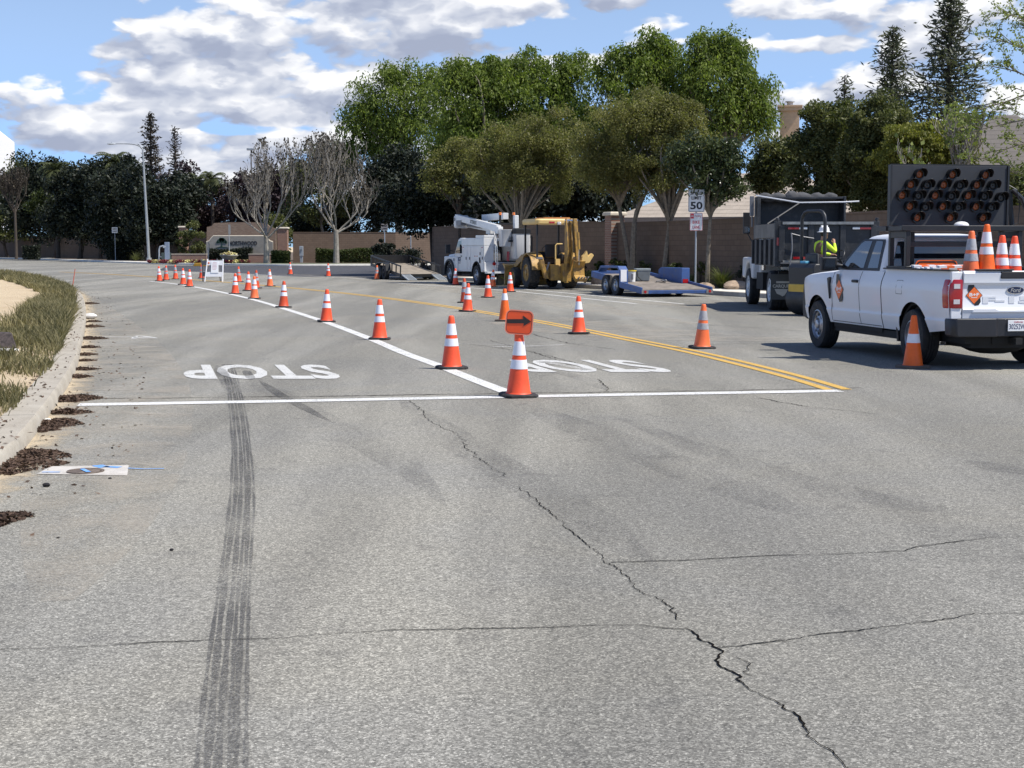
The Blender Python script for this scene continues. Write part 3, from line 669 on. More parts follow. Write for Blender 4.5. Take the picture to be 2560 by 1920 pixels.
# left skyline
def tr(*a, **k): return tree(*a, **k)
LG = 'dark trees along the far left wall'
tr('evergreen_tree', 22, 212, .3, [(22, 560, 66, 34), (20, 510, 91, 89), (-40, 520, 73, 89), (60, 470, 61, 44)], 'mid', 'dull olive tree at the left frame edge, below the thin bare twigs', group=LG, seed=31, nclump=120, nleaf=22500, rc=1.7, L=.42, W=.22, r0=.22, bark=m_barkd, nb=6)
tr('evergreen_tree', 100, 203, .3, [(100, 560, 66, 34), (100, 490, 73, 84), (140, 445, 43, 35)], 'dark', 'dark tree with a brown rounded head, second from the left edge', group=LG, seed=32, nclump=110, nleaf=21000, rc=1.6, L=.42, W=.22, r0=.22, bark=m_barkd, nb=6)
tr('evergreen_tree', 140, 194, .3, [(150, 520, 63, 40), (195, 525, 36, 29), (165, 492, 31, 26)], 'lime', 'low lime green tree lit in front of the dark left trees', seed=33, nclump=80, nleaf=18000, rc=1.1, L=.32, W=.18, r0=.2, bark=m_barkd, nb=8)
tr('evergreen_tree', 205, 184, .3, [(205, 560, 66, 34), (215, 500, 75, 80), (235, 455, 51, 38), (190, 550, 61, 40)], 'dark', 'dense black-green tree between the lime tree and the bike lane sign', group=LG, seed=34, nclump=120, nleaf=22500, rc=1.6, L=.42, W=.22, r0=.24, bark=m_barkd, nb=6)
tr('evergreen_tree', 255, 182, .3, [(255, 560, 66, 34), (262, 470, 56, 58), (250, 452, 36, 22)], 'dark', 'dark tree with a pointed dark top just left of the feathery palm', group=LG, seed=35, nclump=90, nleaf=18000, rc=1.5, L=.42, W=.2, r0=.2, bark=m_barkd, nb=4)
tr('evergreen_tree', 320, 170, .3, [(320, 560, 66, 34), (320, 500, 73, 84), (300, 560, 73, 56)], 'dark', 'dark green tree immediately left of the street lamp', group=LG, seed=36, nclump=120, nleaf=24000, rc=1.6, L=.42, W=.2, r0=.24, bark=m_barkd, nb=6)
tr('evergreen_tree', 400, 163, .3, [(400, 560, 66, 34), (400, 540, 73, 67), (430, 500, 73, 51), (360, 500, 48, 67)], 'dark', 'dark tree right of the street lamp, beneath the two bare conifers', group=LG, seed=37, nclump=120, nleaf=24000, rc=1.6, L=.42, W=.2, r0=.24, bark=m_barkd, nb=6)
tr('plum_tree', 500, 178, .3, [(490, 505, 85, 67), (540, 540, 61, 44), (450, 480, 48, 33)], 'plum', 'purple-leaved tree behind the entry sign, left of the bare sycamores', seed=38, nclump=110, nleaf=21000, rc=1.4, L=.38, W=.2, r0=.2, bark=m_barkd, nb=6)
tr('plum_tree', 665, 172, .3, [(665, 510, 73, 69), (700, 480, 56, 49), (625, 520, 48, 50)], 'plum', 'purple-leaved tree seen through the branches of the left bare sycamore', seed=39, nclump=110, nleaf=21000, rc=1.3, L=.36, W=.2, r0=.2, bark=m_barkd, nb=6)
tr('broadleaf_tree', 820, 158, .3, [(800, 430, 52, 60), (845, 410, 48, 48), (790, 500, 70, 55), (870, 480, 55, 60), (750, 440, 34, 30)], 'mid', 'grey-green tree standing behind the right bare sycamore', seed=40, nclump=150, nleaf=20000, rc=1.1, L=.30, W=.16, r0=.22, nb=8)
tr('evergreen_tree', 900, 165, .3, [(905, 530, 75, 50), (830, 560, 70, 36), (760, 560, 60, 36)], 'dark', 'dark tree between the grey-green tree and the tall feathery trees', seed=41, nclump=110, nleaf=16000, rc=1.4, L=.36, W=.18, r0=.2, bark=m_barkd, nb=6)
tr('broadleaf_tree', 575, 155, .3, [(700, 590, 26, 34), (690, 565, 22, 22)], 'mid', 'small leafy tree right behind the trunk of the left bare sycamore', seed=42, nclump=50, nleaf=6000, rc=.8, L=.26, W=.14, r0=.12, bpx=690, nb=6)
# right side mass behind the wall
tr('broadleaf_tree', 1935, 62, .2, [(1935, 410, 46, 58), (1900, 445, 30, 42), (1975, 385, 24, 34)], 'mid', 'rounded olive-green tree under the chimney, left of the taller dark one', seed=51, nclump=150, nleaf=20000, rc=.42, L=.13, W=.07, r0=.12, nb=6)
tr('broadleaf_tree', 2070, 58, .2, [(2070, 340, 78, 70), (2030, 400, 70, 60), (2110, 420, 66, 60), (2060, 290, 50, 24), (2060, 475, 80, 34)], 'mid', 'big dark green round tree right above the black dump truck', seed=52, nclump=260, nleaf=42000, rc=.42, L=.13, W=.07, r0=.16, nb=8)
tr('broadleaf_tree', 2185, 56, .2, [(2190, 320, 61, 69), (2170, 410, 73, 67), (2190, 480, 61, 51)], 'mid', 'dark green tree filling the gap between the dump truck and the arrow board', seed=53, nclump=190, nleaf=45000, rc=.40, L=.12, W=.065, r0=.15, nb=8)
tr('broadleaf_tree', 2300, 54, .2, [(2300, 385, 107, 73), (2360, 400, 61, 62), (2250, 400, 48, 51)], 'yellow', 'yellow-green bushy tree directly above the arrow board', seed=54, nclump=200, nleaf=45000, rc=.38, L=.12, W=.05, r0=.12, nb=12, droop=.25)
tr('broadleaf_tree', 2480, 52, .2, [(2530, 470, 50, 44), (2440, 490, 60, 34)], 'mid', 'loose green shrubby tree right of the arrow board, before the right house', seed=55, nclump=110, nleaf=11000, rc=.42, L=.12, W=.06, r0=.1, nb=16)

def conifer(px, py_top, Y, half_px, baseZ, kind, label, seed, nbr=90, nl=220, low=.12, sparse=1.0, bark=None, group=None, L=.42, W=.10, power=.8, clump=.38, name='conifer_tree', rb=.035):
    rng = np.random.default_rng(seed); rnd = random.Random(seed); base = Vector((PX(px, Y), Y, baseZ)); Ht = PZ(py_top, Y) - baseZ; Rm = half_px * Y / F
    rt = empty(name, base, 0, label, 'tree', group); g = MB()
    g.tube([(0, 0, -.1), (0, 0, Ht * .5), (0, 0, Ht)], [Ht * .022, Ht * .013, .03], 8); Pc = []; Dv = []
    for i in range(nbr):
        f = low + (1 - low) * (i + rnd.random()) / nbr; z = f * Ht; ln = Rm * (1 - f) ** power * rnd.uniform(.45, 1.15) + .2; th = i * 2.4 + rnd.uniform(-.4, .4)
        d = Vector((math.cos(th), math.sin(th), 0)); rise = rnd.uniform(-.05, .35) + (.35 if f > .8 else 0)
        a = Vector((0, 0, z)); tip = a + d * ln + Vector((0, 0, ln * rise)); mid = a + d * ln * .55 + Vector((0, 0, ln * rise * .2))
        P = bez(a, a + (mid - a) * .5, mid, tip, 5); g.tube(P, [rb * (1.2 - j * .2) * (1 + ln * .15) + .006 for j in range(6)], 4)
        m_ = int(nl * sparse * (.2 + 1.6 * ln / Rm)); t = rng.random(m_) ** .6
        pts = np.array([tuple(q) for q in P]); idx = np.clip(t * 5, 0, 4.999); i0_ = idx.astype(int); fr = (idx - i0_)[:, None]
        pp = pts[i0_] * (1 - fr) + pts[i0_ + 1] * fr; jit = rng.normal(size=(m_, 3)) * clump * (.5 + ln * .10) * np.array([1, 1, .55]); jit[:, 2] -= abs(rng.normal(size=m_)) * clump * .5
        Pc.append(pp + jit); Dv.append(np.tile(np.array([[d.x, d.y, .1]]), (m_, 1)))
    g.build('trunk', bark or m_barkd, rt); V, Fq = leaf_quads(np.concatenate(Pc), L, W, rng, np.concatenate(Dv) * 1.2, .8)
    fast('crown', V, Fq, LF[kind], rt); return rt
conifer(2357, -14, 88, 330, .2, 'red', 'tallest grey-green conifer, reaching the top of the frame above the arrow board', 61, 170, 90, .1, L=.44, clump=.5, power=1.05)
conifer(2216, 80, 92, 250, .2, 'red', 'second tallest conifer, between the dark round trees and the tallest one', 62, 140, 80, .1, L=.40, clump=.45, power=1.05)
conifer(2100, 198, 94, 150, .2, 'red', 'small thin conifer top peeking over the round trees, left of the two big conifers', 63, 80, 40, .2, L=.34, clump=.36, power=1.05)
conifer(386, 288, 195, 58, .3, 'brown', 'sparse dark conifer just right of the street lamp arm', 64, 110, 24, .25, L=.5, W=.17, clump=.32, power=.62, rb=.05)
conifer(446, 322, 190, 52, .3, 'brown', 'nearly dead thin conifer, right of the sparse dark one', 65, 100, 12, .25, L=.5, W=.14, clump=.4, power=.7, rb=.06)

def bare_tree(px, Y, baseZ, top_py, half_px, label, seed, name='sycamore_tree', fork_py=590, nmain=11, bark=None, seeds=True, r0=.24, lean=0, group=None):
    rnd = random.Random(seed); rng = np.random.default_rng(seed); base = Vector((PX(px, Y), Y, baseZ)); rt = empty(name, base, 0, label, 'tree', group)
    Ht = PZ(top_py, Y) - baseZ; fz = PZ(fork_py, Y) - baseZ; Rm = half_px * Y / F; g = MB(); tips = []
    g.tube([(0, 0, -.1), (.02, 0, fz * .5), (lean, 0, fz)], [r0 * 1.25, r0, r0 * .9], 9)
    def grow(a, d, ln, r, lev):
        n = 5; P = [a]; q = a.copy(); dd = d.copy()
        for i in range(n):
            dd = (dd + Vector((rnd.gauss(0, .2), rnd.gauss(0, .2), .13 + .05 * lev))).normalized(); q = q + dd * ln / n; P.append(q.copy())
        g.tube(P, [max(.012, r * (1 - .6 * i / n)) for i in range(n + 1)], 5 if lev < 2 else 4)
        if lev >= 3 or ln < .5: tips.append((P[-1], dd)); return
        tips.append((P[-1], dd))
        for i in range(2, n + 1):
            for _ in range(rnd.choice((1, 1, 2)) if lev < 2 else 1):
                o = Vector((rnd.gauss(0, 1), rnd.gauss(0, 1), .5)).normalized(); nd = (dd * .85 + o * .65).normalized()
                rem = max(.35, Ht - P[i].z); grow(P[i], nd, min(ln * rnd.uniform(.45, .75), rem * rnd.uniform(.7, 1.0)), r * .5, lev + 1)
    for i in range(nmain):
        th = i * 2.4 + rnd.uniform(-.3, .3); el_ = rnd.uniform(.35, 1.3)
        d = Vector((math.cos(th) * math.cos(el_), math.sin(th) * math.cos(el_), math.sin(el_)))
        grow(Vector((lean, 0, fz * rnd.uniform(.85, 1.02))), d, min(Rm / max(.35, math.cos(el_)) * .8, (Ht - fz) * .62), r0 * .42, 0)
    g.build('trunk', bark or m_barkp, rt)
    C = []; 
    for p_, d in tips:
        for _ in range(rnd.choice((1, 2, 3)) if seeds else 1): C.append(tuple(p_ + Vector((rnd.gauss(0, .07), rnd.gauss(0, .07), rnd.gauss(0, .14)))))
    C = np.array(C); V, Fq = leaf_quads(C, .24 if seeds else .18, .13, rng, np.tile([[0, 0, 1.]], (len(C), 1)), .6)
    fast('crown', V, Fq, LF['brown'] if seeds else LF['bud'], rt); return rt
SG = 'bare sycamores by the side street kerb'
bare_tree(668, 136, .16, 350, 118, 'left bare sycamore, its trunk in front of the entry sign wall', 71, group=SG, nmain=7)
bare_tree(842, 137, .16, 338, 108, 'right bare sycamore, its twigs against a grey-green tree', 74, group=SG, nmain=6, fork_py=575)
bare_tree(45, 182, .3, 425, 62, 'leafless twiggy tree poking above the trees at the left edge', 73, name='bare_tree', nmain=8, fork_py=520, bark=m_barkd, r0=.16)
bare_tree(2275, 50, .2, 290, 52, 'bare shoots sticking up behind the arrow board', 75, name='bare_tree', nmain=6, fork_py=440, r0=.05, seeds=False)
bare_tree(2395, 51, .2, 285, 48, 'thin pale stems rising before the yellow-green tree, near its right side', 76, name='bare_tree', nmain=6, fork_py=450, r0=.05, seeds=False)
# budding tree whose branches reach in from the right edge
def reach_tree():
    Y = 44; rnd = random.Random(81); rng = np.random.default_rng(81); base = Vector((PX(2790, Y), Y, .15))
    rt = empty('budding_tree', base, 0, 'budding tree with pale green leaves on thin branches reaching in from the right edge', 'tree'); g = MB(); C = []
    def br(P, r, lev=0):
        P = [Vector((PX(a, Y + dy) - base.x, dy, PZ(b, Y + dy) - .15)) for a, b, dy in P] if lev == 0 else P
        Q = curve_pts([Vector(q) for q in P], 5); n = len(Q); g.tube(Q, [max(.006, r * (1 - .8 * i / n)) for i in range(n)], 5)
        for i in range(3, n):
            if lev > 0 or i > n * .3:
                for _ in range(3): C.append(tuple(Q[i] + Vector((rnd.gauss(0, .05), rnd.gauss(0, .06), rnd.gauss(0, .05)))))
            if lev < 2 and i > n * .25 and rnd.random() < (.5 if lev == 0 else .3):
                d = (Q[i] - Q[i - 1]).normalized(); o = Vector((rnd.uniform(-.8, .1), rnd.gauss(0, .5), rnd.gauss(.15, .7))).normalized(); ln = rnd.uniform(.35, .9) * (.7 if lev else 1)
                br([Q[i], Q[i] + (d * .6 + o * .5).normalized() * ln * .5, Q[i] + (d * .5 + o * .7 + Vector((0, 0, -.1))).normalized() * ln], r * .4, lev + 1)
    for i, (P, r) in enumerate((([(2790, 300, 0), (2700, 150, 0), (2600, 95, .5), (2540, 62, 1), (2500, 50, 1)], .05), ([(2790, 320, 0), (2680, 190, 0), (2580, 135, -.4), (2520, 125, -.5), (2472, 103, -.5)], .05),
                                ([(2790, 340, 0), (2690, 260, .3), (2600, 225, .6), (2530, 190, .8), (2480, 178, 1)], .05), ([(2790, 380, 0), (2680, 330, .4), (2580, 245, 0), (2500, 260, 0), (2410, 290, .2)], .05),
                                ([(2790, 400, 0), (2680, 350, -.5), (2590, 300, -.8), (2520, 310, -1), (2430, 330, -1)], .045), ([(2790, 420, 0), (2690, 390, .5), (2600, 360, 1), (2520, 370, 1), (2460, 400, 1)], .045),
                                ([(2790, 360, 0), (2680, 260, -1), (2600, 180, -1.3), (2550, 160, -1.5)], .045), ([(2790, 440, 0), (2690, 430, 0), (2610, 410, -.4), (2560, 440, -.5), (2510, 430, -.5)], .04))): br(P, r)
    g.tube([(0, 0, -.1), (.1, 0, 2.2), (0, 0, PZ(440, Y)), (0, 0, PZ(300, Y) - .15)], [.2, .15, .13, .09], 8)
    g.build('trunk', m_bark, rt); C = np.array(C); V, Fq = leaf_quads(C, .095, .05, rng); fast('crown', V, Fq, LF['bud'], rt)
reach_tree()
def palm(px, py, Y, label, seed, r=1.9, n=46):
    rnd = random.Random(seed); base = Vector((PX(px, Y), Y, .3)); rt = empty('palm_tree', base, 0, label, 'tree', 'palms on the left skyline'); Ht = PZ(py, Y) - .3
    g = MB(); g.tube([(0, 0, -.1), (.05, 0, Ht * .5), (0, 0, Ht)], [.28, .2, .22], 8); g.build('trunk', m_barkd, rt); g = MB()
    for i in range(n):
        th = rnd.uniform(0, 6.28); e0 = rnd.uniform(-.5, 1.4); ln = r * rnd.uniform(.8, 1.2); d = Vector((math.cos(th), math.sin(th), 0)); q = Vector((0, 0, Ht)); a = e0; P = [q.copy()]
        for k in range(7): q = q + (d * math.cos(a) + Vector((0, 0, math.sin(a)))) * ln / 7; a -= .27; P.append(q.copy())
        s = Vector((-d.y, d.x, 0))
        for k in range(7):
            for sg in (-1, 1):
                for h in (0, .5):
                    b0 = P[k].lerp(P[k + 1], h); wd = .55 * (1 - abs(k - 3) / 6); g.add([b0, b0 + (P[k + 1] - P[k]) * .45, b0 + s * sg * wd + (P[k + 1] - P[k]) * .7 + Vector((0, 0, -.22))], [(0, 1, 2)])
    g.build('crown', LF['palm'], rt, smooth=False)
palm(300, 415, 182, 'tall feathery palm with drooping fronds, left of the street lamp', 1, 2.9, 70)
palm(495, 460, 176, 'palm with pale hanging fronds, behind the entry sign wall', 2, 2.3)
palm(150, 430, 186, 'palm with a round dark head above the lime green tree', 3, 2.4, 60)
palm(535, 452, 172, 'small pale palm just left of the bare sycamore branches', 4, 2.0)

# ------------------------------------------------------------------ shrubs, hedges, grasses
def shrub(px, py, Y, hw, hh, kind, label, seed, cat='shrub', name='shrub', n=1500, L=.07, W=.035, z0=.14, group=None):
    s = Y / F; base = Vector((PX(px, Y), Y, z0)); rt = empty(name, base, 0, label, cat, group); zc = PZ(py, Y) - z0
    crown('foliage', [(0, 0, zc, hw * s, hw * s * .8, max(.1, hh * s))], 26, n, hw * s * .35, L, W, LF[kind], rt, seed, .4)
    g = MB(); 
    for i in range(5): a = i * 1.3; g.tube([(0, 0, -.05), (math.cos(a) * hw * s * .3, math.sin(a) * hw * s * .3, zc)], [.02, .008], 4)
    g.build('stem', m_barkd, rt); return rt
SH = [(1500, 668, 65, 16, 14, 'hedge', 'small bright shrub below the wall, left of the brick pillar foot'), (1535, 660, 63, 14, 18, 'lime', 'upright yellow-green shrub right before the brick pillar'),
      (1553, 667, 62, 16, 14, 'hedge', 'clipped round shrub between the pillar and the forked trunk'), (1608, 668, 61, 20, 13, 'mid', 'low shrub behind the grey cooler'),
      (1690, 672, 58, 20, 14, 'hedge', 'low green shrub left of the speed limit post'), (1750, 668, 57, 16, 16, 'mid', 'leafy shrub just right of the speed limit post'),
      (1862, 690, 54, 22, 30, 'dark', 'dark shrub beside the dump truck front fender'), (1450, 668, 66, 22, 20, 'dark', 'dark shrub under the wall right of the backhoe'),
      (1462, 690, 63, 24, 12, 'mid', 'low spreading shrub near the backhoe bucket'), (1410, 655, 68, 24, 24, 'dark', 'dark shrub hidden behind the backhoe boom')]
for i, q in enumerate(SH): shrub(*q[:6], q[6], 100 + i)
m_rock = M('tan boulder', (.40, .30, .21), .95, var=.3, scale=3, bmp=.8, bscale=9)
def rock(px, py, Y, w, h, label, seed):
    rnd = random.Random(seed); g = MB(); g.ball((0, 0, h * .3), (w, w * .7, h), 14, 9)
    g.v = [tuple(c * (1 + .16 * math.sin(3.1 * x_ / w + 5 * y_ / w + seed) + .1 * math.sin(9 * z_ + seed + 4 * x_)) for c in (x_, y_, z_)) for x_, y_, z_ in g.v]
    o = g.build('boulder', m_rock); o.location = (PX(px, Y), Y, .14); tag(o, label, 'boulder')
rock(1842, 705, 53.5, .55, .22, 'flat tan boulder at the foot of the spiky grass clump', 1); rock(1497, 688, 60.5, .3, .3, 'tan boulder near the front end of the blue trailer', 2)
rock(1765, 700, 54, .35, .18, 'small pale boulder at the foot of the glossy tree', 3)
def spiky(px, Y, r, n, label, seed, kind='blade', z0=.14):
    rnd = random.Random(seed); V = []; Fq = []; 
    for i in range(n):
        th = rnd.uniform(0, 6.28); e0 = rnd.uniform(.55, 1.5); ln = r * rnd.uniform(.6, 1.15); d = Vector((math.cos(th), math.sin(th), 0)); s = Vector((-d.y, d.x, 0)) * .014; q = d * rnd.uniform(0, .12); a = e0
        for k in range(4):
            b = len(V); w0 = 1 - k / 4.2; w1 = 1 - (k + 1) / 4.2; q2 = q + (d * math.cos(a) + Vector((0, 0, math.sin(a)))) * ln / 4; V += [q - s * w0, q + s * w0, q2 + s * w1, q2 - s * w1]; Fq.append((b, b + 1, b + 2, b + 3)); q = q2; a -= .28
    o = fast('grass_clump', [tuple(v) for v in V], Fq, LF[kind]); o.location = (PX(px, Y), Y, z0); tag(o, label, 'plant', 'spiky grass clumps along the wall'); return o
spiky(1806, 54.5, 1.05, 420, 'largest spiky grass clump, right of the glossy tree trunk', 5)
spiky(1722, 57, .75, 220, 'spiky grass clump just left of the speed limit post', 6); spiky(1775, 57.5, .6, 160, 'small spiky grass clump behind the glossy tree trunk', 7)
spiky(1640, 59, .55, 160, 'spiky grass clump behind the blue trailer deck', 8); spiky(343, 158, 1.3, 200, 'dark spiky grass clump left of the street lamp foot', 9, 'mid', .16)
def hedge(x0, x1, y0, y1, Y, kind, label, seed, depth=1.2, n=9000, z0=.15, L=.16):
    a, b = PX(x0, Y), PX(x1, Y); z1 = PZ(y0, Y); rng = np.random.default_rng(seed); h = z1 - z0
    P = rng.random((n, 3)) * [b - a, depth, h]; face = rng.integers(0, 4, n)
    P[face == 0, 1] = rng.normal(0, .05, (face == 0).sum()); P[face == 1, 2] = h + rng.normal(0, .05, (face == 1).sum()); P[:, 2] += .08 * np.sin(P[:, 0] * 1.3 + seed) * (P[:, 2] / h); P[:, 2] = np.clip(P[:, 2], .02, None)
    V, Fq = leaf_quads(P, L, L * .6, rng); rt = empty('hedge', ((a + b) / 2, Y, z0), 0, label, 'hedge'); V[:, 0] -= (b - a) / 2
    fast('foliage', V, Fq, LF[kind], rt); return rt
hedge(680, 724, 632, 656, 138, 'hedge', 'bright clipped box hedge right of the low brick wall', 1)
hedge(790, 970, 625, 654, 141, 'hedge', 'long low hedge behind the right bare sycamore', 2, n=14000)
hedge(525, 630, 624, 652, 146.3, 'dark', 'dark hedge under the entry sign panel', 3, n=9000)
hedge(60, 100, 615, 650, 178, 'dark', 'dark low hedge before the far left wall', 4, n=4000); hedge(270, 360, 603, 655, 168, 'dark', 'dark rounded hedge between the bike lane sign and the street lamp', 5, n=9000)
shrub(485, 600, 152, 36, 40, 'mid', 'tall dense shrub left of the entry sign, behind the low brick wall', 130, n=6000, L=.2, W=.11, z0=.16)
shrub(962, 620, 95, 24, 20, 'dark', 'dark multi-stem shrub under the leaning dark trunk', 131, n=3000, L=.14, W=.07)
shrub(1000, 640, 100, 60, 12, 'dark', 'low dark groundcover shrub behind the open black trailer', 132, n=5000, L=.14, W=.07)

# ------------------------------------------------------------------ verge grass on the left
def verge_grass():
    rng = np.random.default_rng(5); pts = []; hh = []
    seg = np.array([[p.x, p.y] for p in LI]); nor = np.array([[s.x, s.y] for s in LN]); n = len(seg)
    yy = seg[:, 1]; dens = np.array([max(0, 1.0 if 6 < y < 110 else 0) for y in yy])
    cnt = 95000; i = rng.integers(0, n - 1, cnt * 2); t = rng.random(cnt * 2)[:, None]
    p = seg[i] * (1 - t) + seg[i + 1] * t; nn = nor[i]; keepy = (p[:, 1] > 9) & (p[:, 1] < 100)
    w = np.interp(p[:, 1], [8, 14, 18, 24, 32, 45, 60, 75, 100], [3.0, 2.4, 2.0, 1.5, 1.15, 1.0, 1.5, 2.0, 3])
    d = rng.random(cnt * 2) ** .9 * w - .06; q = p + nn * d[:, None]
    cl = np.sin(q[:, 0] * 2.3 + np.sin(q[:, 1] * 1.1) * 2) + np.sin(q[:, 1] * 1.7 + q[:, 0]) + rng.normal(0, .9, cnt * 2) - d / w * 1.3
    keep = keepy & (cl + .9 * np.sin(q[:, 1] * .9 + q[:, 0] * 2.1) > -.05) & (rng.random(cnt * 2) < np.interp(p[:, 1], [9, 20, 40, 100], [1, .9, .6, .45])); q = q[keep][:cnt]; m_ = len(q); d = d[keep][:cnt]
    tall = np.interp(q[:, 1], [9, 16, 22, 30, 40, 100], [.12, .12, .17, .34, .24, .3]) * rng.uniform(.45, 1.25, m_)
    th = rng.uniform(0, 6.28, m_); lean = rng.normal(0, .45, (m_, 2)) * tall[:, None]
    wd = np.interp(q[:, 1], [9, 30, 100], [.006, .012, .035]); sx = np.stack([np.cos(th), np.sin(th)], 1) * wd[:, None]
    z0 = .13; b0 = np.c_[q - sx, np.full(m_, z0)]; b1 = np.c_[q + sx, np.full(m_, z0)]
    mid = np.c_[q + lean * .4, z0 + tall * .6]; m0 = mid.copy(); m1 = mid.copy(); m0[:, :2] -= sx * .7; m1[:, :2] += sx * .7
    tip = np.c_[q + lean, z0 + tall * .95]
    V = np.stack([b0, b1, m1, m0, tip], 1).reshape(-1, 3); k = np.arange(m_) * 5
    Fq = np.concatenate([np.stack([k, k + 1, k + 2, k + 3], 1), np.stack([k + 3, k + 2, k + 4, k + 4], 1)])
    me_f = Fq[:m_]; o = fast('grass', V, np.concatenate([np.stack([k, k + 1, k + 2], 1), np.stack([k, k + 2, k + 3], 1), np.stack([k + 3, k + 2, k + 4], 1)]), m_gr); tag(o, kind='stuff')
m_gr = leafmat('verge grass blade', (.065, .066, .028), (.32, .27, .14), .25, .7)
verge_grass()
# ------------------------------------------------------------------ walls, entry sign, houses
def blockmat(name, c1, c2, mortar, bw, bh, off=.5, ms=.012, axis='xz', rough=.92):
    m, b = newmat(name); v = objvec(); n = X.nt.nodes.new('ShaderNodeTexBrick')
    mp = X.nt.nodes.new('ShaderNodeMapping'); X.nt.links.new(v, mp.inputs[0]); 
    if axis == 'xz': mp.inputs['Rotation'].default_value = (R(-90), 0, 0)
    X.nt.links.new(mp.outputs[0], n.inputs['Vector']); n.inputs['Color1'].default_value = (*c1, 1); n.inputs['Color2'].default_value = (*c2, 1); n.inputs['Mortar'].default_value = (*mortar, 1)
    n.inputs['Scale'].default_value = 1; n.inputs['Mortar Size'].default_value = ms; n.inputs['Brick Width'].default_value = bw; n.inputs['Row Height'].default_value = bh; n.offset = off; n.inputs['Bias'].default_value = 0
    n1 = noise(v, 1.1, 5, .65); n2 = noise(v, 25, 4, .6)
    c = mixc(smooth(n1, .4, .72) * .35, n.outputs[0], mixc(1.0, n.outputs[0], (.68, .66, .64), 'MULTIPLY')); c = mixc(n2 * .35, c, mixc(1.0, c, (.7, .7, .7), 'MULTIPLY'))
    X.nt.links.new(c, b.inputs['Base Color']); b.inputs['Roughness'].default_value = rough; bump(b, n2 - X(n.outputs['Fac']) * 1.5, .35, .01); return m
m_block = blockmat('tan split block', (.150, .103, .072), (.178, .123, .086), (.118, .082, .058), .4, .2)
m_brick = blockmat('red brown brick', (.25, .115, .075), (.34, .17, .11), (.36, .30, .25), .21, .075)
m_bricktan = blockmat('mixed tan brick', (.24, .145, .095), (.32, .22, .15), (.28, .24, .20), .24, .08)
m_cap = M('cream wall cap', (.62, .55, .44), .85, scale=4)
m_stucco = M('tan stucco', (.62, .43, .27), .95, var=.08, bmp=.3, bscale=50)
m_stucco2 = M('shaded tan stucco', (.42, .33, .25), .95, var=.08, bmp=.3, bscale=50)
def wall_run(name, P, z0, z1s, th, label, cat='wall', mat=None, cap=True, group=None):
    """one straight wall stretch from P[0] to P[1] with a cap; local x runs along it"""
    a, b = Vector((*P[0], 0)), Vector((*P[1], 0)); L = (b - a).length; rz = math.atan2((b - a).y, (b - a).x)
    rt = empty(name, (a.x, a.y, z0), rz, label, cat, group); g = MB(); h0, h1 = z1s[0] - z0, z1s[1] - z0
    g.hexa([(0, 0, -.1), (L, 0, -.1), (L, th, -.1), (0, th, -.1), (0, 0, h0), (L, 0, h1), (L, th, h1), (0, th, h0)]); g.build('panel', mat or m_block, rt, False)
    if cap:
        g = MB(); g.hexa([(0, -.03, h0 + .001), (L, -.03, h1 + .001), (L, th + .03, h1 + .001), (0, th + .03, h0 + .001), (0, -.03, h0 + .06), (L, -.03, h1 + .06), (L, th + .03, h1 + .06), (0, th + .03, h0 + .06)]); g.build('cap', mat or m_block, rt, False)
    return rt
def pillar(x, y, rz, w, h, label, z0=.1, group=None, capm=None):
    rt = empty('brick_pillar', (x, y, z0), rz, label, 'pillar', group); g = MB(); g.bb(-w / 2, w / 2, -w / 2, w / 2, 0, h - .12); g.build('shaft', m_brick, rt, False)
    g = MB(); e = w / 2 + .09; g.bb(-e, e, -e, e, h - .119, h - .03); q = e - .05; g.hexa([(-e, -e, h - .029), (e, -e, h - .029), (e, e, h - .029), (-e, e, h - .029), (-q, -q, h + .04), (q, -q, h + .04), (q, q, h + .04), (-q, q, h + .04)]); g.build('cap', capm or m_cap, rt, False, .01); return rt
WP = [(-4.47, 86), (1.7, 71.3), (4.4, 64.6), (7.1, 58), (11.8, 48), (16.5, 37), (22, 24), (27, 4)]
WH = [2.72, 2.8, 2.62, 2.62, 2.74, 2.74, 2.74, 2.74]
WL = ['tan block wall end stretch behind the bucket truck, next to the side street', 'tan block wall stretch behind the backhoe, left of the brick pillar', 'tan block wall stretch right of the brick pillar, behind the speed limit post',
      'tan block wall stretch behind the black dump truck', 'tan block wall stretch seen between dump truck and arrow board', 'tan block wall stretch behind the arrow board', 'tan block wall stretch running out of the right edge']
for i in range(7): wall_run('block_wall', (WP[i], WP[i + 1]), .1, (WH[i] if i != 2 else 2.62, WH[i + 1] if i + 1 != 2 else 2.66), .2, WL[i], group='stretches of the tan block wall')
wall_run('block_wall', (( -4.5, 86.25), (26, 97)), .1, (2.7, 2.7), .2, 'tan block wall turning away along the side street')
th_ = math.atan2(-13, 5.4); pillar(4.4, 64.7, th_, .62, 3.0, 'brick pillar with cream cap in the tan block wall, left of the forked tree')
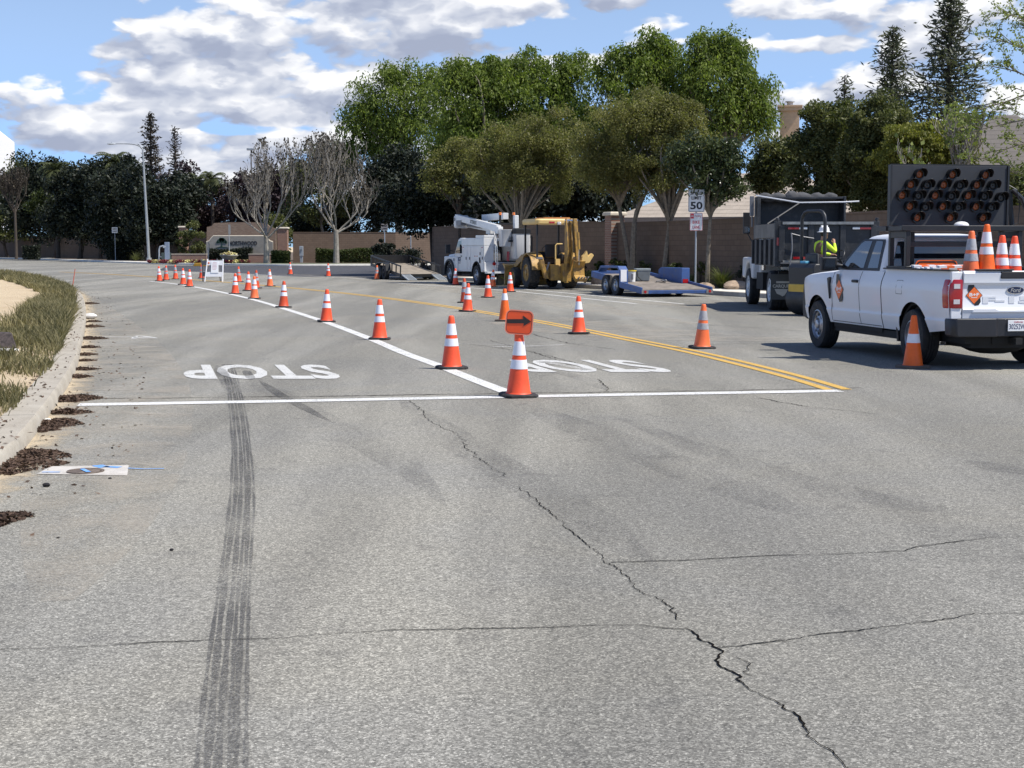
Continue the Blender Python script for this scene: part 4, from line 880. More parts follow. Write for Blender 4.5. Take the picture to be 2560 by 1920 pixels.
# far wall
def fw(x0, Y0, x1, Y1, ht, label, group='stretches of the far wall'):
    return wall_run('block_wall', ((PX(x0, Y0), Y0), (PX(x1, Y1), Y1)), .15, (ht, ht), .25, label, group=group)
fw(-60, 230, 120, 208, 3.1, 'shaded far wall stretch at the left frame edge under the olive trees'); fw(120, 208, 280, 187, 3.1, 'shaded far wall stretch behind the leaning dark trunks'); fw(280, 187, 455, 164, 3.1, 'shaded far wall stretch behind the street lamp')
fw(455, 164, 520, 153, 3.1, 'short far wall stretch directly left of the entry sign'); fw(735, 144, 990, 146, 3.0, 'far wall stretch behind the two bare sycamores'); fw(990, 146, 1140, 150, 3.0, 'far wall stretch lit by the sun beyond the open black trailer')
pillar(PX(466, 157), 156.5, 0, .8, 3.6, 'brick pillar with pale cap left of the entry sign, behind the tall shrub', .15, capm=m_cap); pillar(PX(712, 146), 145.5, 0, .95, 3.35, 'brick pillar with pale cap right of the entry sign and left bare sycamore', .15)
# NORTHWOOD entry sign
Ys = 147.5; rt = empty('entry_sign', (PX(600, Ys), Ys, .15), 0, 'curved brick entry sign wall reading NORTHWOOD with a green tree emblem', 'sign'); s_ = Ys / F
def q2(px, py): return ((px - 600) * s_, PZ(py, Ys) - .15)
g = MB(); out = [q2(518, 665), q2(518, 568), q2(530, 565), q2(536, 558), q2(580, 556), q2(640, 556), q2(668, 560), q2(676, 568), q2(690, 572), q2(690, 665)]; out[0] = (out[0][0], -.1); out[-1] = (out[-1][0], -.1)
g.prism(out, 'y', .6, 1.0); g.build('backing', m_bricktan, rt, False)
pan = [(q2(518, 640)), q2(518, 606), q2(526, 603), q2(531, 596), q2(536, 591), q2(664, 591), q2(670, 596), q2(676, 603), q2(684, 606), q2(684, 640)]
g = MB(); g.prism(pan, 'y', .1, .4); g.build('panel', M('cream sign stucco', (.30, .285, .25), .9, scale=3), rt, False)
g = MB(); g.tube([(x, .25, z + .04) for x, z in pan[1:-1]], .07, 6); g.build('trim', m_cap, rt)
mt = M('dark green emblem', (.02, .06, .045), .7); g = MB(); ex, ez = q2(557, 604)
for dx_, dz_, r_ in ((0, .12, .24), (-.24, .03, .2), (.25, .03, .21), (-.1, .22, .17), (.12, .2, .18), (-.4, -.07, .12), (.4, -.07, .13)): g.lathe([(0, .06), (r_, .06), (r_, .098)], (ex + dx_ * 1.05, 0, ez + dz_), 'y', 14)
g.prism([(ex - .06, ez - .5), (ex + .07, ez - .5), (ex + .03, ez), (ex - .03, ez)], 'y', .06, .098); g.prism([(ex - .62, ez - .6), (ex - .2, ez - .5), (ex + .3, ez - .5), (ex + .72, ez - .6)], 'y', .07, .098); g.build('emblem', mt, rt, False)
g = MB(); ml = M('black sign lettering', (.015, .015, .018), .6); tx, tz = q2(610, 608)
put_text(g, 'NORTHWOOD', frame((tx, .085, tz), (1, 0, 0), (0, 0, 1)), thick=.01, ww=2.75, hh=.42, bold=.02); tx, tz = q2(622, 615.5); put_text(g, 'P A R K', frame((tx, .085, tz - .03), (1, 0, 0), (0, 0, 1)), thick=.01, ww=.95, hh=.12); g.build('lettering', ml, rt, False)
def low_wall(x0, x1, Y, py, label):
    a, b = PX(x0, Y), PX(x1, Y); h = PZ(py, Y) - .16; rt = empty('brick_wall', ((a + b) / 2, Y, .16), 0, label, 'low wall', 'low brick planter walls by the entry sign'); L = (b - a) / 2
    g = MB(); g.bb(-L, L, 0, .3, -.05, h); g.build('panel', m_brick, rt, False); g = MB(); g.bb(-L - .03, L + .03, -.03, .33, h + .001, h + .07); g.build('cap', m_cap, rt, False)
low_wall(432, 519, 144, 636, 'low red brick wall left of the entry sign, behind the flower bed'); low_wall(624, 690, 143.5, 636, 'low red brick wall around the left bare sycamore, right of the bowl planter')
# flower bed: nobody could count the blooms
rng = np.random.default_rng(9); n = 5200; xs = rng.uniform(PX(375, 141), PX(625, 141), n); P = np.c_[xs, rng.uniform(140.2, 141.6, n), rng.uniform(.17, .42, n)]
V, Fq = leaf_quads(P, .16, .14, rng); cid = np.repeat((np.sin(xs * 4.1) + rng.normal(0, .5, n) > .4).astype(int) + ((np.sin(xs * 5.3 + 1) + rng.normal(0, .4, n)) > 1.0).astype(int), 1)
m_fr = M('dark red flowers', (.16, .022, .030), .7, var=.4, scale=20); m_fw = M('cream yellow flowers', (.66, .60, .24), .7, var=.3, scale=20); m_fw2 = M('white flowers', (.7, .66, .55), .7)
tag(fast('flower_bed', V, Fq, [m_fr, m_fw, m_fw2], midx=cid), kind='stuff')
# bowl planter
Yp = 141; rt = empty('bowl_planter', (PX(575, Yp), Yp, .16), 0, 'round grey bowl planter full of cream flowers under the entry sign', 'planter'); g = MB(); s = Yp / F
g.lathe([(.25, 0), (.42, .0), (.55, .25), (.80, .62), (.86, .66), (.86, .74), (.76, .74), (.7, .66), (0, .64)], (0, 0, 0), 'z', 24); g.build('bowl', M('grey cast planter', (.33, .32, .28), .85, scale=3), rt)
n = 700; a = rng.uniform(0, 6.28, n); r = .78 * np.sqrt(rng.random(n)); V, Fq = leaf_quads(np.c_[r * np.cos(a), r * np.sin(a), .74 + rng.uniform(0, .3, n) * (1.1 - r)], .15, .13, rng); fast('flowers', V, Fq, [m_fw, m_fr, m_fw2], rt, midx=rng.integers(0, 3, n) * (rng.random(n) > .4))
# utility pedestal, meter box
m_galv = M('galvanised grey', (.42, .45, .47), .55, .3, scale=3); m_dgreen = M('utility green', (.06, .085, .08), .6)
Yu = 142; rt = empty('utility_pedestal', (PX(755.5, Yu), Yu, .16), 0, 'slim pale grey meter pedestal on the lawn between the sycamores', 'utility box'); g = MB(); g.bb(-.13, .13, -.1, .1, 0, .62); g.bb(-.17, .17, -.14, .14, .621, 1.52); g.bb(-.15, .15, -.12, .12, 1.521, 1.56); g.build('cabinet', m_galv, rt, True, .01)
g = MB(); g.lathe([(0, -.2), (.1, -.2), (.1, -.14)], (0, 0, 1.2), 'y', 12); g.build('meter', M('meter glass', (.2, .22, .24), .3), rt)
Yu = 150; rt = empty('backflow_valve', (PX(410, Yu), Yu, .16), 0, 'grey pipe assembly with elbow pipe right of the street lamp', 'utility pipe'); g = MB(); g.tube([(-.35, 0, 0), (-.35, 0, 1.2), (-.25, 0, 1.5), (.1, 0, 1.6)], .08, 8); g.tube([(.5, 0, 0), (.5, 0, 1.3)], .06, 8); g.tube([(-.35, 0, .5), (.5, 0, .5)], .06, 8); g.build('pipe', m_galv, rt)
g = MB(); g.bb(-.1, .8, -.2, .2, 0, .9); g.build('cabinet', m_dgreen, rt, False, .02)
rt = empty('meter_cabinet', (PX(427, Yu), Yu - 1, .16), 0, 'tall blue-grey service cabinet with a round meter, left of the low brick wall', 'utility box'); g = MB(); g.bb(-.22, .22, -.15, .15, 0, 1.95); g.build('cabinet', M('blue grey enamel', (.22, .27, .35), .5), rt, True, .02); g = MB(); g.lathe([(0, -.25), (.13, -.25), (.13, -.15)], (-.25, 0, 1.5), 'y', 12); g.build('meter', m_galv, rt)
# yellow kerb ramp block
Yr = 128; rt = empty('curb_block', (PX(504, Yr), Yr, 0), 0, 'worn yellow painted curb block on the road behind the folding sign', 'curb block'); g = MB(); g.prism([(-.62, 0), (.62, 0), (.62, .28), (-.5, .28)], 'y', -.2, .4); g.build('block', M('worn yellow paint', (.50, .27, .03), .8, var=.3, dirt=((.2, .15, .08), .5, .6)), rt, True, .03)
# street lamp
Yl = 153; m_pole = M('pale steel pole', (.40, .42, .42), .5, .4, scale=2); base = Vector((PX(376, Yl), Yl, .15)); rt = empty('street_lamp', base, 0, 'tall pale steel street lamp with its arm curving left over the road', 'street lamp')
zt = PZ(378, Yl) - .15; tx = PX(366, Yl) - base.x; g = MB(); g.tube([(0, 0, 0), (tx * .5, 0, zt * .5), (tx, 0, zt)], [.15, .12, .085], 10); g.tube([(0, 0, 0), (0, 0, .4)], [.26, .24], 10); g.build('pole', m_pole, rt)
ax = PX(287, Yl) - base.x; az_ = PZ(363.5, Yl) - .15; g = MB(); g.tube([Vector(q) for q in bez(Vector((tx, 0, zt)), Vector((tx - .2, 0, zt + .55)), Vector((tx - 1.0, 0, az_ + .08)), Vector((ax + .3, 0, az_)), 10)], [.075 - .003 * i for i in range(11)], 8); g.build('arm', m_pole, rt)
g = MB(); g.loft([[(ax + x, y, az_ + z) for y, z in ((-w_, 0), (0, -h_), (w_, 0), (w_ * .5, .1), (-w_ * .5, .1))] for x, w_, h_ in ((.5, .06, .03), (.3, .14, .06), (-.1, .17, .09), (-.35, .08, .04))]); g.cyl((ax + .1, 0, az_ + .09), (ax + .1, 0, az_ + .2), .04); g.build('lamp_head', m_galv, rt)
# small sign posts
m_sgw = M('white sign sheet', (.72, .72, .70), .5, var=.05); m_blk = M('black sign ink', (.012, .012, .014), .5); m_red = M('red sign ink', (.55, .03, .04), .5); m_sgb = M('grey sign back', (.25, .26, .27), .5, .5)
def rrect(w, h, r, n=5, cx=0, cy=0):
    out = []
    for qx, qy, a0 in ((w / 2 - r, -h / 2 + r, -90), (w / 2 - r, h / 2 - r, 0), (-w / 2 + r, h / 2 - r, 90), (-w / 2 + r, -h / 2 + r, 180)):
        for k in range(n + 1): t = R(a0 + 90 * k / n); out.append((cx + qx + r * math.cos(t), cy + qy + r * math.sin(t)))
    return out
def ring(g, pts, wd, y0, y1):
    cx = sum(p[0] for p in pts) / len(pts); cy = sum(p[1] for p in pts) / len(pts); n = len(pts)
    inn = []
    for i in range(n):
        a, b, c = Vector(pts[i - 1]), Vector(pts[i]), Vector(pts[(i + 1) % n]); t = (c - a).normalized(); s = Vector((-t.y, t.x)); inn.append(tuple(b + s * wd))
    vs = [(x, y0, z) for x, z in pts] + [(x, y0, z) for x, z in inn] + [(x, y1, z) for x, z in pts] + [(x, y1, z) for x, z in inn]
    g.add(vs, [(i, (i + 1) % n, (i + 1) % n + n, i + n) for i in range(n)])
def small_sign(px, py_base, Y, py_top, w, h, lines, label, pz=.15, edge=False, col=None):
    base = Vector((PX(px, Y), Y, pz)); zt = PZ(py_top, Y) - pz; rt = empty('sign_post', base, R(0 if not edge else 80), label, 'road sign')
    g = MB(); g.cyl((0, .03, 0), (0, .03, zt - .02), .035, n=8); g.build('post', m_galv, rt)
    g = MB(); g.prism(rrect(w, h, .04, 3, 0, zt - h / 2), 'y', -.012, -.002); p = g.build('panel', col or m_sgw, rt, False)
    if lines:
        g = MB(); k = len(lines)
        for i, t in enumerate(lines): put_text(g, t, frame((0, -.016, zt - h * (i + .75) / (k + .5)), (1, 0, 0), (0, 0, 1)), thick=.001, ww=w * .72, hh=h * .24, bold=.03)
        g.build('lettering', m_blk, p, False)
    return rt
small_sign(292, 655, 164, 568.5, .62, .62, ['BIKE', 'LANE'], 'small white BIKE LANE sign on a thin post left of the street lamp')
small_sign(963, 640, 112, 560, .5, .5, ['BIKE', 'LANE'], 'small weathered sign on a thin post above the black open trailer', col=M('weathered sign sheet', (.34, .31, .28), .6))
small_sign(577, 640, 141.5, 562, .6, .9, None, 'edge-on sign on a thin post in front of the entry sign', edge=True, col=m_sgb)
small_sign(524, 662, 139.5, 606, .5, .75, None, 'edge-on sign on a leaning green post beside the folding white sign', edge=True, col=m_sgb)
small_sign(1028, 650, 103, 588, .10, .12, None, 'bare pale post right of the pale lit trunk, behind the open trailer')
# SPEED LIMIT 50 sign
Yv = 54.5; base = Vector((PX(1738, Yv), Yv, .14)); rt = empty('speed_limit_sign', base, 0, 'white SPEED LIMIT 50 sign above a red lettered BIKE LANE sign on a steel post', 'road sign')
g = MB(); g.tube([(0, .05, -.05), (0, .05, PZ(478, Yv) - .14)], .032, 10); g.build('post', m_galv, rt)
zt = PZ(475.5, Yv) - .14; zb = PZ(531, Yv) - .14; cz = (zt + zb) / 2; h = zt - zb; w = .59
g = MB(); g.prism(rrect(w, h, .05, 4, 0, cz), 'y', -.006, .006); p1 = g.build('panel', m_sgw, rt, False)
g = MB(); ring(g, rrect(w - .03, h - .03, .04, 4, 0, cz), .014, -.009, -.009); sc_ = h / .80
for t, z_, w_, h_ in (('SPEED', .27, .46, .115), ('LIMIT', .10, .36, .115), ('50', -.17, .44, .27)): put_text(g, t, frame((0, -.009, cz + z_ * sc_), (1, 0, 0), (0, 0, 1)), thick=.001, ww=w_, hh=h_ * sc_, bold=.028)
g.build('lettering', m_blk, p1, False)
zt2 = PZ(533, Yv) - .14; zb2 = PZ(577, Yv) - .14; c2 = (zt2 + zb2) / 2; h2 = zt2 - zb2; g = MB(); g.prism(rrect(.46, h2, .04, 4, 0, c2), 'y', -.006, .006); p2 = g.build('panel', m_sgw, rt, False)
g = MB(); ring(g, rrect(.45, h2 - .01, .04, 4, 0, c2), .012, -.009, -.009); g.prism([(-.2, c2 + h2 * .18), (-.09, c2 + h2 * .18), (-.09, c2 + h2 * .45), (-.2, c2 + h2 * .45)], 'y', -.012, -.008)
put_text(g, 'Parking', frame((.06, -.009, c2 + h2 * .31), (1, 0, 0), (0, 0, 1)), thick=.001, ww=.24, hh=.10, shear=.3)
for t, z_ in (('BIKE', -.02), ('LANE', -.30)): put_text(g, t, frame((0, -.009, c2 + h2 * z_), (1, 0, 0), (0, 0, 1)), thick=.001, ww=.26, hh=h2 * .17, bold=.01)
g.build('lettering', m_red, p2, False); g = MB(); put_text(g, 'NO', frame((-.145, -.0135, c2 + h2 * .315), (1, 0, 0), (0, 0, 1)), thick=.001, ww=.08, hh=.06, bold=.02); g.build('lettering', m_sgw, p2, False)

# ------------------------------------------------------------------ houses
def tilemat(name, c):
    m, b = newmat(name); v = objvec(); g_ = X.nt.nodes.new('ShaderNodeSeparateXYZ'); X.nt.links.new(v, g_.inputs[0]); z = X(g_.outputs[2]); x = X(g_.outputs[0])
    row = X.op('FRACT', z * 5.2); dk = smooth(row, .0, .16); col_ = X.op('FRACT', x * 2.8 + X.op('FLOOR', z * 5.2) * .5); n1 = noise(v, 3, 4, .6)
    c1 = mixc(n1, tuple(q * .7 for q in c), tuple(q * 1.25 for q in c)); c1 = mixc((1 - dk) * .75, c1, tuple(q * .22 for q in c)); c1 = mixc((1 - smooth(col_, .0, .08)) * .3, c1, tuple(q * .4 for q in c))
    X.nt.links.new(c1, b.inputs['Base Color']); b.inputs['Roughness'].default_value = .9; bump(b, row, .6, .05); return m
m_tile = tilemat('pale tan roof tile', (.40, .34, .275)); m_tile2 = tilemat('grey brown roof tile', (.17, .15, .13)); m_fascia = M('brown fascia', (.12, .09, .07), .7)
m_glassd = M('dark window glass', (.02, .025, .03), .08, spec=.8, var=.02)
def house(px, Y, rz, w, d, eave, ridge, roofm, label, chim=None, extra=None):
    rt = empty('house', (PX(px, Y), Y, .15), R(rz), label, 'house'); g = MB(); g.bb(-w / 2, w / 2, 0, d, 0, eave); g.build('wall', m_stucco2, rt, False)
    o = .55; rd = (ridge - eave); hw = min(d, w) / 2; rl = max(0, w / 2 - hw); g = MB(); x0, x1, y0, y1 = -w / 2 - o, w / 2 + o, -o, d + o; yc = d / 2; e = eave + .02
    V = [(x0, y0, e), (x1, y0, e), (x1, y1, e), (x0, y1, e), (-rl - .2, yc, ridge), (rl + .2, yc, ridge)]; V2 = [(a, b, c - .22) for a, b, c in V[:4]]
    g.add(V + V2, [(0, 1, 5, 4), (1, 2, 5), (2, 3, 4, 5), (3, 0, 4), (0, 6, 7, 1), (1, 7, 8, 2), (2, 8, 9, 3), (3, 9, 6, 0), (6, 9, 8, 7)]); rf = g.build('roof', roofm, rt, False, fix=True)
    for wx in (-w * .25, w * .25): g = MB(); g.bb(wx - .7, wx + .7, -.06, .05, 1.0, 2.2); f_ = g.build('window', m_cap, rt, False); g = MB(); g.bb(wx - .62, wx + .62, -.075, -.061, 1.08, 2.12); g.build('pane', m_glassd, f_, False)
    if chim:
        cx, cy, cw, ch, t = chim; g = MB(); g.bb(cx - cw / 2, cx + cw / 2, cy - .45, cy + .45, eave, ch - .3); g.bb(cx - cw / 2 - .1, cx + cw / 2 + .1, cy - .55, cy + .55, ch - .299, ch - .1); g.bb(cx - cw / 2 - .16, cx + cw / 2 + .16, cy - .61, cy + .61, ch - .099, ch); c_ = g.build('chimney', m_stucco, rf, False, .01)
        g = MB(); g.lathe([(.16, 0), (.16, .18), (.26, .2), (.26, .24), (0, .3)], (cx, cy, ch), 'z', 12); g.build('flue_cap', m_galv, c_)
    return rt, rf
house(1850, 72, -20, 11.5, 9, 2.9, 5.2, m_tile, 'tan house behind the speed limit sign with pale tile roof and a stucco chimney', None)
Yc = 80; house(1960, 80, -10, 9, 8, 3.0, 5.6, m_tile, 'house behind the dark green round trees, its tan chimney rising above them', (PX(1950, 82) - PX(1960, 80), 2.5, 1.02, PZ(271, 82.5) - .15, 0))
hr, rf = house(2530, 60, -12, 9.5, 9, 2.9, PZ(300, 64), m_tile2, 'house with a steep grey-brown tile roof at the right edge behind the arrow board')
g = MB()
for x_ in (-2.6, -2.0, -1.4):
    z_ = 4.15; y_ = -.45 + (z_ - 2.9) / (PZ(300, 64) - 2.9) * 4.9; g.box((x_, y_, z_ + .06), (.42, .34, .05), (R(27), 0, 0))
g.build('skylight', M('bright skylight', (.6, .68, .75), .2), rf, False)
rt = empty('white_building', (PX(-60, 400), 400, .1), 0, 'tall white building with one slanted corner at the left edge, beyond the trees', 'building'); g = MB(); zt = PZ(322, 400); wv = 66 * 400 / F
g.prism([(-20, 0), (wv, 0), (wv, zt - 3.2), (wv - 4, zt), (-20, zt)], 'y', 0, 14); g.build('wall', M('white cladding', (.72, .73, .74), .7, var=.04), rt, False); g = MB()
for i in range(4): g.bb(-20, wv + .05, -.06, -.01, zt - 3.6 - i * 9, zt - 3.3 - i * 9)
g.build('band', m_galv, rt, False)
# slim far pole with floodlight head seen through the left sycamore
rt = empty('floodlight_pole', (PX(634, 200), 200, .2), 0, 'thin far pole with a flat lamp head rising through the left bare sycamore', 'light pole'); zt = PZ(383, 200); g = MB(); g.cyl((0, 0, 0), (0, 0, zt), .12, .07, 8); g.build('pole', m_barkd, rt); g = MB(); g.bb(-.55, .55, -.2, .2, zt, zt + .3); g.build('lamp_head', m_galv, rt, True, .05)
# ------------------------------------------------------------------ traffic cones
def conemat(name, col, dirt=.35):
    return M(name, col, .5, var=.10, scale=5, dirt=((col[0] * .45, col[1] * .6 + .03, .03), .56, dirt), bmp=.08, bscale=30)
m_or = conemat('cone orange', (.94, .095, .028)); m_or2 = conemat('faded cone orange', (.94, .18, .055), .3); m_or3 = conemat('dirty dark cone orange', (.62, .075, .02), .75)
m_orn = conemat('plain bright cone orange', (.92, .14, .012), .2)
m_bw = M('white reflective collar', (.80, .80, .84), .35, var=.05, scale=8, dirt=((.45, .42, .40), .62, .5)); m_bg = M('worn grey collar', (.40, .40, .42), .5, var=.14, scale=8, dirt=((.22, .17, .15), .5, .6))
m_rub = M('black rubber foot', (.022, .021, .021), .8, var=.3, scale=8, dirt=((.09, .075, .06), .5, .6)); m_rubb = M('dusty brown rubber foot', (.13, .10, .075), .85, var=.2)
def cone_r(z): return .135 - (z - .04) * (.135 - .036) / (.72 - .04)
def make_cone(kind, label, group='traffic cones along the road'):
    rt = empty('traffic_cone', (0, 0, 0), 0, label, 'traffic cone', group)
    om = {'o': m_or, 'f': m_or2, 'd': m_or3, 'n': m_orn}[kind[0]]; bm_ = m_bg if kind[1] == 'g' else m_bw
    g = MB(); a = .188; c = .05; pts = [(a - c, -a), (a, -a + c), (a, a - c), (a - c, a), (-a + c, a), (-a, a - c), (-a, -a + c), (-a + c, -a)]
    g.loft([[(x * k, y * k, z) for x, y in pts] for k, z in ((1, 0.004), (1, .03), (.93, .042))]); g.build('base', m_rubb if kind[0] == 'n' else m_rub, rt)
    g = MB(); prof = [(cone_r(.03) + .012, .036), (cone_r(.05) + .006, .046), (cone_r(.06), .06)] + [(cone_r(z), z) for z in (.2, .4, .6, .7)] + [(.034, .715), (.028, .722), (.022, .70), (0, .69)]
    g.lathe(prof, (0, 0, 0), 'z', 28); g.build('body', om, rt)
    bands = {'2': ((.315, .415), (.465, .615)), '1': ((.35, .47),), '3': ((.47, .62),)}[kind[2]]
    for z0, z1 in bands:
        g = MB(); g.lathe([(cone_r(z0), z0 - .001), (cone_r(z0) + .0035, z0), (cone_r(z1) + .0035, z1), (cone_r(z1), z1 + .001)], (0, 0, 0), 'z', 28); g.build('reflective_band', bm_, rt)
    return rt
protos = {}; crnd = random.Random(2)
def cone(dx, dy, kind, label, rz=None, sc_=1.0, at=None, tilt=None, group='traffic cones along the road'):
    if kind not in protos: protos[kind] = o = make_cone(kind, label)
    else: o = copy_tree(protos[kind])
    tag(o, label, 'traffic cone', group)
    p = at if at is not None else G(dx, dy)
    o.location = (p.x, p.y, p.z); o.rotation_euler = (tilt[0] if tilt else crnd.gauss(0, .02), tilt[1] if tilt else crnd.gauss(0, .02), R(rz if rz is not None else crnd.uniform(-35, 35))); o.scale = (sc_,) * 3; return o
CONES = [(399, 703, 'ow2', 'leftmost white-banded cone, at the far end of the white lane line'), (415, 700, 'og2', 'grey-banded cone close behind the leftmost cone'),
 (439, 698, 'og2', 'grey-banded cone standing alone between the leftmost pair and the white-banded pair'), (458, 712, 'ow2', 'left cone of the overlapping white-banded pair on the far lane line'),
 (474, 717, 'ow2', 'right and nearer cone of the overlapping white-banded pair on the far lane line'), (504, 696, 'og2', 'grey-banded cone half hidden left of the folding white sign'),
 (588, 735, 'ow2', 'white-banded cone on the lane line just right of the folding white sign'), (597, 705, 'og2', 'grey-banded cone right behind the cone beside the folding sign'),
 (620, 727, 'ow2', 'white-banded cone a step behind and left of the faded red cone'), (641, 721, 'dg2', 'dull cone almost hidden behind the faded red cone'),
 (636, 747, 'fw2', 'faded red cone with white bands on the lane line, hiding a dull one'), (675, 716, 'fw2', 'pale orange cone with broad white bands on the yellow centre line'),
 (726, 686, 'ow2', 'cone on the side street mouth, left of the two there'), (821, 691, 'ow2', 'cone on the side street mouth, right one, near the black trailer'),
 (709, 769, 'dw2', 'dirty dark orange cone with torn top, on the lane line'), (816, 805, 'ow2', 'bright cone on the lane line, fourth counted from the arrow sign cone'),
 (949, 849, 'ow2', 'cone on the lane line between the bright cone and the one beside the arrow sign'), (1129, 922, 'ow2', 'large near cone directly left of the arrow sign cone'),
 (942, 699, 'fg2', 'cone standing in front of the black open trailer wheels'), (1139, 713, 'ow2', 'cone before the front wheel of the bucket truck'),
 (1162, 757, 'dg2', 'dull cone half hidden behind another in the opposite lane'), (1168.5, 779, 'ow2', 'front cone of the overlapping pair in the opposite lane'),
 (1220, 744, 'ow2', 'cone in the opposite lane below the bucket truck rear wheel'), (1231.5, 718, 'fw2', 'cone with a dark rounded foot right behind the bucket truck'),
 (1275.6, 730, 'ow2', 'cone standing just left of the backhoe rear wheel'), (1262, 803, 'nw3', 'tall orange cone with a single high white band behind the arrow sign'),
 (1447, 835, 'ow2', 'cone with a black smear near its foot, beyond the yellow line'), (1755, 871, 'fg2', 'grey-banded cone on its own between the blue trailer and the white pickup'),
 (2282, 920, 'nw1', 'orange cone with one low white band standing beside the pickup rear wheel')]
for x, y, k, lb in CONES: cone(x, y, k, lb)
big = cone(1296, 992, 'ow2', 'nearest cone, carrying the orange arrow sign on its tip', 18)
# orange arrow sign stuck on the nearest cone
bp = G(1296, 992); so_ = empty('arrow_sign', (bp.x, bp.y, .60), R(-4), 'rounded orange sign with a black right arrow slotted on the nearest cone', 'traffic sign')
m_sor = M('orange sign sheet', (.92, .10, .022), .4, var=.05, dirt=((.6, .1, .05), .6, .4)); m_sor2 = M('pale orange sign rim', (.95, .26, .16), .4)
g = MB(); g.X = Matrix.Rotation(R(4.5), 4, 'Y'); g.prism(rrect(.305, .27, .06, 6, -.005, .225), 'y', -.062, -.054); pn = g.build('panel', m_sor, so_, True)
g = MB(); g.X = Matrix.Rotation(R(4.5), 4, 'Y'); ring(g, rrect(.305, .27, .06, 6, -.005, .225), .012, -.064, -.064); g.build('rim', m_sor2, pn, False)
g = MB(); g.X = Matrix.Rotation(R(4.5), 4, 'Y'); ring(g, rrect(.279, .244, .05, 6, -.005, .225), .004, -.0645, -.0645); g.prism([(-.135, .205), (.045, .22), (.045, .19), (.125, .245), (.03, .305), (.035, .265), (-.14, .25)][::-1], 'y', -.066, -.063); g.build('arrow', M('black arrow ink', (.03, .022, .02), .6), pn, False)
g = MB(); g.lathe([(.046, .02), (.042, .13), (.02, .15), (0, .15)], (0, 0, 0), 'z', 16); g.bb(-.02, .02, -.056, -.03, .03, .19); g.build('sleeve', m_sor, so_)
# folding white A-frame sign
p = G(540, 704); rt = empty('folding_sign', (p.x, p.y, 0), R(-8), 'white folding barricade sign with a paper notice taped on it', 'folding sign'); s = p.y / F; Wd = 46 * s; Hh = 1.07
m_pl = M('white barricade plastic', (.80, .80, .80), .5, var=.04); m_gpl = M('grey barricade back', (.20, .20, .21), .6)
for sgn, nm in ((-1, 'front_frame'), (1, 'rear_frame')):
    g = MB(); mm = m_pl if sgn < 0 else m_gpl; y0, y1 = sgn * .34, sgn * .04
    if sgn > 0: g.X = Matrix.Translation((-.32, 0, 0))
    for sx in (-1, 1): g.tube([(sx * Wd / 2, y0, 0), (sx * (Wd / 2 - .06), y1, Hh)], .032, 6)
    for za, zb in ((.24, .46), (.78, 1.0)):
        ya = y0 + (y1 - y0) * za / Hh; yb = y0 + (y1 - y0) * zb / Hh; g.hexa([(-Wd / 2 + .02, ya - .02, za), (Wd / 2 - .02, ya - .02, za), (Wd / 2 - .02, ya + .02, za), (-Wd / 2 + .02, ya + .02, za), (-Wd / 2 + .04, yb - .02, zb), (Wd / 2 - .04, yb - .02, zb), (Wd / 2 - .04, yb + .02, zb), (-Wd / 2 + .04, yb + .02, zb)])
    g.build(nm, mm, rt)
def yat(z): return -.34 + .30 * z / Hh
g = MB(); z0, z1 = .42, .96; g.hexa([(-.16, yat(z0) - .04, z0), (.22, yat(z0) - .04, z0), (.22, yat(z0) - .03, z0), (-.16, yat(z0) - .03, z0), (-.18, yat(z1) - .04, z1), (.18, yat(z1) - .04, z1), (.18, yat(z1) - .03, z1), (-.18, yat(z1) - .03, z1)]); nt_ = g.build('notice', M('white paper', (.86, .86, .85), .8, var=.02), rt, False)
g = MB(); rl = random.Random(3)
for i in range(6):
    z = .90 - i * .062; w_ = rl.uniform(.08, .14); g.box((0, yat(z) - .043, z), (w_ * 2, .002, .016))
g.build('handwriting', M('pink marker ink', (.75, .25, .3), .8), nt_, False)
g = MB(); g.ball((-.3, yat(.9) - .035, .88), (.05, .01, .05), 8, 5); g.build('reflector', m_or2, rt)
g = MB(); z0, z1 = .36, .8; g.hexa([(-.26, yat(z0), z0), (.26, yat(z0), z0), (.26, yat(z0) + .01, z0), (-.26, yat(z0) + .01, z0), (-.26, yat(z1), z1), (.26, yat(z1), z1), (.26, yat(z1) + .01, z1), (-.26, yat(z1) + .01, z1)]); g.build('back_panel', m_gpl, rt, False)
# thin orange stake at the left kerb
p = G(180, 726); rt = empty('survey_stake', (p.x, p.y, .0), 0, 'thin leaning red-orange survey stake at the left curb bend', 'stake'); g = MB(); g.tube([(0, 0, 0), (.14, 0, .81)], [.018, .014], 6); g.build('rod', M('faded red orange', (.65, .13, .07), .6), rt); g = MB(); g.ball((0, 0, .02), (.12, .1, .025), 10, 5); g.build('foot', m_rub, rt)
# utility box lid in the road with blue paint
a, b, c, d = G(92, 1186), G(318, 1190), G(322, 1164), G(128, 1167); rt = empty('valve_cover', tuple((a + b + c + d) / 4), 0, 'pale concrete slab with a round valve lid and blue spray paint in the left lane', 'utility cover'); o0 = (a + b + c + d) / 4
P = [q - o0 for q in (a, b, c, d)]; g = MB(); g.add([(q.x, q.y, .0045) for q in P] , [(0, 1, 2, 3)]); o = g.build('slab', M('chalky concrete', (.52, .49, .44), .9, var=.15, scale=4), rt, False); up_faces(o)
lid = G(214, 1180) - o0; g = MB(); g.lathe([(.135, .005), (.135, .012), (.115, .012), (.11, .008), (0, .009)], (lid.x, lid.y, 0), 'z', 28); g.build('lid', M('rusty lid', (.13, .10, .08), .9, var=.4, scale=14, dirt=((.3, .25, .18), .5, .6)), rt)
m_blu = M('blue marking paint', (.14, .33, .68), .8, var=.25, scale=9, dirt=((.4, .4, .38), .5, .7))
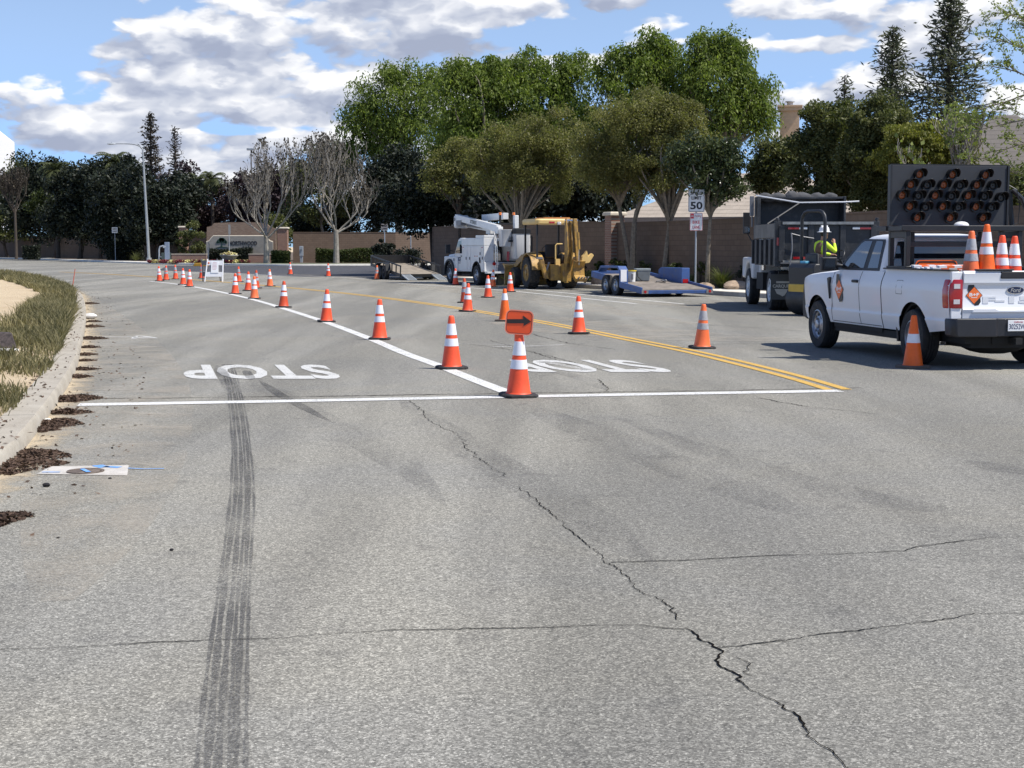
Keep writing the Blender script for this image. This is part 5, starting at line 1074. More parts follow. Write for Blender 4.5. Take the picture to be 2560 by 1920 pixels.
def bl(pts, w, z=.0065):
    g = MB(); flat_ribbon([G(*q) - o0 for q in pts], w, z, g); up_faces(g.build('blue_paint', m_blu, rt, False))
bl([(105, 1182), (150, 1182)], .03); bl([(205, 1176), (222, 1184)], .035, .0135); bl([(243, 1165), (262, 1170)], .09); bl([(262, 1168), (300, 1170)], .07); bl([(320, 1172), (360, 1174), (410, 1173)], .022)
# dark speckled block with white paint, left edge
p = G(-4, 880, .13); rt = empty('granite_block', (p.x + .02, p.y + .3, .11), R(25), 'dark speckled stone block with a white painted foot at the left frame edge', 'stone block'); g = MB(); g.hexa([(-.35, -.1, 0), (.15, -.1, 0), (.15, .15, 0), (-.35, .15, 0), (-.35, .0, .30), (.08, .0, .28), (.08, .2, .28), (-.35, .2, .30)]); g.build('block', M('dark speckled stone', (.05, .038, .036), .8, var=.8, scale=30), rt, True, .015)
g = MB(); g.hexa([(-.36, -.115, -.01), (.165, -.115, -.01), (.165, .16, -.01), (-.36, .16, -.01), (-.36, -.10, .07), (.16, -.10, .05), (.15, .16, .05), (-.36, .16, .07)]); g.build('painted_foot', M('chalky white', (.7, .7, .68), .8, var=.2), rt, True, .01)
# leaf litter in the gutter (uncountable)
rng = np.random.default_rng(3); V = []; 
piles = [(6, 1170, .36, .34), (45, 1150, .30, .34), (80, 1138, .16, .2), (100, 1078, .14, .12), (125, 1065, .24, .24), (150, 1055, .12, .14), (170, 1034, .2, .12), (178, 1000, .26, .26), (208, 993, .1, .1), (196, 944, .14, .14), (209, 925, .16, .12), (214, 903, .12, .1), (213, 888, .14, .16), (222, 870, .16, .1), (224, 848, .26, .2), (230, 818, .2, .18), (232, 805, .16, .14), (224, 760, .2, .3), (8, 1300, .12, .2)]
allP = []
for px, py, rx, ry in piles:
    c_ = G(px, py); n = int(1500 * (rx * ry) ** .7 / .25) + 150; a = rng.uniform(0, 6.28, n); r = np.sqrt(rng.random(n)); hump = (1 - r ** 2) * .05 * min(1, rx / .2)
    allP.append(np.c_[c_.x + r * np.cos(a) * rx * (1 + .3 * np.sin(3 * a)), c_.y + r * np.sin(a) * ry * 1.5 * (1 + .25 * np.cos(2 * a)), .006 + rng.random(n) * hump])
n = 500; i_ = rng.integers(8, 60, n); base_ = np.array([[LP[k].x, LP[k].y] for k in i_]); nn_ = np.array([[LN[k].x, LN[k].y] for k in i_]); allP.append(np.c_[base_ - nn_ * (rng.random(n) ** 1.6 * .9)[:, None] + rng.normal(0, .2, (n, 2)) * [.1, 1], np.full(n, .006)])
n = 600; i_ = rng.integers(8, 60, n); f_ = rng.random(n)[:, None]; a_0 = np.array([[LP[k].x, LP[k].y] for k in i_]); a_1 = np.array([[LI[k].x, LI[k].y] for k in i_]); f2 = 1.08 - rng.random(n)[:, None] ** 2.2 * .9; allP.append(np.c_[a_0 + (a_1 - a_0) * f2 + rng.normal(0, .35, (n, 2)) * [.15, 1], np.full(n, .146)])
allP = np.concatenate(allP); d_ = rng.normal(size=(len(allP), 3)) * [1, 1, .25]; Vq, Fq = leaf_quads(allP, .044, .018, rng, d_ * 1.0, .1)
tag(fast('leaf_litter', Vq, Fq, leafmat('dry brown chips', (.035, .020, .014), (.17, .11, .075), .05, .8)), kind='stuff')
# small loose stones on the road
def pebble(px, py, w, h, mat, label):
    g = MB(); g.ball((0, 0, h * .45), (w, w * .7, h / 2), 8, 6); g.v = [(x * (1 + .2 * math.sin(9 * y / w)), y, z) for x, y, z in g.v]; o = g.build('stone', mat); o.location = G(px, py); tag(o, label, 'stone')
m_coal = M('black asphalt crumb', (.012, .011, .013), .9); m_ws = M('white rubble', (.68, .66, .62), .9, var=.15)
pebble(116, 1217, .028, .03, m_coal, 'black crumb of asphalt on the road below the valve slab'); pebble(429, 1377, .012, .014, m_coal, 'tiny black stone in the left lane beside the tyre marks'); pebble(145, 1346, .010, .01, m_coal, 'tiny black stone near the left edge of the road')
pebble(275, 1198, .014, .014, m_coal, 'small black stone right under the valve slab'); pebble(226, 797, .16, .14, m_ws, 'white lump of rubble in the gutter beside the curb bend'); pebble(118, 1053, .045, .03, m_ws, 'white scrap lying in the gutter leaves near the stop line'); pebble(133, 1060, .05, .02, m_ws, 'second white scrap in the gutter leaves, nearer the camera')
# ------------------------------------------------------------------ vehicles: shared pieces
m_wp = M('white vehicle paint', (.76, .77, .79), .38, var=.008, coat=.15, scale=1.2); m_tyre = M('tyre rubber', (.022, .022, .023), .8, var=.25, scale=6, dirt=((.09, .08, .07), .5, .5), bmp=.4, bscale=35)
m_steel = M('grey steel rim', (.40, .41, .43), .35, .8, scale=4); m_dark = M('black plastic', (.018, .018, .020), .55, var=.2, scale=5, dirt=((.05, .045, .04), .55, .4)); m_chas = M('dark chassis', (.012, .012, .012), .8)
m_glass = M('tinted vehicle glass', (.016, .020, .026), .04, spec=1.0, var=.02, coat=.5); m_tail = M('red lamp lens', (.42, .012, .016), .15, coat=.6, var=.1); m_clear = M('clear lamp lens', (.62, .60, .60), .12, coat=.5, var=.1)
m_orl = M('orange lamp lens', (.85, .22, .02), .2, coat=.5); m_chrome = M('bright chrome', (.72, .73, .75), .12, 1.0, var=.03); m_bdec = M('orange decal', (.86, .17, .03), .4); m_kdec = M('black decal', (.02, .02, .022), .4); m_wdec = M('white decal', (.8, .8, .8), .4, var=.02)
def wheel(parent, x, y, r, w, side, rr, rimm=None, holes=8, lug=0, tm=None, name='wheel'):
    g = MB(); cx = x; s = side; n = 36
    P = [(rr, -w / 2 * .9), (r * .80, -w / 2), (r * .95, -w / 2 * .96), (r * .985, -w * .40), (r, -w * .3)] + [(r * q, w * f) for f, q in ((-.19, 1), (-.18, .975), (-.15, .975), (-.14, 1), (-.02, 1), (-.015, .975), (.015, .975), (.02, 1), (.14, 1), (.15, .975), (.18, .975), (.19, 1))] + [(r, w * .3), (r * .985, w * .40), (r * .95, w / 2 * .96), (r * .80, w / 2), (rr, w / 2 * .9)]
    if lug: P = [(rr, -w / 2 * .9), (r * .8, -w / 2), (r * .9, -w * .48), (r * .94, -w * .3), (r * .95, w * .3), (r * .9, w * .48), (r * .8, w / 2), (rr, w / 2 * .9)]
    g.lathe(P, (cx, y, r), 'x', n)
    if lug:
        for i in range(lug):
            for sg in (-1, 1):
                t = 2 * math.pi * (i + (.5 if sg > 0 else 0)) / lug; c_, s_ = math.cos(t), math.sin(t); c2, s2 = math.cos(t + .16), math.sin(t + .16)
                a, b_ = r * .93, r; hw = .035
                def q(rad, cc, ss, xx, o): return (cx + xx, y + rad * cc - o * ss, r + rad * ss + o * cc)
                g.hexa([q(a, c_, s_, sg * w * .47, -hw), q(a, c_, s_, sg * w * .47, hw), q(a, c2, s2, sg * .01, hw), q(a, c2, s2, sg * .01, -hw), q(b_ * .97, c_, s_, sg * w * .47, -hw), q(b_ * .97, c_, s_, sg * w * .47, hw), q(b_, c2, s2, sg * .01, hw), q(b_, c2, s2, sg * .01, -hw)])
    t_ = g.build(name, tm or m_tyre, parent); g = MB(); o = w / 2
    prof = [(rr * 1.02, s * (o - .012)), (rr * .95, s * (o - .005)), (rr * .90, s * (o - .045)), (rr * .78, s * (o - .06)), (rr * .45, s * (o - .02)), (rr * .34, s * (o - .045)), (rr * .30, s * (o + .0)), (rr * .2, s * (o + .01)), (0, s * (o + .012))]
    g.lathe(prof, (cx, y, r), 'x', 28); g.mat(1)
    for i in range(holes):
        t = 2 * math.pi * i / holes; px_, pz_ = y + math.cos(t) * rr * .66, r + math.sin(t) * rr * .66
        g.lathe([(rr * .12, s * (o - .035)), (0, s * (o - .034))], (cx, px_, pz_), 'x', 8)
    g.build('rim', [rimm or m_steel, m_chas], t_); return t_
def sheet(name, outline, xf, side, mats, parent, ys, zs, thick=.03):
    """body side pressed from a (y,z) outline: cut into a fine grid and bulged by xf(y,z)"""
    bm = bmesh.new(); vs = [bm.verts.new((0, y, z)) for y, z in outline]; f = bm.faces.new(vs); f.normal_update(); bmesh.ops.triangulate(bm, faces=[f])
    for c in ys: bmesh.ops.bisect_plane(bm, geom=bm.verts[:] + bm.edges[:] + bm.faces[:], plane_co=(0, c, 0), plane_no=(0, 1, 0))
    for c in zs: bmesh.ops.bisect_plane(bm, geom=bm.verts[:] + bm.edges[:] + bm.faces[:], plane_co=(0, 0, c), plane_no=(0, 0, 1))
    for v in bm.verts: v.co.x = side * xf(v.co.y, v.co.z)
    for f in bm.faces:
        f.normal_update(); f.smooth = True
        if f.normal.x * side < 0: f.normal_flip()
    me = bpy.data.meshes.new(name); bm.to_mesh(me); bm.free(); me.materials.append(mats); nn = []
    for v in me.vertices:
        y, z = v.co.y, v.co.z; h = .012; nn.append(Vector((side, -side * side * (xf(y + h, z) - xf(y - h, z)) / (2 * h), -(xf(y, z + h) - xf(y, z - h)) / (2 * h))).normalized())
    me.normals_split_custom_set_from_vertices([tuple(q) for q in nn]); o = bpy.data.objects.new(name, me); COL.objects.link(o); o.parent = parent; return o
def arc(cy, cz, r, a0, a1, n=14): return [(cy + r * math.cos(R(a0 + (a1 - a0) * i / n)), cz + r * math.sin(R(a0 + (a1 - a0) * i / n))) for i in range(n + 1)]
def fr(a, b, st): return [a + i * st for i in range(int((b - a) / st) + 1)]
CA = [(-.5, 1), (0, 1), (0, .52), (.58, -.2), (.62, -.5), (.45, -.75), (.08, -.8), (-.08, -.5), (-.35, -.25), (-.42, .1), (-.6, .45)]
def bf_decal(parent, mtx, s, letters=True):
    g = MB(); g.X = mtx; g.prism([(x * s * 1.05, y * s * 1.15) for x, y in CA], 'z', .002, .0045); g.build('decal_silhouette', m_kdec, parent, False)
    g = MB(); g.X = mtx; q = s * .80; g.prism([(0, -q), (q, 0), (0, q), (-q, 0)], 'z', .005, .0065); g.build('decal_border', m_kdec, parent, False)
    g = MB(); g.X = mtx; q = s * .74; g.prism([(0, -q), (q, 0), (0, q), (-q, 0)], 'z', .0068, .0085); d = g.build('decal_diamond', m_bdec, parent, False)
    g = MB(); g.X = mtx; put_text(g, 'B+F', Matrix.Translation((0, s * .06, .009)), thick=.0006, ww=s * .92, hh=s * .30, bold=.03); g.bb(-s * .28, s * .28, -s * .22, -s * .17, .0088, .0095); g.build('lettering', m_wdec, d if False else parent, False)

# ------------------------------------------------------------------ white pickup
PK = empty('pickup_truck', (6.57, 21.28, 0), R(10.2), 'white pickup truck with black rack and arrow board, parked at the right edge', 'pickup truck', scale=.96)
WB = 3.69; AR, AF = (0, .41), (WB, .41)
def hwid(y, z):
    pts = [(.40, .90), (.47, .935), (.60, .968), (.685, .985), (.70, .972), (.80, .985), (1.0, 1.0), (1.10, 1.004), (1.18, .992), (1.26, .965), (1.33, .935), (1.45, .915)]
    x = np.interp(z, [p[0] for p in pts], [p[1] for p in pts])
    for cy, cz in (AR, AF):
        d = math.hypot(y - cy, z - cz)
        t_ = min(1, max(0, (.70 - d) / .2)); x += .013 * t_ * t_ * (3 - 2 * t_)
    if y > 4.0: x -= ((y - 4.0) / .66) ** 2 * .15
    if y < -.9: x -= ((-.9 - y) / .3) ** 2 * .012
    return float(x)
def ztop(y): return float(np.interp(y, [1.1, 2.9, 3.1, 3.6, 4.2, 4.5, 4.66], [1.335, 1.325, 1.30, 1.275, 1.225, 1.17, 1.08]))
zs = [.5, .53, .56, .59, .62, .65, .675, .69, .705] + [.74 + .04 * i for i in range(14)]
front = [(1.115, .47)] + arc(*AF, .50, 173, 7)[::1]
front = [(1.115, .47), (3.20, .47)] + arc(*AF, .495, 172, 8, 28) + [(4.2, .47), (4.55, .50), (4.66, .8), (4.66, 1.08)] + [(y, ztop(y)) for y in (4.5, 4.35, 4.2, 3.9, 3.6, 3.3, 3.1, 2.9, 2.5, 2.0, 1.5, 1.115)]
bed = [(-1.14, .56), (-.50, .50)] + arc(*AR, .505, 170, 10, 28) + [(.52, .47), (1.09, .47), (1.09, 1.38), (-1.14, 1.38)]
for s in (-1, 1):
    sheet('body_side', front, hwid, s, m_wp, PK, fr(1.16, 4.64, .05), zs); sheet('bed_side', bed, hwid, s, m_wp, PK, fr(-1.1, 1.08, .05), zs + [1.32])
# hood, inner structure, cab
g = MB(); ysl = [2.95, 3.1, 3.4, 3.8, 4.2, 4.45, 4.6, 4.66]; xs_ = [-1, -.92, -.8, -.5, 0, .5, .8, .92, 1]; V = []
for y in ysl:
    hw = hwid(y, ztop(y)); V += [(x * hw, y, ztop(y) + .065 * (1 - x * x) ** .5 - (0 if y < 4.5 else (y - 4.5) * .3)) for x in xs_]
n = len(xs_); g.add(V, [(i * n + j, i * n + j + 1, (i + 1) * n + j + 1, (i + 1) * n + j) for i in range(len(ysl) - 1) for j in range(n - 1)]); g.build('hood', m_wp, PK, fix=True)
g = MB(); g.prism([(4.5, .45), (4.70, .5), (4.74, .75), (4.70, 1.05), (4.5, 1.15)], 'x', -.86, .86); g.build('front_fascia', m_dark, PK, True, .02)
g = MB(); g.bb(-.70, .70, -1.08, 4.45, .36, .80); g.bb(-.92, .92, 1.2, 3.1, .40, .52); g.bb(-.9, -.7, .62, 3.1, .33, .44); g.bb(.7, .9, .62, 3.1, .33, .44); g.bb(-.90, .90, 1.10, 2.95, .5, 1.30); g.bb(-.85, .85, 3.0, 4.4, .8, 1.15); g.cyl((-.8, 0, .4), (.8, 0, .4), .07); g.cyl((-.8, WB, .4), (.8, WB, .4), .06); g.tube([(.45, 1.5, .38), (.45, -.2, .36), (.55, -1.0, .34)], .06); g.bb(-.6, .6, -1.05, -.3, .30, .42); g.ball((0, -.55, .33), (.5, .4, .15)); g.build('chassis', m_chas, PK)
for s in (-1, 1):
    g = MB(); g.hexa([(s * .93, .58, .30), (s * .70, .58, .30), (s * .70, .64, .30), (s * .93, .64, .30), (s * .95, .58, .52), (s * .70, .58, .52), (s * .70, .64, .52), (s * .95, .64, .52)]); g.build('mud_guard', m_dark, PK, False)
def csec(z):
    hw = float(np.interp(z, [1.28, 1.34, 1.6, 1.80, 1.87, 1.905, 1.925], [.94, .925, .845, .775, .735, .66, .50]))
    yb = float(np.interp(z, [1.28, 1.80, 1.87, 1.905, 1.925], [1.14, 1.20, 1.24, 1.34, 1.5])); yf = float(np.interp(z, [1.28, 1.36, 1.80, 1.87, 1.905, 1.925], [3.12, 2.98, 2.36, 2.24, 2.10, 1.9]))
    c = .09; c2 = .16; pts = []
    for (cx, cy, a0, rr_) in ((hw - c, yb + c, -90, c), (hw - c2, yf - c2, 0, c2), (-hw + c2, yf - c2, 90, c2), (-hw + c, yb + c, 180, c)):
        for k in range(5): t = R(a0 + 22.5 * k); pts.append((cx + rr_ * math.cos(t), cy + rr_ * math.sin(t), z))
    return pts
def chw(z): return max(p[0] for p in csec(z))
g = MB(); g.loft([csec(z) for z in (1.28, 1.34, 1.45, 1.6, 1.72, 1.80, 1.845, 1.875, 1.895, 1.91, 1.925)]); g.build('cab', m_wp, PK, fix=True)
def sidewin(pts, s, name, mat, off=.004, n=6):
    g = MB(); 
    zs_ = sorted(set(p[1] for p in pts)); bm = bmesh.new(); f = bm.faces.new([bm.verts.new((0, y, z)) for y, z in pts]); f.normal_update(); bmesh.ops.triangulate(bm, faces=[f])
    for c in fr(1.36, 1.86, .05): bmesh.ops.bisect_plane(bm, geom=bm.verts[:] + bm.edges[:] + bm.faces[:], plane_co=(0, 0, c), plane_no=(0, 0, 1))
    for v in bm.verts: v.co.x = s * (chw(v.co.z) + off)
    for f in bm.faces:
        f.normal_update(); f.smooth = True
        if f.normal.x * s < 0: f.normal_flip()
    me = bpy.data.meshes.new(name); bm.to_mesh(me); bm.free(); me.materials.append(mat); o = bpy.data.objects.new(name, me); COL.objects.link(o); o.parent = PK; return o
for s in (-1, 1):
    sur = sidewin([(1.33, 1.345), (2.98, 1.345), (2.86, 1.45), (2.40, 1.80), (2.28, 1.845), (1.50, 1.835), (1.44, 1.79)], s, 'window_surround', m_dark, .003)
    for nm, pts in (('window_pane', [(1.96, 1.385), (2.74, 1.385), (2.72, 1.47), (2.35, 1.775), (2.25, 1.81), (1.96, 1.81)]), ('window_pane', [(1.42, 1.39), (1.80, 1.385), (1.80, 1.81), (1.58, 1.81), (1.53, 1.775)])):
        w_ = sidewin(pts, s, nm, m_glass, .007); w_.parent = sur
# windscreen and rear window as proud panes
g = MB(); y0, y1 = 2.99, 2.33; g.hexa([(-.80, 3.0, 1.36), (.80, 3.0, 1.36), (.78, 2.9, 1.36), (-.78, 2.9, 1.36), (-.66, 2.385, 1.80), (.66, 2.385, 1.80), (.64, 2.3, 1.80), (-.64, 2.3, 1.80)]); g.build('windshield', m_glass, PK, False)
g = MB(); g.hexa([(-.80, 1.128, 1.38), (.80, 1.128, 1.38), (.80, 1.2, 1.38), (-.80, 1.2, 1.38), (-.70, 1.185, 1.80), (.70, 1.185, 1.80), (.70, 1.25, 1.80), (-.70, 1.25, 1.80)]); g.build('rear_window', m_glass, PK, False)
# panel gaps, handle, mirror, vent, fuel door
def sline(P, r=.006, s=-1, name='panel_gap', mat=None, off=.0):
    g = MB(); Q = curve_pts([Vector((0, *p)) for p in P], 4) if len(P) > 2 else [Vector((0, P[0][0] + (P[1][0] - P[0][0]) * i / 16, P[0][1] + (P[1][1] - P[0][1]) * i / 16)) for i in range(17)]
    g.tube([(s * (hwid(q.y, q.z) + off), q.y, q.z) for q in Q], r, 5); return g.build(name, mat or m_chas, PK)
for s in (-1, 1):
    sline([(1.94, 1.33), (1.94, .50)], .005, s); sline([(1.10, 1.34), (1.10, .48)], .007, s); sline([(3.04, 1.30), (3.05, .9), (3.10, .50)], .005, s); sline([(1.15, .50), (3.08, .50)], .006, s)
    sline([(.62, .72), (1.08, .715)], .004, s, mat=m_wp)
    g = MB(); x_ = s * (hwid(2.05, 1.17) + .012); g.bb(x_ - .02, x_ + .02, 1.98, 2.20, 1.15, 1.195); g.build('door_handle', m_dark, PK, True, .015)
    g = MB(); x_ = s * (hwid(3.15, 1.1) + .004); g.prism([(3.10, 1.22), (3.20, 1.20), (3.16, 1.05), (3.10, .86), (3.09, 1.0)], 'x', x_ - .02, x_ + .012); g.build('fender_vent', m_dark, PK, False)
    g = MB(); g.tube([(s * .90, 2.78, 1.40), (s * 1.05, 2.80, 1.42)], .035, 6); g.bb(s * 1.03 - .015, s * 1.03 + s * .24, 2.78, 2.90, 1.33, 1.55) if s > 0 else g.bb(-1.29, -1.02, 2.78, 2.90, 1.33, 1.55); mir = g.build('side_mirror', m_dark, PK, True, .03)
    g = MB(); q0, q1 = (s * 1.06, s * 1.26); g.bb(q0, q1, 2.774, 2.778, 1.36, 1.52); g.build('mirror_glass', m_glass, mir, False)
    g = MB(); g.prism(arc(*AF, .50, 5, 175, 18) + arc(*AF, .455, 175, 5, 18), 'x', s * .80, s * .93); g.prism(arc(*AR, .51, 5, 175, 18) + arc(*AR, .465, 175, 5, 18), 'x', s * .80, s * .93); g.build('wheel_well', m_chas, PK)
    wheel(PK, s * .865, 0, .405, .27, s, .245); wheel(PK, s * .865, WB, .405, .27, s, .245)
    g = MB(); x_ = s * 1.0; g.box((s * .962, -1.145, 1.06), (.02, .02, .02))
    # tail lamp wraps the corner
    g = MB(); hw_ = .985
    def tlp(z, ins):
        hx = lambda y: hwid(y, z) + .007 - ins
        P = [(s * (.802 + ins), -1.168 + ins), (s * .92, -1.166 + ins), (s * (hx(-1.14) - .022), -1.150 + ins), (s * (hx(-1.12) - .002), -1.122), (s * hx(-1.05), -1.05), (s * hx(-.97), -.97 - ins), (s * .9, -.97), (s * .802, -1.10)]
        return [(x, y, z) for x, y in (P[::-1] if s < 0 else P)]
    g.loft([tlp(z, i_) for z, i_ in ((.865, .006), (.88, 0), (1.0, 0), (1.12, 0), (1.25, 0), (1.265, .006))]); tl = g.build('taillight', m_tail, PK, True)
    for za, zb in ((1.14, 1.205), (.925, .99)):
        g = MB(); g.hexa([(s * .84, -1.172, za), (s * .93, -1.170, za), (s * .93, -1.15, za), (s * .84, -1.15, za), (s * .84, -1.172, zb), (s * .93, -1.170, zb), (s * .93, -1.15, zb), (s * .84, -1.15, zb)]); g.build('reverse_lens', m_clear, tl, False)
    g = MB(); g.bb(s * .835, s * .985, -1.12, 1.085, 1.381, 1.402); g.build('bed_rail', m_dark, PK, True, .01)
    g = MB(); g.bb(s * .80, s * .84, -1.1, 1.09, .79, 1.375); g.bb(s * .60, s * .82, -.45, .45, .80, 1.02); g.build('bed_liner', m_dark, PK, False)
    g = MB(); g.bb(s * .80, s * .96, -1.15, -1.09, .62, 1.375); g.build('rear_pillar', m_wp, PK, True, .01)
g = MB(); g.bb(-.84, .84, -1.09, 1.10, .78, .80); g.bb(-.84, .84, 1.06, 1.10, .80, 1.37); g.build('bed_floor', m_dark, PK, False)
x_ = -(hwid(.45, 1.12)); g = MB()
for P in ([(.36, 1.22), (.56, 1.22), (.56, 1.02), (.36, 1.02), (.36, 1.22)],):
    for a, b in zip(P, P[1:]): g.tube([(-(hwid(a[0] + (b[0] - a[0]) * t, a[1] + (b[1] - a[1]) * t)), a[0] + (b[0] - a[0]) * t, a[1] + (b[1] - a[1]) * t) for t in (0, .5, 1)], .0035, 4)
g.build('fuel_door', m_chas, PK)
# tailgate with pressed panel
g = MB(); g.prism([(-1.09, .72), (-1.15, .72), (-1.155, .80), (-1.170, .845), (-1.150, .875), (-1.146, 1.16), (-1.150, 1.19), (-1.172, 1.215), (-1.172, 1.29), (-1.18, 1.35), (-1.15, 1.385), (-1.09, 1.385)], 'x', -.79, .79); tg = g.build('tailgate', m_wp, PK, True, .006)
g = MB(); g.prism([(-.62, .865), (-.30, .865), (-.26, .845), (.26, .845), (.30, .865), (.62, .865), (.66, .80), (-.66, .80)], 'y', -1.176, -1.15); g.build('pressed_ridge', m_wp, tg, True, .012)
g = MB(); g.bb(-.24, .24, -1.186, -1.16, 1.275, 1.375); g.build('tailgate_handle', m_dark, tg, True, .02)
g = MB(); g.bb(-.60, -.05, -1.19, -1.10, 1.386, 1.41); g.build('tailgate_cap', m_dark, tg, True, .005)
g = MB(); put_text(g, 'F-150', frame((0, -1.149, .98), (1, 0, 0), (0, 0, 1)), thick=.004, ww=.98, hh=.105, bold=.05); g.build('pressed_lettering', m_wp, tg, True)
g = MB(); n = 28; g.prism([(.135 * math.cos(2 * math.pi * i / n), 1.115 + .055 * math.sin(2 * math.pi * i / n)) for i in range(n)], 'y', -1.158, -1.147); em = g.build('oval_badge', m_chrome, tg, False)
g = MB(); g.prism([(.123 * math.cos(2 * math.pi * i / n), 1.115 + .046 * math.sin(2 * math.pi * i / n)) for i in range(n)], 'y', -1.161, -1.1585); g.build('badge_field', M('dark blue badge', (.012, .02, .06), .3), em if False else tg, False)
g = MB(); put_text(g, 'Ford', frame((0, -1.1615, 1.115), (1, 0, 0), (0, 0, 1)), thick=.0006, ww=.16, hh=.06, shear=.35, bold=.01); g.build('lettering', m_chrome, tg, False)
bf_decal(tg, frame((-.62, -1.147, 1.045), (1, 0, 0), (0, 0, 1)), .158)
yl_ = 2.72; bf_decal(PK, frame((-(hwid(yl_, 1.0) + .004), yl_, 1.02), (0, -1, 0), (0, 0, 1)), .22)
# rear bumper, plate, hitch
g = MB(); bp_ = [(-.99, -1.02), (-.99, -1.16), (-.975, -1.22), (-.93, -1.27), (-.35, -1.30), (-.30, -1.24), (.30, -1.24), (.35, -1.30), (.93, -1.27), (.975, -1.22), (.99, -1.16), (.99, -1.02)]
g.loft([[(x * k, y, z) for x, y in bp_ + [(.8, -1.02), (-.8, -1.02)]] for z, k in ((.47, .965), (.50, .99), (.70, 1), (.725, .985))]); g.build('rear_bumper', M('satin dark bumper', (.022, .022, .026), .45, var=.1), PK, True, .012)
g = MB(); g.bb(-.155, .155, -1.262, -1.252, .545, .70); pl_ = g.build('license_plate', m_wdec, PK, True, .004)
g = MB(); put_text(g, '30252W3', frame((0, -1.2635, .61), (1, 0, 0), (0, 0, 1)), thick=.0006, ww=.275, hh=.072, bold=.005); g.build('lettering', M('navy plate ink', (.02, .03, .10), .5), pl_, False)
g = MB(); put_text(g, 'California', frame((0, -1.2635, .675), (1, 0, 0), (0, 0, 1)), thick=.0006, ww=.13, hh=.025, shear=.3); g.build('lettering', m_red, pl_, False)
g = MB(); g.bb(-.05, .05, -1.30, -1.0, .36, .45); g.bb(-.3, .3, -1.1, -1.0, .36, .46); g.build('tow_hitch', m_chas, PK, True)
# rack
m_rack = M('black rack steel', (.016, .017, .019), .45, var=.15); g = MB()
for s in (-1, 1):
    for y in (.42, .98): g.bb(s * .90 - .035, s * .90 + .035, y - .035, y + .035, 1.402, 1.955)
    g.bb(s * .90 - .032, s * .90 + .032, .455, .945, 1.85, 1.953); g.bb(s * .90 - .05, s * .90 + .05, .36, 1.04, 1.402, 1.43)
    g.bb(s * .55 - .03, s * .55 + .03, .98, 1.04, 1.40, 1.95)
g.bb(-1.02, 1.10, .36, .50, 1.956, 2.035); g.bb(-1.02, 1.10, .92, 1.28, 1.957, 2.03); g.bb(-1.0, -.93, .50, .92, 1.958, 2.028); g.bb(1.0, 1.08, .50, .92, 1.958, 2.028); g.bb(-.9, .9, .46, .49, 1.72, 1.80); g.build('rack', m_rack, PK, True, .006)
g = MB(); g.lathe([(.11, 2.031), (.11, 2.05), (.09, 2.075), (.05, 2.092), (0, 2.098)], (-.04, .43, 0), 'z', 18); g.build('gps_dome', m_wdec, PK)
# arrow board
y_b = .75; x0, x1, z0, z1 = -1.02, .85, 2.036, 2.94
g = MB(); g.bb(x0, x1, y_b, y_b + .05, z0, z1); ab = g.build('arrow_board', M('charcoal board', (.032, .035, .041), .6, var=.08), PK, False, .004)
g = MB(); g.bb(x0 - .03, x0, y_b - .02, y_b + .07, z0 - .0, z1 + .01); g.bb(x1, x1 + .03, y_b - .02, y_b + .07, z0, z1 + .01); g.bb(x0, x1, y_b + .0, y_b + .06, z1 + .001, z1 + .02); g.build('board_frame', m_rack, ab, False)
LW, LH = 905.0, 475.0
lamps = []
for k, cx in enumerate((205, 462, 722)): 
    for row, (dx_, dy_) in enumerate(((0, 70), (-68, 150), (-135, 235), (-75, 322), (-17, 410))): lamps.append((cx + dx_ + 2 * row, dy_, 'o'))
for k, cx in enumerate((268, 525, 785)):
    for row, (dx_, dy_) in enumerate(((0, 155), (-65, 240), (-8, 328))): lamps.append((cx + dx_, dy_, 'b'))
lamps += [(850, 250, 'b')]
m_hood = M('black lamp hood', (.010, .010, .011), .35, var=.1); m_amb = M('amber lamp lens', (.34, .10, .035), .35, var=.5, scale=50); m_off = M('unlit grey lens', (.035, .038, .042), .3)
for lx, ly, k in lamps:
    x = x0 + lx / LW * (x1 - x0); z = z1 - ly / LH * (z1 - z0); r = .080; g = MB(); n = 18
    ring_ = []
    for i in range(n + 1):
        t = R(-25 + 230 * i / n); d = .19 - .13 * (0.5 - .5 * math.sin(t)); ring_.append(((x + r * math.cos(t), y_b, z + r * math.sin(t)), (x + (r + .004) * math.cos(t), y_b - d, z + (r + .004) * math.sin(t))))
    V = [q for p_ in ring_ for q in p_]; g.add(V, [(2 * i, 2 * i + 1, 2 * i + 3, 2 * i + 2) for i in range(n)])
    g.lathe([(r, -.0), (r, -.035), (r - .012, -.035), (.058, -.03)], (x, y_b, z), 'y', 20); g.mat(1); g.lathe([(.058, -.026), (.03, -.033), (0, -.035)], (x, y_b, z), 'y', 16)
    o = g.build('board_lamp', [m_hood, m_amb if k == 'o' else m_off], ab); sd_ = o.modifiers.new('thickness', 'SOLIDIFY'); sd_.thickness = .003
g = MB(); g.tube([(x1 + .16, y_b + .1, z0 - .02), (x1 + .12, y_b + .1, z0 + .3), (x1 + .10, y_b + .1, z0 + .55)], .04, 8); g.tube([(x1 + .12, y_b + .05, z0 + .55), (x1 + .25, y_b, z0 + .42), (x1 + .34, y_b, z0 + .22)], .035, 8); g.build('lift_arm', m_rack, PK)
g = MB(); g.tube([(x1 + .03, y_b, z0 + .62), (x1 + .15, y_b - .03, z0 + .55), (x1 + .22, y_b, z0 + .3), (x1 + .2, y_b, z0 + .05), (x1 + .1, y_b, z0)], .008, 5); g.build('cable', m_rack, PK)
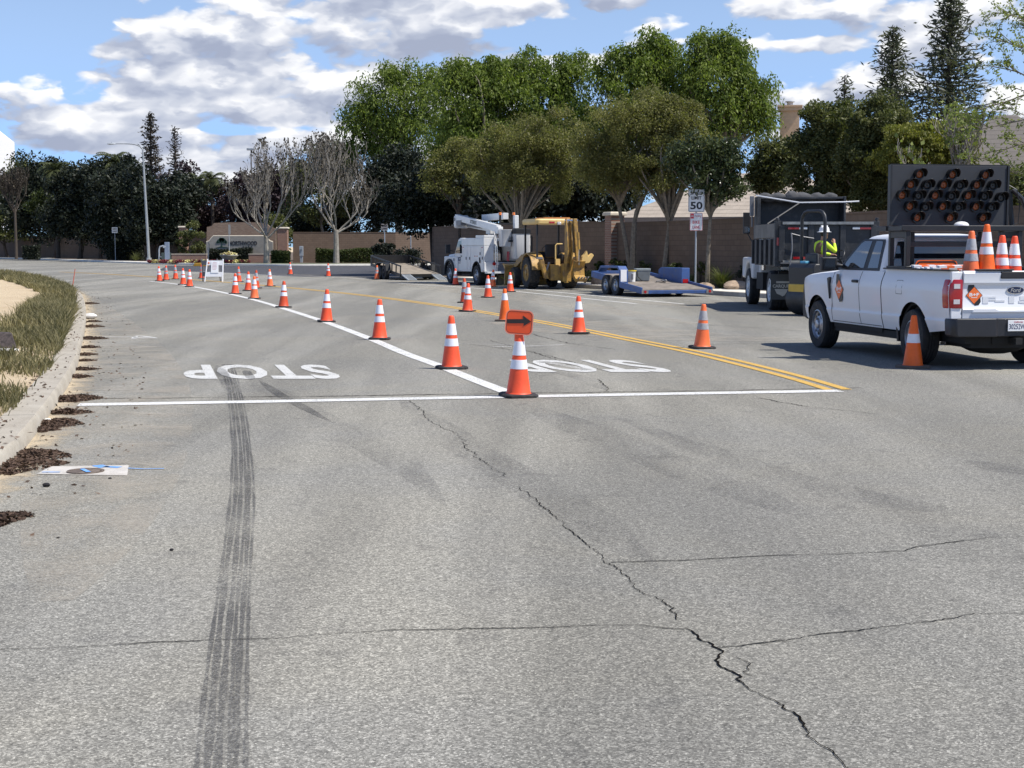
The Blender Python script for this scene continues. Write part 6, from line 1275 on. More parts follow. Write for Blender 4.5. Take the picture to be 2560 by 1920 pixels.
def loc(x, y, z): 
    a = R(10.2); return Vector((6.57 + .96 * (x * math.cos(a) - y * math.sin(a)), 21.28 + .96 * (x * math.sin(a) + y * math.cos(a)), .96 * z))
# load in the bed
o = empty('storage_tote', loc(.10, -.72, .802), R(11), 'black tote in the pickup bed hidden under the carried cones', 'tote'); g = MB(); g.bb(-.72, .72, -.22, .22, 0, .36); g.build('body', m_dark, o, True, .02); g = MB(); g.bb(-.74, .74, -.24, .24, .361, .39); g.build('lid', m_dark, o, True, .01)
PG = 'traffic cones carried in the pickup bed'
for k, x, z, lb in (('fg2', -.50, 1.19, 'grey-banded cone in the pickup bed, leftmost of the four'), ('nw2', -.27, 1.285, 'tallest standing cone in the pickup bed, with a small black mark'), ('ow2', -.03, 1.13, 'slim white-banded cone in the pickup bed, third from the left'), ('ow2', .16, 1.12, 'white-banded cone in the pickup bed nearest the frame edge')):
    cone(0, 0, k, lb, rz=11 + 4, at=loc(x, -.80, z), tilt=(0, 0), group=PG)
o = empty('road_work_sign', loc(-.25, .78, .80), R(11), 'folded orange rounded sign leaning behind the cab in the pickup bed', 'traffic sign'); g = MB(); g.prism(rrect(.66, .66, .07, 5, 0, .36), 'y', 0, .01); p_ = g.build('panel', m_orn, o, False); g = MB(); ring(g, rrect(.63, .63, .06, 5, 0, .36), .022, -.003, -.003); g.lathe([(.06, -.004), (.045, -.004)], (.06, 0, .56), 'y', 14); g.bb(-.25, .25, -.004, -.003, .3, .38); g.build('border', m_kdec, p_, False)
o = empty('barricade_rails', loc(-.30, .1, .86), R(11), 'pile of orange and white striped barricade boards lying in the pickup bed', 'barricade boards'); rr_ = random.Random(6)
for i in range(9):
    g = MB(); y = -.55 + i * .12; z = .50 + rr_.uniform(-.03, .05); t = rr_.uniform(-.12, .12); Lr = 1.05
    for j in range(9):
        g.mat(j % 2); a = -Lr / 2 + j * Lr / 9; g.hexa([(a, y + a * t, z), (a + Lr / 9, y + (a + Lr / 9) * t, z), (a + Lr / 9, y + .10 + (a + Lr / 9) * t, z + .01), (a, y + .10 + a * t, z + .01), (a, y + a * t, z + .03), (a + Lr / 9, y + (a + Lr / 9) * t, z + .03), (a + Lr / 9, y + .10 + (a + Lr / 9) * t, z + .04), (a, y + .10 + a * t, z + .04)])
    g.build('board', [m_bw, m_or2], o, False)
g = MB(); g.bb(-.5, .5, -.55, .5, -.05, .49); g.build('crate', m_dark, o, False)
# ------------------------------------------------------------------ bucket truck
m_wd = M('work truck white', (.70, .70, .69), .4, var=.05, coat=.3, scale=2, dirt=((.40, .37, .32), .56, .5)); m_gry = M('grey tread plate', (.22, .22, .23), .5, .3, scale=5)
BT = empty('bucket_truck', (-.55, 65.15, 0), R(22), 'white utility bucket truck with folded boom, parked between the open trailer and backhoe', 'utility truck')
def arch_side(y0, y1, z0, z1, cy, cz, r): return [(y0, z0)] + [(cy + r * math.cos(R(a)), cz + r * math.sin(R(a))) for a in range(170, 9, -16)][::1] + [(y1, z0), (y1, z1), (y0, z1)] if False else None
def arch_poly(y0, y1, z0, z1, cy, cz, r, n=12):
    a = math.asin(max(-1, min(1, (z0 - cz) / r))); return [(y0, z0)] + [(cy - r * math.cos(a + (math.pi - 2 * a) * i / n), cz + r * math.sin(a + (math.pi - 2 * a) * i / n)) for i in range(n + 1)] + [(y1, z0), (y1, z1), (y0, z1)]
for s in (-1, 1):
    g = MB(); g.prism(arch_poly(-.92, 1.80, .58, 1.69, 0, .45, .56), 'x', s * .62, s * 1.06); sb = g.build('service_body', m_wd, BT, False, .01)
    g = MB(); g.bb(s * .60, s * 1.075, -.92, 1.82, 1.695, 2.02); g.bb(s * .60, s * 1.06, -.92, .1, 2.021, 2.14); g.build('top_box', m_wd, BT, False, .015)
    for a, b, c, d in ((-.86, -.62, .70, 1.64), (-.58, .62, 1.08, 1.64), (.70, 1.10, .66, 1.64), (1.14, 1.74, .66, 1.64)):
        g = MB(); g.bb(s * 1.061, s * 1.072, a, b, c, d); dr = g.build('door', m_wd, sb, False, .006); g = MB(); g.bb(s * 1.073, s * 1.085, a + .06, a + .13, (c + d) / 2 - .06, (c + d) / 2 + .06); g.build('latch', m_dark, dr, False)
    g = MB(); g.bb(s * 1.074, s * 1.088, -.50, -.40, .96, 1.20) ; g.build('vent', m_chas, sb, False)
    g = MB()
    for a in (-.80, 1.55): g.bb(s * 1.073, s * 1.077, a, a + .14, 1.60, 1.64)
    g.bb(s * 1.074, s * 1.078, .08, .20, 1.23, 1.27); g.bb(s * 1.074, s * 1.078, -.18, -.06, 1.23, 1.27); g.bb(s * 1.062, s * 1.068, -.9, -.76, .60, .64); g.build('reflectors', m_tail, sb, False)
    g = MB(); g.prism(arc(0, .45, .585, 0, 180, 14) + arc(0, .45, .55, 180, 0, 14), 'x', s * .9, s * 1.075); g.build('fender_lip', m_chas, BT)
    wheel(BT, s * .86, 0, .43, .44, s, .24, m_steel); wheel(BT, s * .90, 3.55, .43, .26, s, .24, m_steel)
    g = MB(); P = arch_poly(2.55, 4.35, .58, 1.22, 3.55, .45, .56); g.prism(P, 'x', s * .60, s * 1.0); g.build('fender', m_wd, BT, True, .04)
    g = MB(); g.prism(arc(3.55, .45, .66, -5, 185, 14) + arc(3.55, .45, .56, 185, -5, 14), 'x', s * .86, s * 1.08); g.build('wheel_flare', m_dark, BT, True, .015)
    g = MB(); g.tube([(s * 1.0, 2.95, 1.45), (s * 1.3, 2.95, 1.5)], .02, 5); g.bb(s * 1.2, s * 1.42, 2.9, 3.0, 1.35, 1.75); g.build('side_mirror', m_dark, BT, True, .03)
g = MB(); g.prism([(1.85, .55), (3.05, .55), (3.2, 1.25), (3.05, 1.36), (2.55, 1.98), (2.35, 2.04), (1.95, 2.04), (1.85, 1.95)], 'x', -.96, .96); g.build('cab', m_wd, BT, True, .05, 3)
for s in (-1, 1):
    g = MB(); g.prism([(1.98, 1.36), (2.95, 1.36), (2.50, 1.90), (2.02, 1.93)], 'x', s * .955, s * .966); g.build('window_pane', m_glass, BT, False)
    g = MB(); g.bb(s * .961, s * .966, 1.92, 1.93, .62, 1.95); g.bb(s * .961, s * .966, 3.0, 3.01, .62, 1.3); g.bb(s * .961, s * .985, 2.0, 2.2, 1.22, 1.26); g.build('door_trim', m_dark, BT, False)
g = MB(); g.prism([(2.95, .6), (4.38, .6), (4.42, 1.12), (4.2, 1.30), (3.0, 1.37)], 'x', -.82, .82); g.build('hood', m_wd, BT, True, .06, 3)
g = MB(); g.prism([(3.0, 1.42), (3.04, 1.38), (2.54, 1.96), (2.48, 1.96)], 'x', -.84, .84); g.build('windshield', m_glass, BT, False)
g = MB(); put_text(g, 'MGE', frame((-.968, 2.45, 1.10), (0, -1, 0), (0, 0, 1)), thick=.001, ww=.50, hh=.20, bold=.03, shear=.1); g.bb(-.970, -.966, 2.25, 2.65, .92, .95); put_text(g, 'MGE', frame((-1.003, 3.0, 1.08), (0, -1, 0), (0, 0, 1)), thick=.001, ww=.16, hh=.12, bold=.02); g.build('lettering', M('navy decal', (.05, .06, .12), .5), BT, False)
g = MB(); g.bb(-.6, .6, -.9, 4.3, .45, .75); g.bb(-.6, .6, -.9, 1.8, .76, 1.05); g.bb(-.58, .58, 1.2, 1.8, 1.06, 1.9); g.bb(-.55, -.3, 1.0, 2.2, .35, .5); g.cyl((-.9, 0, .43), (.9, 0, .43), .08); g.build('chassis', m_chas, BT)
g = MB(); g.bb(-1.06, 1.06, -.95, -.93, .60, 1.0); g.bb(-1.04, 1.04, -1.25, -.951, .52, .60); bpn = g.build('rear_panel', m_wd, BT, False, .01); g = MB(); g.bb(-.45, .62, -.965, -.951, .64, .98); g.build('plate', m_gry, bpn, False)
for x, m_ in ((-.62, m_tail), (-.46, m_clear), (.72, m_tail), (.72, m_tail)):
    g = MB(); g.lathe([(.075, -.955), (.075, -.985), (0, -.99)], (x, 0, .93 if m_ is not m_tail or x < 0 else .93), 'y', 14); g.build('rear_light', m_, bpn)
g = MB(); g.bb(-.58, .1, .2, .3, 1.06, 1.5); g.bb(-.5, -.1, -.4, .2, 1.06, 1.35); g.build('cargo_box', m_gry, BT, False, .01)
g = MB(); g.tube([(-.55, -.95, .5), (-.55, -.95, 1.72)], .025); g.tube([(-.48, -.98, 1.72), (-.48, -.98, .5)], .02); 
for i in range(5): g.tube([(-.55, -.95, .6 + i * .2), (-.40, -.98, .6 + i * .2)], .015, 5)
g.build('grab_rail', m_chrome, BT)
g = MB(); g.tube([(.0, -1.0, 1.05), (.02, -1.0, 1.45)], .06, 8); g.build('fire_extinguisher', m_tail, BT)
# turret, booms
g = MB(); g.cyl((0, .8, 1.06), (0, .8, 2.42), .22, .20, 16); g.bb(-.22, .22, .55, 1.05, 2.2, 2.62); g.build('turret', m_wd, BT, True, .02)
g = MB(); g.tube([(-.12, .9, 2.2), (-.25, .6, 2.5), (-.2, .2, 2.35), (-.1, .1, 1.9)], .03, 6); g.build('hydraulic_hose', m_wd, BT)
def beam(p0, p1, w, h, h2=None):
    p0, p1 = Vector(p0), Vector(p1); d = (p1 - p0).normalized(); s = Vector((1, 0, 0)); u = s.cross(d).normalized() * (1 if s.cross(d).z > 0 else -1); h2 = h2 or h; s *= w / 2
    return [p0 - s - u * h / 2, p0 + s - u * h / 2, p1 + s - u * h2 / 2, p1 - s - u * h2 / 2, p0 - s + u * h / 2, p0 + s + u * h / 2, p1 + s + u * h2 / 2, p1 - s + u * h2 / 2]
def add_beam(name, p0, p1, w, h, h2, mat, par=None, bev=.012):
    g = MB(); P = beam(p0, p1, w, h, h2); g.hexa(P); return g.build(name, mat, par or BT, False, bev, fix=True)
lb = add_beam('lower_boom', (.05, .75, 2.42), (.05, 4.1, 2.68), .28, .26, .22, m_wd); ub = add_beam('upper_boom', (-.32, 4.45, 3.0), (-.32, -.75, 2.42), .22, .27, .30, m_wd)
add_beam('jib_boom', (.42, 2.9, 2.95), (.42, .3, 2.98), .26, .28, .28, m_wd)
g = MB(); g.bb(-.45, .2, 4.25, 4.6, 2.5, 3.08); g.build('elbow', m_wd, BT, True, .08); g = MB(); g.bb(-.46, -.2, 3.6, 4.2, 2.62, 2.85); g.cyl((-.47, 4.42, 2.9), (.22, 4.42, 2.9), .08); g.tube([(-.2, 3.4, 2.6), (-.2, 1.6, 2.5)], .05, 8); g.build('elbow_link', m_gry, BT)
g = MB(); put_text(g, 'XTEREX', Matrix.Translation((-.4335, 2.05, 2.735)) @ Euler((0, 0, 0)).to_matrix().to_4x4() @ frame((0, 0, 0), (0, -1, -.11), (0, -.11, 1)), thick=.001, ww=.85, hh=.16, bold=.03); g.build('lettering', m_kdec, ub, False)
g = MB(); g.bb(-.44, -.2, -.95, -.65, 2.2, 2.5); g.tube([(-.3, -.8, 2.3), (-.3, -1.0, 2.2), (-.1, -1.2, 2.2)], .07, 8); g.build('bucket_mount', m_wd, BT, True, .02); g = MB(); g.bb(.55, .75, -.4, -.2, 2.14, 3.0); g.build('boom_rest', m_wd, BT, True, .02)
for x, y in ((.10, .15), (.75, .2)):
    g = MB(); g.cyl((x, y, 3.02), (x, y, 3.14), .07, .06, 10); g.build('beacon', m_orl, BT); 
g = MB(); g.cyl((.10, .15, 2.3), (.10, .15, 3.019), .05); g.cyl((.75, .2, 2.3), (.75, .2, 3.019), .04); g.bb(.05, .8, .12, .22, 2.6, 2.68); g.build('beacon_bracket', m_dark, BT)
def tub(g, cx, cy, w, d, z0, z1, tp=.86):
    def sq(k, z, r=.09):
        return [(cx + x * k, cy + y * k, z) for x, y in rrect(w, d, r, 4)]
    g.loft([sq(tp * .9, z0), sq(tp, z0 + .06), sq(1, z1 - .04), sq(1.03, z1 - .03), sq(1.03, z1)])
g = MB(); tub(g, .40, -1.38, .74, .66, 1.14, 2.27); bk_ = g.build('bucket', m_wd, BT, True); g = MB(); g.loft([[(.40 + x * 1.05, -1.38 + y * 1.05, z + (.03 * math.sin(9 * x + 5 * y) if z > 2.3 else 0)) for x, y in rrect(.74, .66, .09, 4)] for z in (2.20, 2.272, 2.36)] + [[(.40 + x * .6, -1.38 + y * .6, 2.44) for x, y in rrect(.74, .66, .09, 4)]]); g.build('bucket_cover', M('black vinyl cover', (.02, .02, .022), .5), bk_)
g = MB(); tub(g, -.22, -1.22, .50, .44, 1.66, 2.38, .9); g.build('bucket_liner', m_wd, BT, True); g = MB()
for x in (-.12, -.06, .0): g.tube([(x, -1.46, 1.95), (x, -1.50, 2.08)], .012, 5)
g.bb(-.16, .04, -1.47, -1.44, 1.86, 1.93); g.build('controls', m_chas, BT, False)

# ------------------------------------------------------------------ backhoe
m_by = M('backhoe yellow', (.44, .255, .055), .55, var=.2, scale=3, dirt=((.16, .10, .055), .42, .8), bmp=.1); m_byp = M('pale canopy yellow', (.72, .50, .19), .5, var=.08, scale=3, dirt=((.45, .32, .15), .55, .5)); m_mud = M('muddy tyre', (.035, .033, .030), .9, var=.4, scale=5, dirt=((.16, .13, .10), .5, .6), bmp=.4)
BH = empty('backhoe_loader', (1.50, 59.45, 0), R(17), 'dirty yellow backhoe loader with an open canopy, its digging arm folded up', 'backhoe')
for s in (-1, 1):
    wheel(BH, s * .80, 0, .64, .42, s, .34, m_by, 0, 16, m_mud, 'rear_wheel'); wheel(BH, s * .78, 2.05, .42, .28, s, .22, m_by, 0, 12, m_mud, 'front_wheel')
    g = MB(); g.prism(arc(0, .62, .80, 10, 170, 12) + arc(0, .62, .74, 170, 10, 12), 'x', s * .45, s * .98); g.bb(s * .45, s * .50, -.75, .78, .75, 1.1); g.build('fender', m_by, BH, True, .01)
    g = MB(); pth = [(s * .62, .95, 1.15), (s * .62, 1.6, 1.22), (s * .62, 2.4, .95), (s * .62, 2.95, .45)]
    for a, b in zip(pth, pth[1:]): g.hexa(beam(a, b, .10, .24))
    g.build('loader_arm', m_by, BH, True)
    for y in (-.52, 1.02):
        g = MB(); g.bb(s * .70 - .035, s * .70 + .035, y - .035, y + .035, .95, 2.53); g.build('canopy_post', m_dark, BH, False, .008)
    # stabiliser legs folded up at the rear
    g = MB(); g.hexa(beam((s * .46, -.95, .42), (s * .72, -.98, 1.22), .16, .18)); g.build('stabilizer_leg', m_by, BH, False, .015); g = MB(); g.cyl((s * .34, -.93, 1.05), (s * .52, -.95, .60), .045, .045, 8); g.bb(s * .66, s * .86, -1.08, -.88, 1.18, 1.26); g.build('stabilizer_cylinder', m_gry, BH)
g = MB()
pts = rrect(1.62, 1.95, .18, 5); g.loft([[(x * k, y * k + .25, z) for x, y in pts] for z, k in ((2.52, .97), (2.56, 1.0), (2.68, 1.0), (2.74, .95))]); cn = g.build('canopy', m_byp, BH); g = MB(); g.bb(-.35, .72, -.35, .9, 2.741, 2.80); g.build('canopy_top', M('rusty orange top', (.38, .15, .04), .8, var=.2), cn, True, .02)
g = MB(); g.bb(-.28, -.06, -.745, -.725, 2.56, 2.63); g.build('tail_reflector', m_tail, cn, False)
for x in (.12, .42): g = MB(); g.bb(x - .08, x + .08, -.80, -.70, 2.50, 2.62); g.build('work_light', m_clear, cn, True, .02)
g = MB(); g.prism([(.75, .75), (2.5, .70), (2.55, 1.15), (2.4, 1.38), (.8, 1.48)], 'x', -.38, .38); g.build('engine_hood', m_by, BH, True, .04); g = MB(); g.cyl((-.28, 1.5, 1.4), (-.28, 1.5, 2.1), .04, .04, 8); g.build('exhaust', m_dark, BH)
g = MB(); g.bb(-.42, .42, -.85, 1.0, .50, .95); g.bb(-.30, .30, -.98, -.80, .35, .95); g.cyl((-.8, 0, .64), (.8, 0, .64), .10); g.cyl((-.8, 2.05, .42), (.8, 2.05, .42), .07); g.bb(-.3, .3, 1.0, 2.4, .4, .75); g.build('chassis', m_by, BH, True, .02)
g = MB(); g.bb(-.25, .25, -.1, .35, .96, 1.22); g.bb(-.25, .25, -.18, -.08, 1.2, 1.75); g.build('seat', m_dark, BH, True, .05); g = MB(); g.bb(-.30, .32, .62, .85, .96, 1.45); g.tube([(0, .55, 1.35), (0, .45, 1.5)], .02); g.tube([(.18 * math.cos(i * .52), .45 + .05 * math.sin(i * .52), 1.52 + .15 * math.sin(i * .52)) for i in range(12)], .015, 6, close=True); g.bb(.35, .62, -.4, .2, .96, 1.35); g.build('dashboard', m_dark, BH, True, .02)
g = MB(); g.tube([(.02, -.62, .95), (.02, -.62, 1.70), (.08, -.62, 1.76), (.30, -.62, 1.76)], .028, 8); g.bb(.0, .18, -.72, -.60, .92, 1.18); g.build('control_tower', m_byp, BH, True)
# loader bucket in front, resting low
g = MB(); g.prism([(2.85, .10), (3.45, .05), (3.0, .12), (2.9, .75), (3.25, .95), (2.85, .90)], 'x', -1.0, 1.0); g.build('loader_bucket', m_by, BH, False)
# digging boom
g = MB(); g.bb(.12, .46, -1.25, -.99, .30, 1.0); g.cyl((.29, -1.15, .25), (.29, -1.15, 1.05), .1); g.build('swing_post', m_by, BH, True, .02)
g = MB(); 
for x in (.18, .36):
    g.prism([(-1.12, .72), (-1.35, .75), (-1.62, 1.5), (-1.50, 2.2), (-1.38, 2.74), (-1.22, 2.70), (-1.25, 2.1), (-1.22, 1.4)], 'x', x, x + .05)
g.prism([(-1.3, 1.0), (-1.5, 1.5), (-1.42, 2.1), (-1.30, 2.6), (-1.28, 2.6), (-1.3, 1.5)], 'x', .235, .358); g.build('boom', m_by, BH, True, .008)
g = MB(); g.hexa(beam((.52, -1.42, 2.72), (.60, -1.60, 1.05), .15, .24, .15)); g.build('dipper_arm', m_by, BH, False, .015); g = MB(); g.cyl((.56, -1.72, 2.2), (.59, -1.76, 1.55), .05, .05, 10); g.build('dipper_cylinder', m_by, BH); g = MB(); g.cyl((.59, -1.76, 1.55), (.61, -1.72, .95), .028, .028, 8); g.tube([(.30, -1.05, 2.5), (.32, -1.0, 1.8), (.28, -.98, 1.1)], .03, 6); g.cyl((.16, -1.3, 2.66), (.66, -1.42, 2.66), .05); g.build('cylinder_rod', m_chrome, BH)
g = MB(); g.prism([(-1.62, 1.12), (-1.45, .78), (-1.50, .45), (-1.80, .30), (-2.05, .42), (-1.86, .44), (-1.66, .55), (-1.62, .85), (-1.78, 1.1)], 'x', .42, .86); g.build('digging_bucket', m_by, BH, False, .01)
g = MB()
for i in range(4): g.hexa(beam((.46 + i * .12, -2.02, .42), (.46 + i * .12, -2.22, .50), .05, .05, .02))
g.build('bucket_teeth', m_gry, BH, False)
g = MB(); g.prism([(-.2, 0), (.15, .05), (.34, .34), (.25, .42), (.10, .30), (.05, .52), (-.05, .38), (-.14, .30)], 'y', -1.45, -1.25); g.v = [(x + .98, y, z + .98) for x, y, z in g.v]; g.build('thumb_linkage', m_byp, BH, False, .015)
# grey plywood box with a green sprayed mark between truck and backhoe
p = G(1256, 713); rt = empty('plywood_box', (p.x, p.y, 0), R(14), 'weathered grey plywood box with a yellow-green sprayed mark behind the bucket truck', 'box'); g = MB(); g.prism([(-.24, 0), (.22, 0), (.22, .72), (-.18, .72)], 'y', -.2, .25); bx_ = g.build('body', M('weathered plywood', (.20, .18, .13), .95, var=.3, scale=4), rt, False, .01); g = MB(); mg = M('green spray paint', (.35, .42, .05), .8)
for x in (-.08, .10): g.lathe([(.035, -.212), (0, -.212)], (x, 0, .46), 'y', 10)
g.tube([(-.12, -.208, .36), (-.02, -.208, .30), (.08, -.208, .30), (.16, -.208, .38)], .018, 5); g.build('sprayed_mark', mg, rt)

# ------------------------------------------------------------------ trailers
m_blue = M('trailer blue', (.04, .095, .27), .5, var=.18, scale=3, dirt=((.10, .11, .15), .48, .6)); m_deck = M('worn deck planks', (.215, .185, .155), .9, var=.35, scale=3, dirt=((.14, .11, .09), .5, .6), bmp=.3)
BL = empty('tilt_trailer', (4.55, 52.0, 0), R(20), 'low blue tilt trailer with its deck tipped down, below the speed limit sign', 'trailer'); TL = Matrix.Translation((0, 0, .47)) @ Matrix.Rotation(R(5.5), 4, 'X'); TLi = TL
g = MB(); g.X = TL; g.bb(-.98, .98, -2.55, 2.1, -.03, .02); g.bb(-1.25, -.98, -2.55, -.95, -.03, .02); g.bb(.98, 1.25, -2.55, -.95, -.03, .02); g.build('deck', m_deck, BL, False)
g = MB(); g.X = TL
for s in (-1, 1): g.bb(s * 1.25, s * 1.31, -2.62, -.92, -.10, .10); g.bb(s * .985, s * 1.04, .7, 2.1, -.10, .12)
g.bb(-1.31, 1.31, -2.66, -2.56, -.10, .0); g.bb(-1.04, 1.04, 2.1, 2.18, -.10, .12); g.hexa([(-.5, 2.18, -.1), (.5, 2.18, -.1), (.06, 3.4, -.1), (-.06, 3.4, -.1), (-.5, 2.18, .0), (.5, 2.18, .0), (.06, 3.4, .0), (-.06, 3.4, .0)]); g.build('frame', m_blue, BL, False, .006)
for s in (-1, 1):
    g = MB()
    prof = [(-.92, .30), (-.92, .86), (-.74, 1.0), (.74, 1.0), (.92, .84), (.92, .78), (.72, .93), (-.70, .93), (-.86, .80), (-.86, .30)] if s < 0 else [(-.92, .30), (-.92, .93), (.74, .93), (.92, .84), (.92, .3)]
    g.prism(prof, 'x', s * 1.0, s * 1.31); fd = g.build('fender', m_blue, BL, False, .012)
    g = MB(); 
    if s < 0: g.bb(-1.28, -1.06, -.932, -.922, .48, .88); g.build('white_panel', m_wdec, fd, False)
    else: g.bb(1.05, 1.25, -.932, -.922, .42, .55); g.build('red_decal', m_tail, fd, False)
    for y in (-.42, .42): wheel(BL, s * 1.16, y, .345, .22, s, .2, m_steel, 0)
    g = MB(); g.X = TL; g.bb(s * 1.06, s * 1.30, -2.68, -2.661, -.095, .02); hs = g.build('lamp_housing', m_steel, BL, False); g = MB(); g.X = TL; g.lathe([(.05, -2.69), (0, -2.70)], (s * 1.18, 0, -.035), 'y', 12); g.build('taillight', m_tail, hs)
g = MB(); g.bb(.2, .9, -.3, .3, .15, .45); g.cyl((-1.1, .42, .345), (1.1, .42, .345), .05); g.cyl((-1.1, -.42, .345), (1.1, -.42, .345), .05); g.build('axle', m_chas, BL)
def on_deck(x, y): 
    q = TL @ Vector((x, y, .02)); a = R(20); return Vector((4.55 + q.x * math.cos(a) - q.y * math.sin(a), 52.0 + q.x * math.sin(a) + q.y * math.cos(a), q.z))
rt = empty('pail', on_deck(-.62, -.35), 0, 'white plastic pail with a yellow lid standing on the blue trailer deck', 'bucket'); g = MB(); g.lathe([(0, 0), (.13, 0), (.15, .36), (.155, .36)], (0, 0, 0), 'z', 20); pb = g.build('body', M('white pail plastic', (.75, .75, .74), .4), rt); g = MB(); g.bb(-.02, .05, -.158, -.135, .08, .27); g.build('printed_label', m_gry, pb, False); g = MB(); g.lathe([(.155, .355), (.17, .36), (.17, .395), (0, .40)], (0, 0, 0), 'z', 20); g.build('lid', M('yellow lid plastic', (.75, .55, .05), .4), rt)
rt = empty('cooler', on_deck(-.10, -.1), R(8), 'grey chest cooler with a strap standing on the blue trailer deck', 'cooler'); g = MB(); g.hexa([(-.22, -.16, 0), (.22, -.16, 0), (.22, .16, 0), (-.22, .16, 0), (-.25, -.18, .34), (.25, -.18, .34), (.25, .18, .34), (-.25, .18, .34)]); g.build('body', M('grey cooler plastic', (.16, .18, .19), .5), rt, False, .02); g = MB(); g.bb(-.26, .26, -.19, .19, .342, .43); g.build('lid', M('pale cooler lid', (.24, .27, .28), .5), rt, False, .02); g = MB(); g.tube([(-.22, -.19, .32), (-.20, -.20, .15), (-.08, -.21, .03), (-.04, -.2, -.0)], .012, 5); g.build('strap', m_chas, rt)
rt = empty('tie_down_chain', on_deck(.35, -.6), 0, 'small heap of chain and binders on the blue trailer deck', 'chain'); g = MB(); rr_ = random.Random(4)
P = [(rr_.uniform(-.2, .25), rr_.uniform(-.2, .2), rr_.uniform(.02, .09)) for _ in range(14)]; g.tube(curve_pts(P, 3), .018, 5); g.build('chain', m_gry, rt)
BK = empty('open_trailer', (-5.43, 76.83, 0), R(22), 'black open utility trailer with rails and lowered ramps, left of the bucket truck', 'trailer'); TK = Matrix.Translation((0, 0, .52)) @ Matrix.Rotation(R(5.5), 4, 'X'); m_bk = M('black trailer paint', (.018, .018, .019), .5, var=.2)
g = MB(); g.X = TK; g.bb(-1.0, 1.0, -2.4, 2.6, -.03, .02); g.build('deck', M('sun bleached deck', (.27, .23, .18), .9, var=.25, scale=3, bmp=.3), BK, False)
g = MB(); g.X = TK
for s in (-1, 1):
    g.bb(s * 1.01, s * 1.07, -2.4, 2.6, -.12, .02); g.bb(s * 1.01, s * 1.07, -2.4, 2.6, .38, .44)
    for i in range(8): y = -2.36 + i * .7; g.bb(s * 1.015, s * 1.065, y - .03, y + .03, .02, .38)
g.bb(-1.07, 1.07, 2.6, 2.68, -.12, .44); g.bb(-1.0, 1.0, -2.46, -2.4, -.12, .02); g.hexa([(-.6, 2.68, -.1), (.6, 2.68, -.1), (.06, 3.9, -.1), (-.06, 3.9, -.1), (-.6, 2.68, -.02), (.6, 2.68, -.02), (.06, 3.9, -.02), (-.06, 3.9, -.02)]); g.build('frame', m_bk, BK, False)
for s in (-1, 1):
    for y in (-.42, .42): wheel(BK, s * 1.20, y, .36, .22, s, .2, m_bk, 0)
    g = MB(); g.prism([(-.95, .45), (-.86, .78), (-.6, .86), (.6, .86), (.86, .78), (.95, .45), (.91, .45), (.82, .74), (.58, .82), (-.58, .82), (-.82, .74), (-.91, .45)], 'x', s * 1.08, s * 1.34); g.build('fender', m_bk, BK, False)
    g = MB(); 
    for q in (-.2, .2): g.hexa(beam((s * .78 + q, -2.44, .27), (s * .78 + q, -3.5, .03), .05, .05))
    for i in range(9): t = i / 8; g.bb(s * .78 - .2, s * .78 + .2, -2.5 - t * .95, -2.46 - t * .95, .265 - t * .23, .295 - t * .23)
    g.build('ramp', m_galv, BK, False)
g = MB(); g.bb(-.55, .2, 2.7, 3.1, .66, 1.2); g.build('toolbox', m_bk, BK, True, .02)

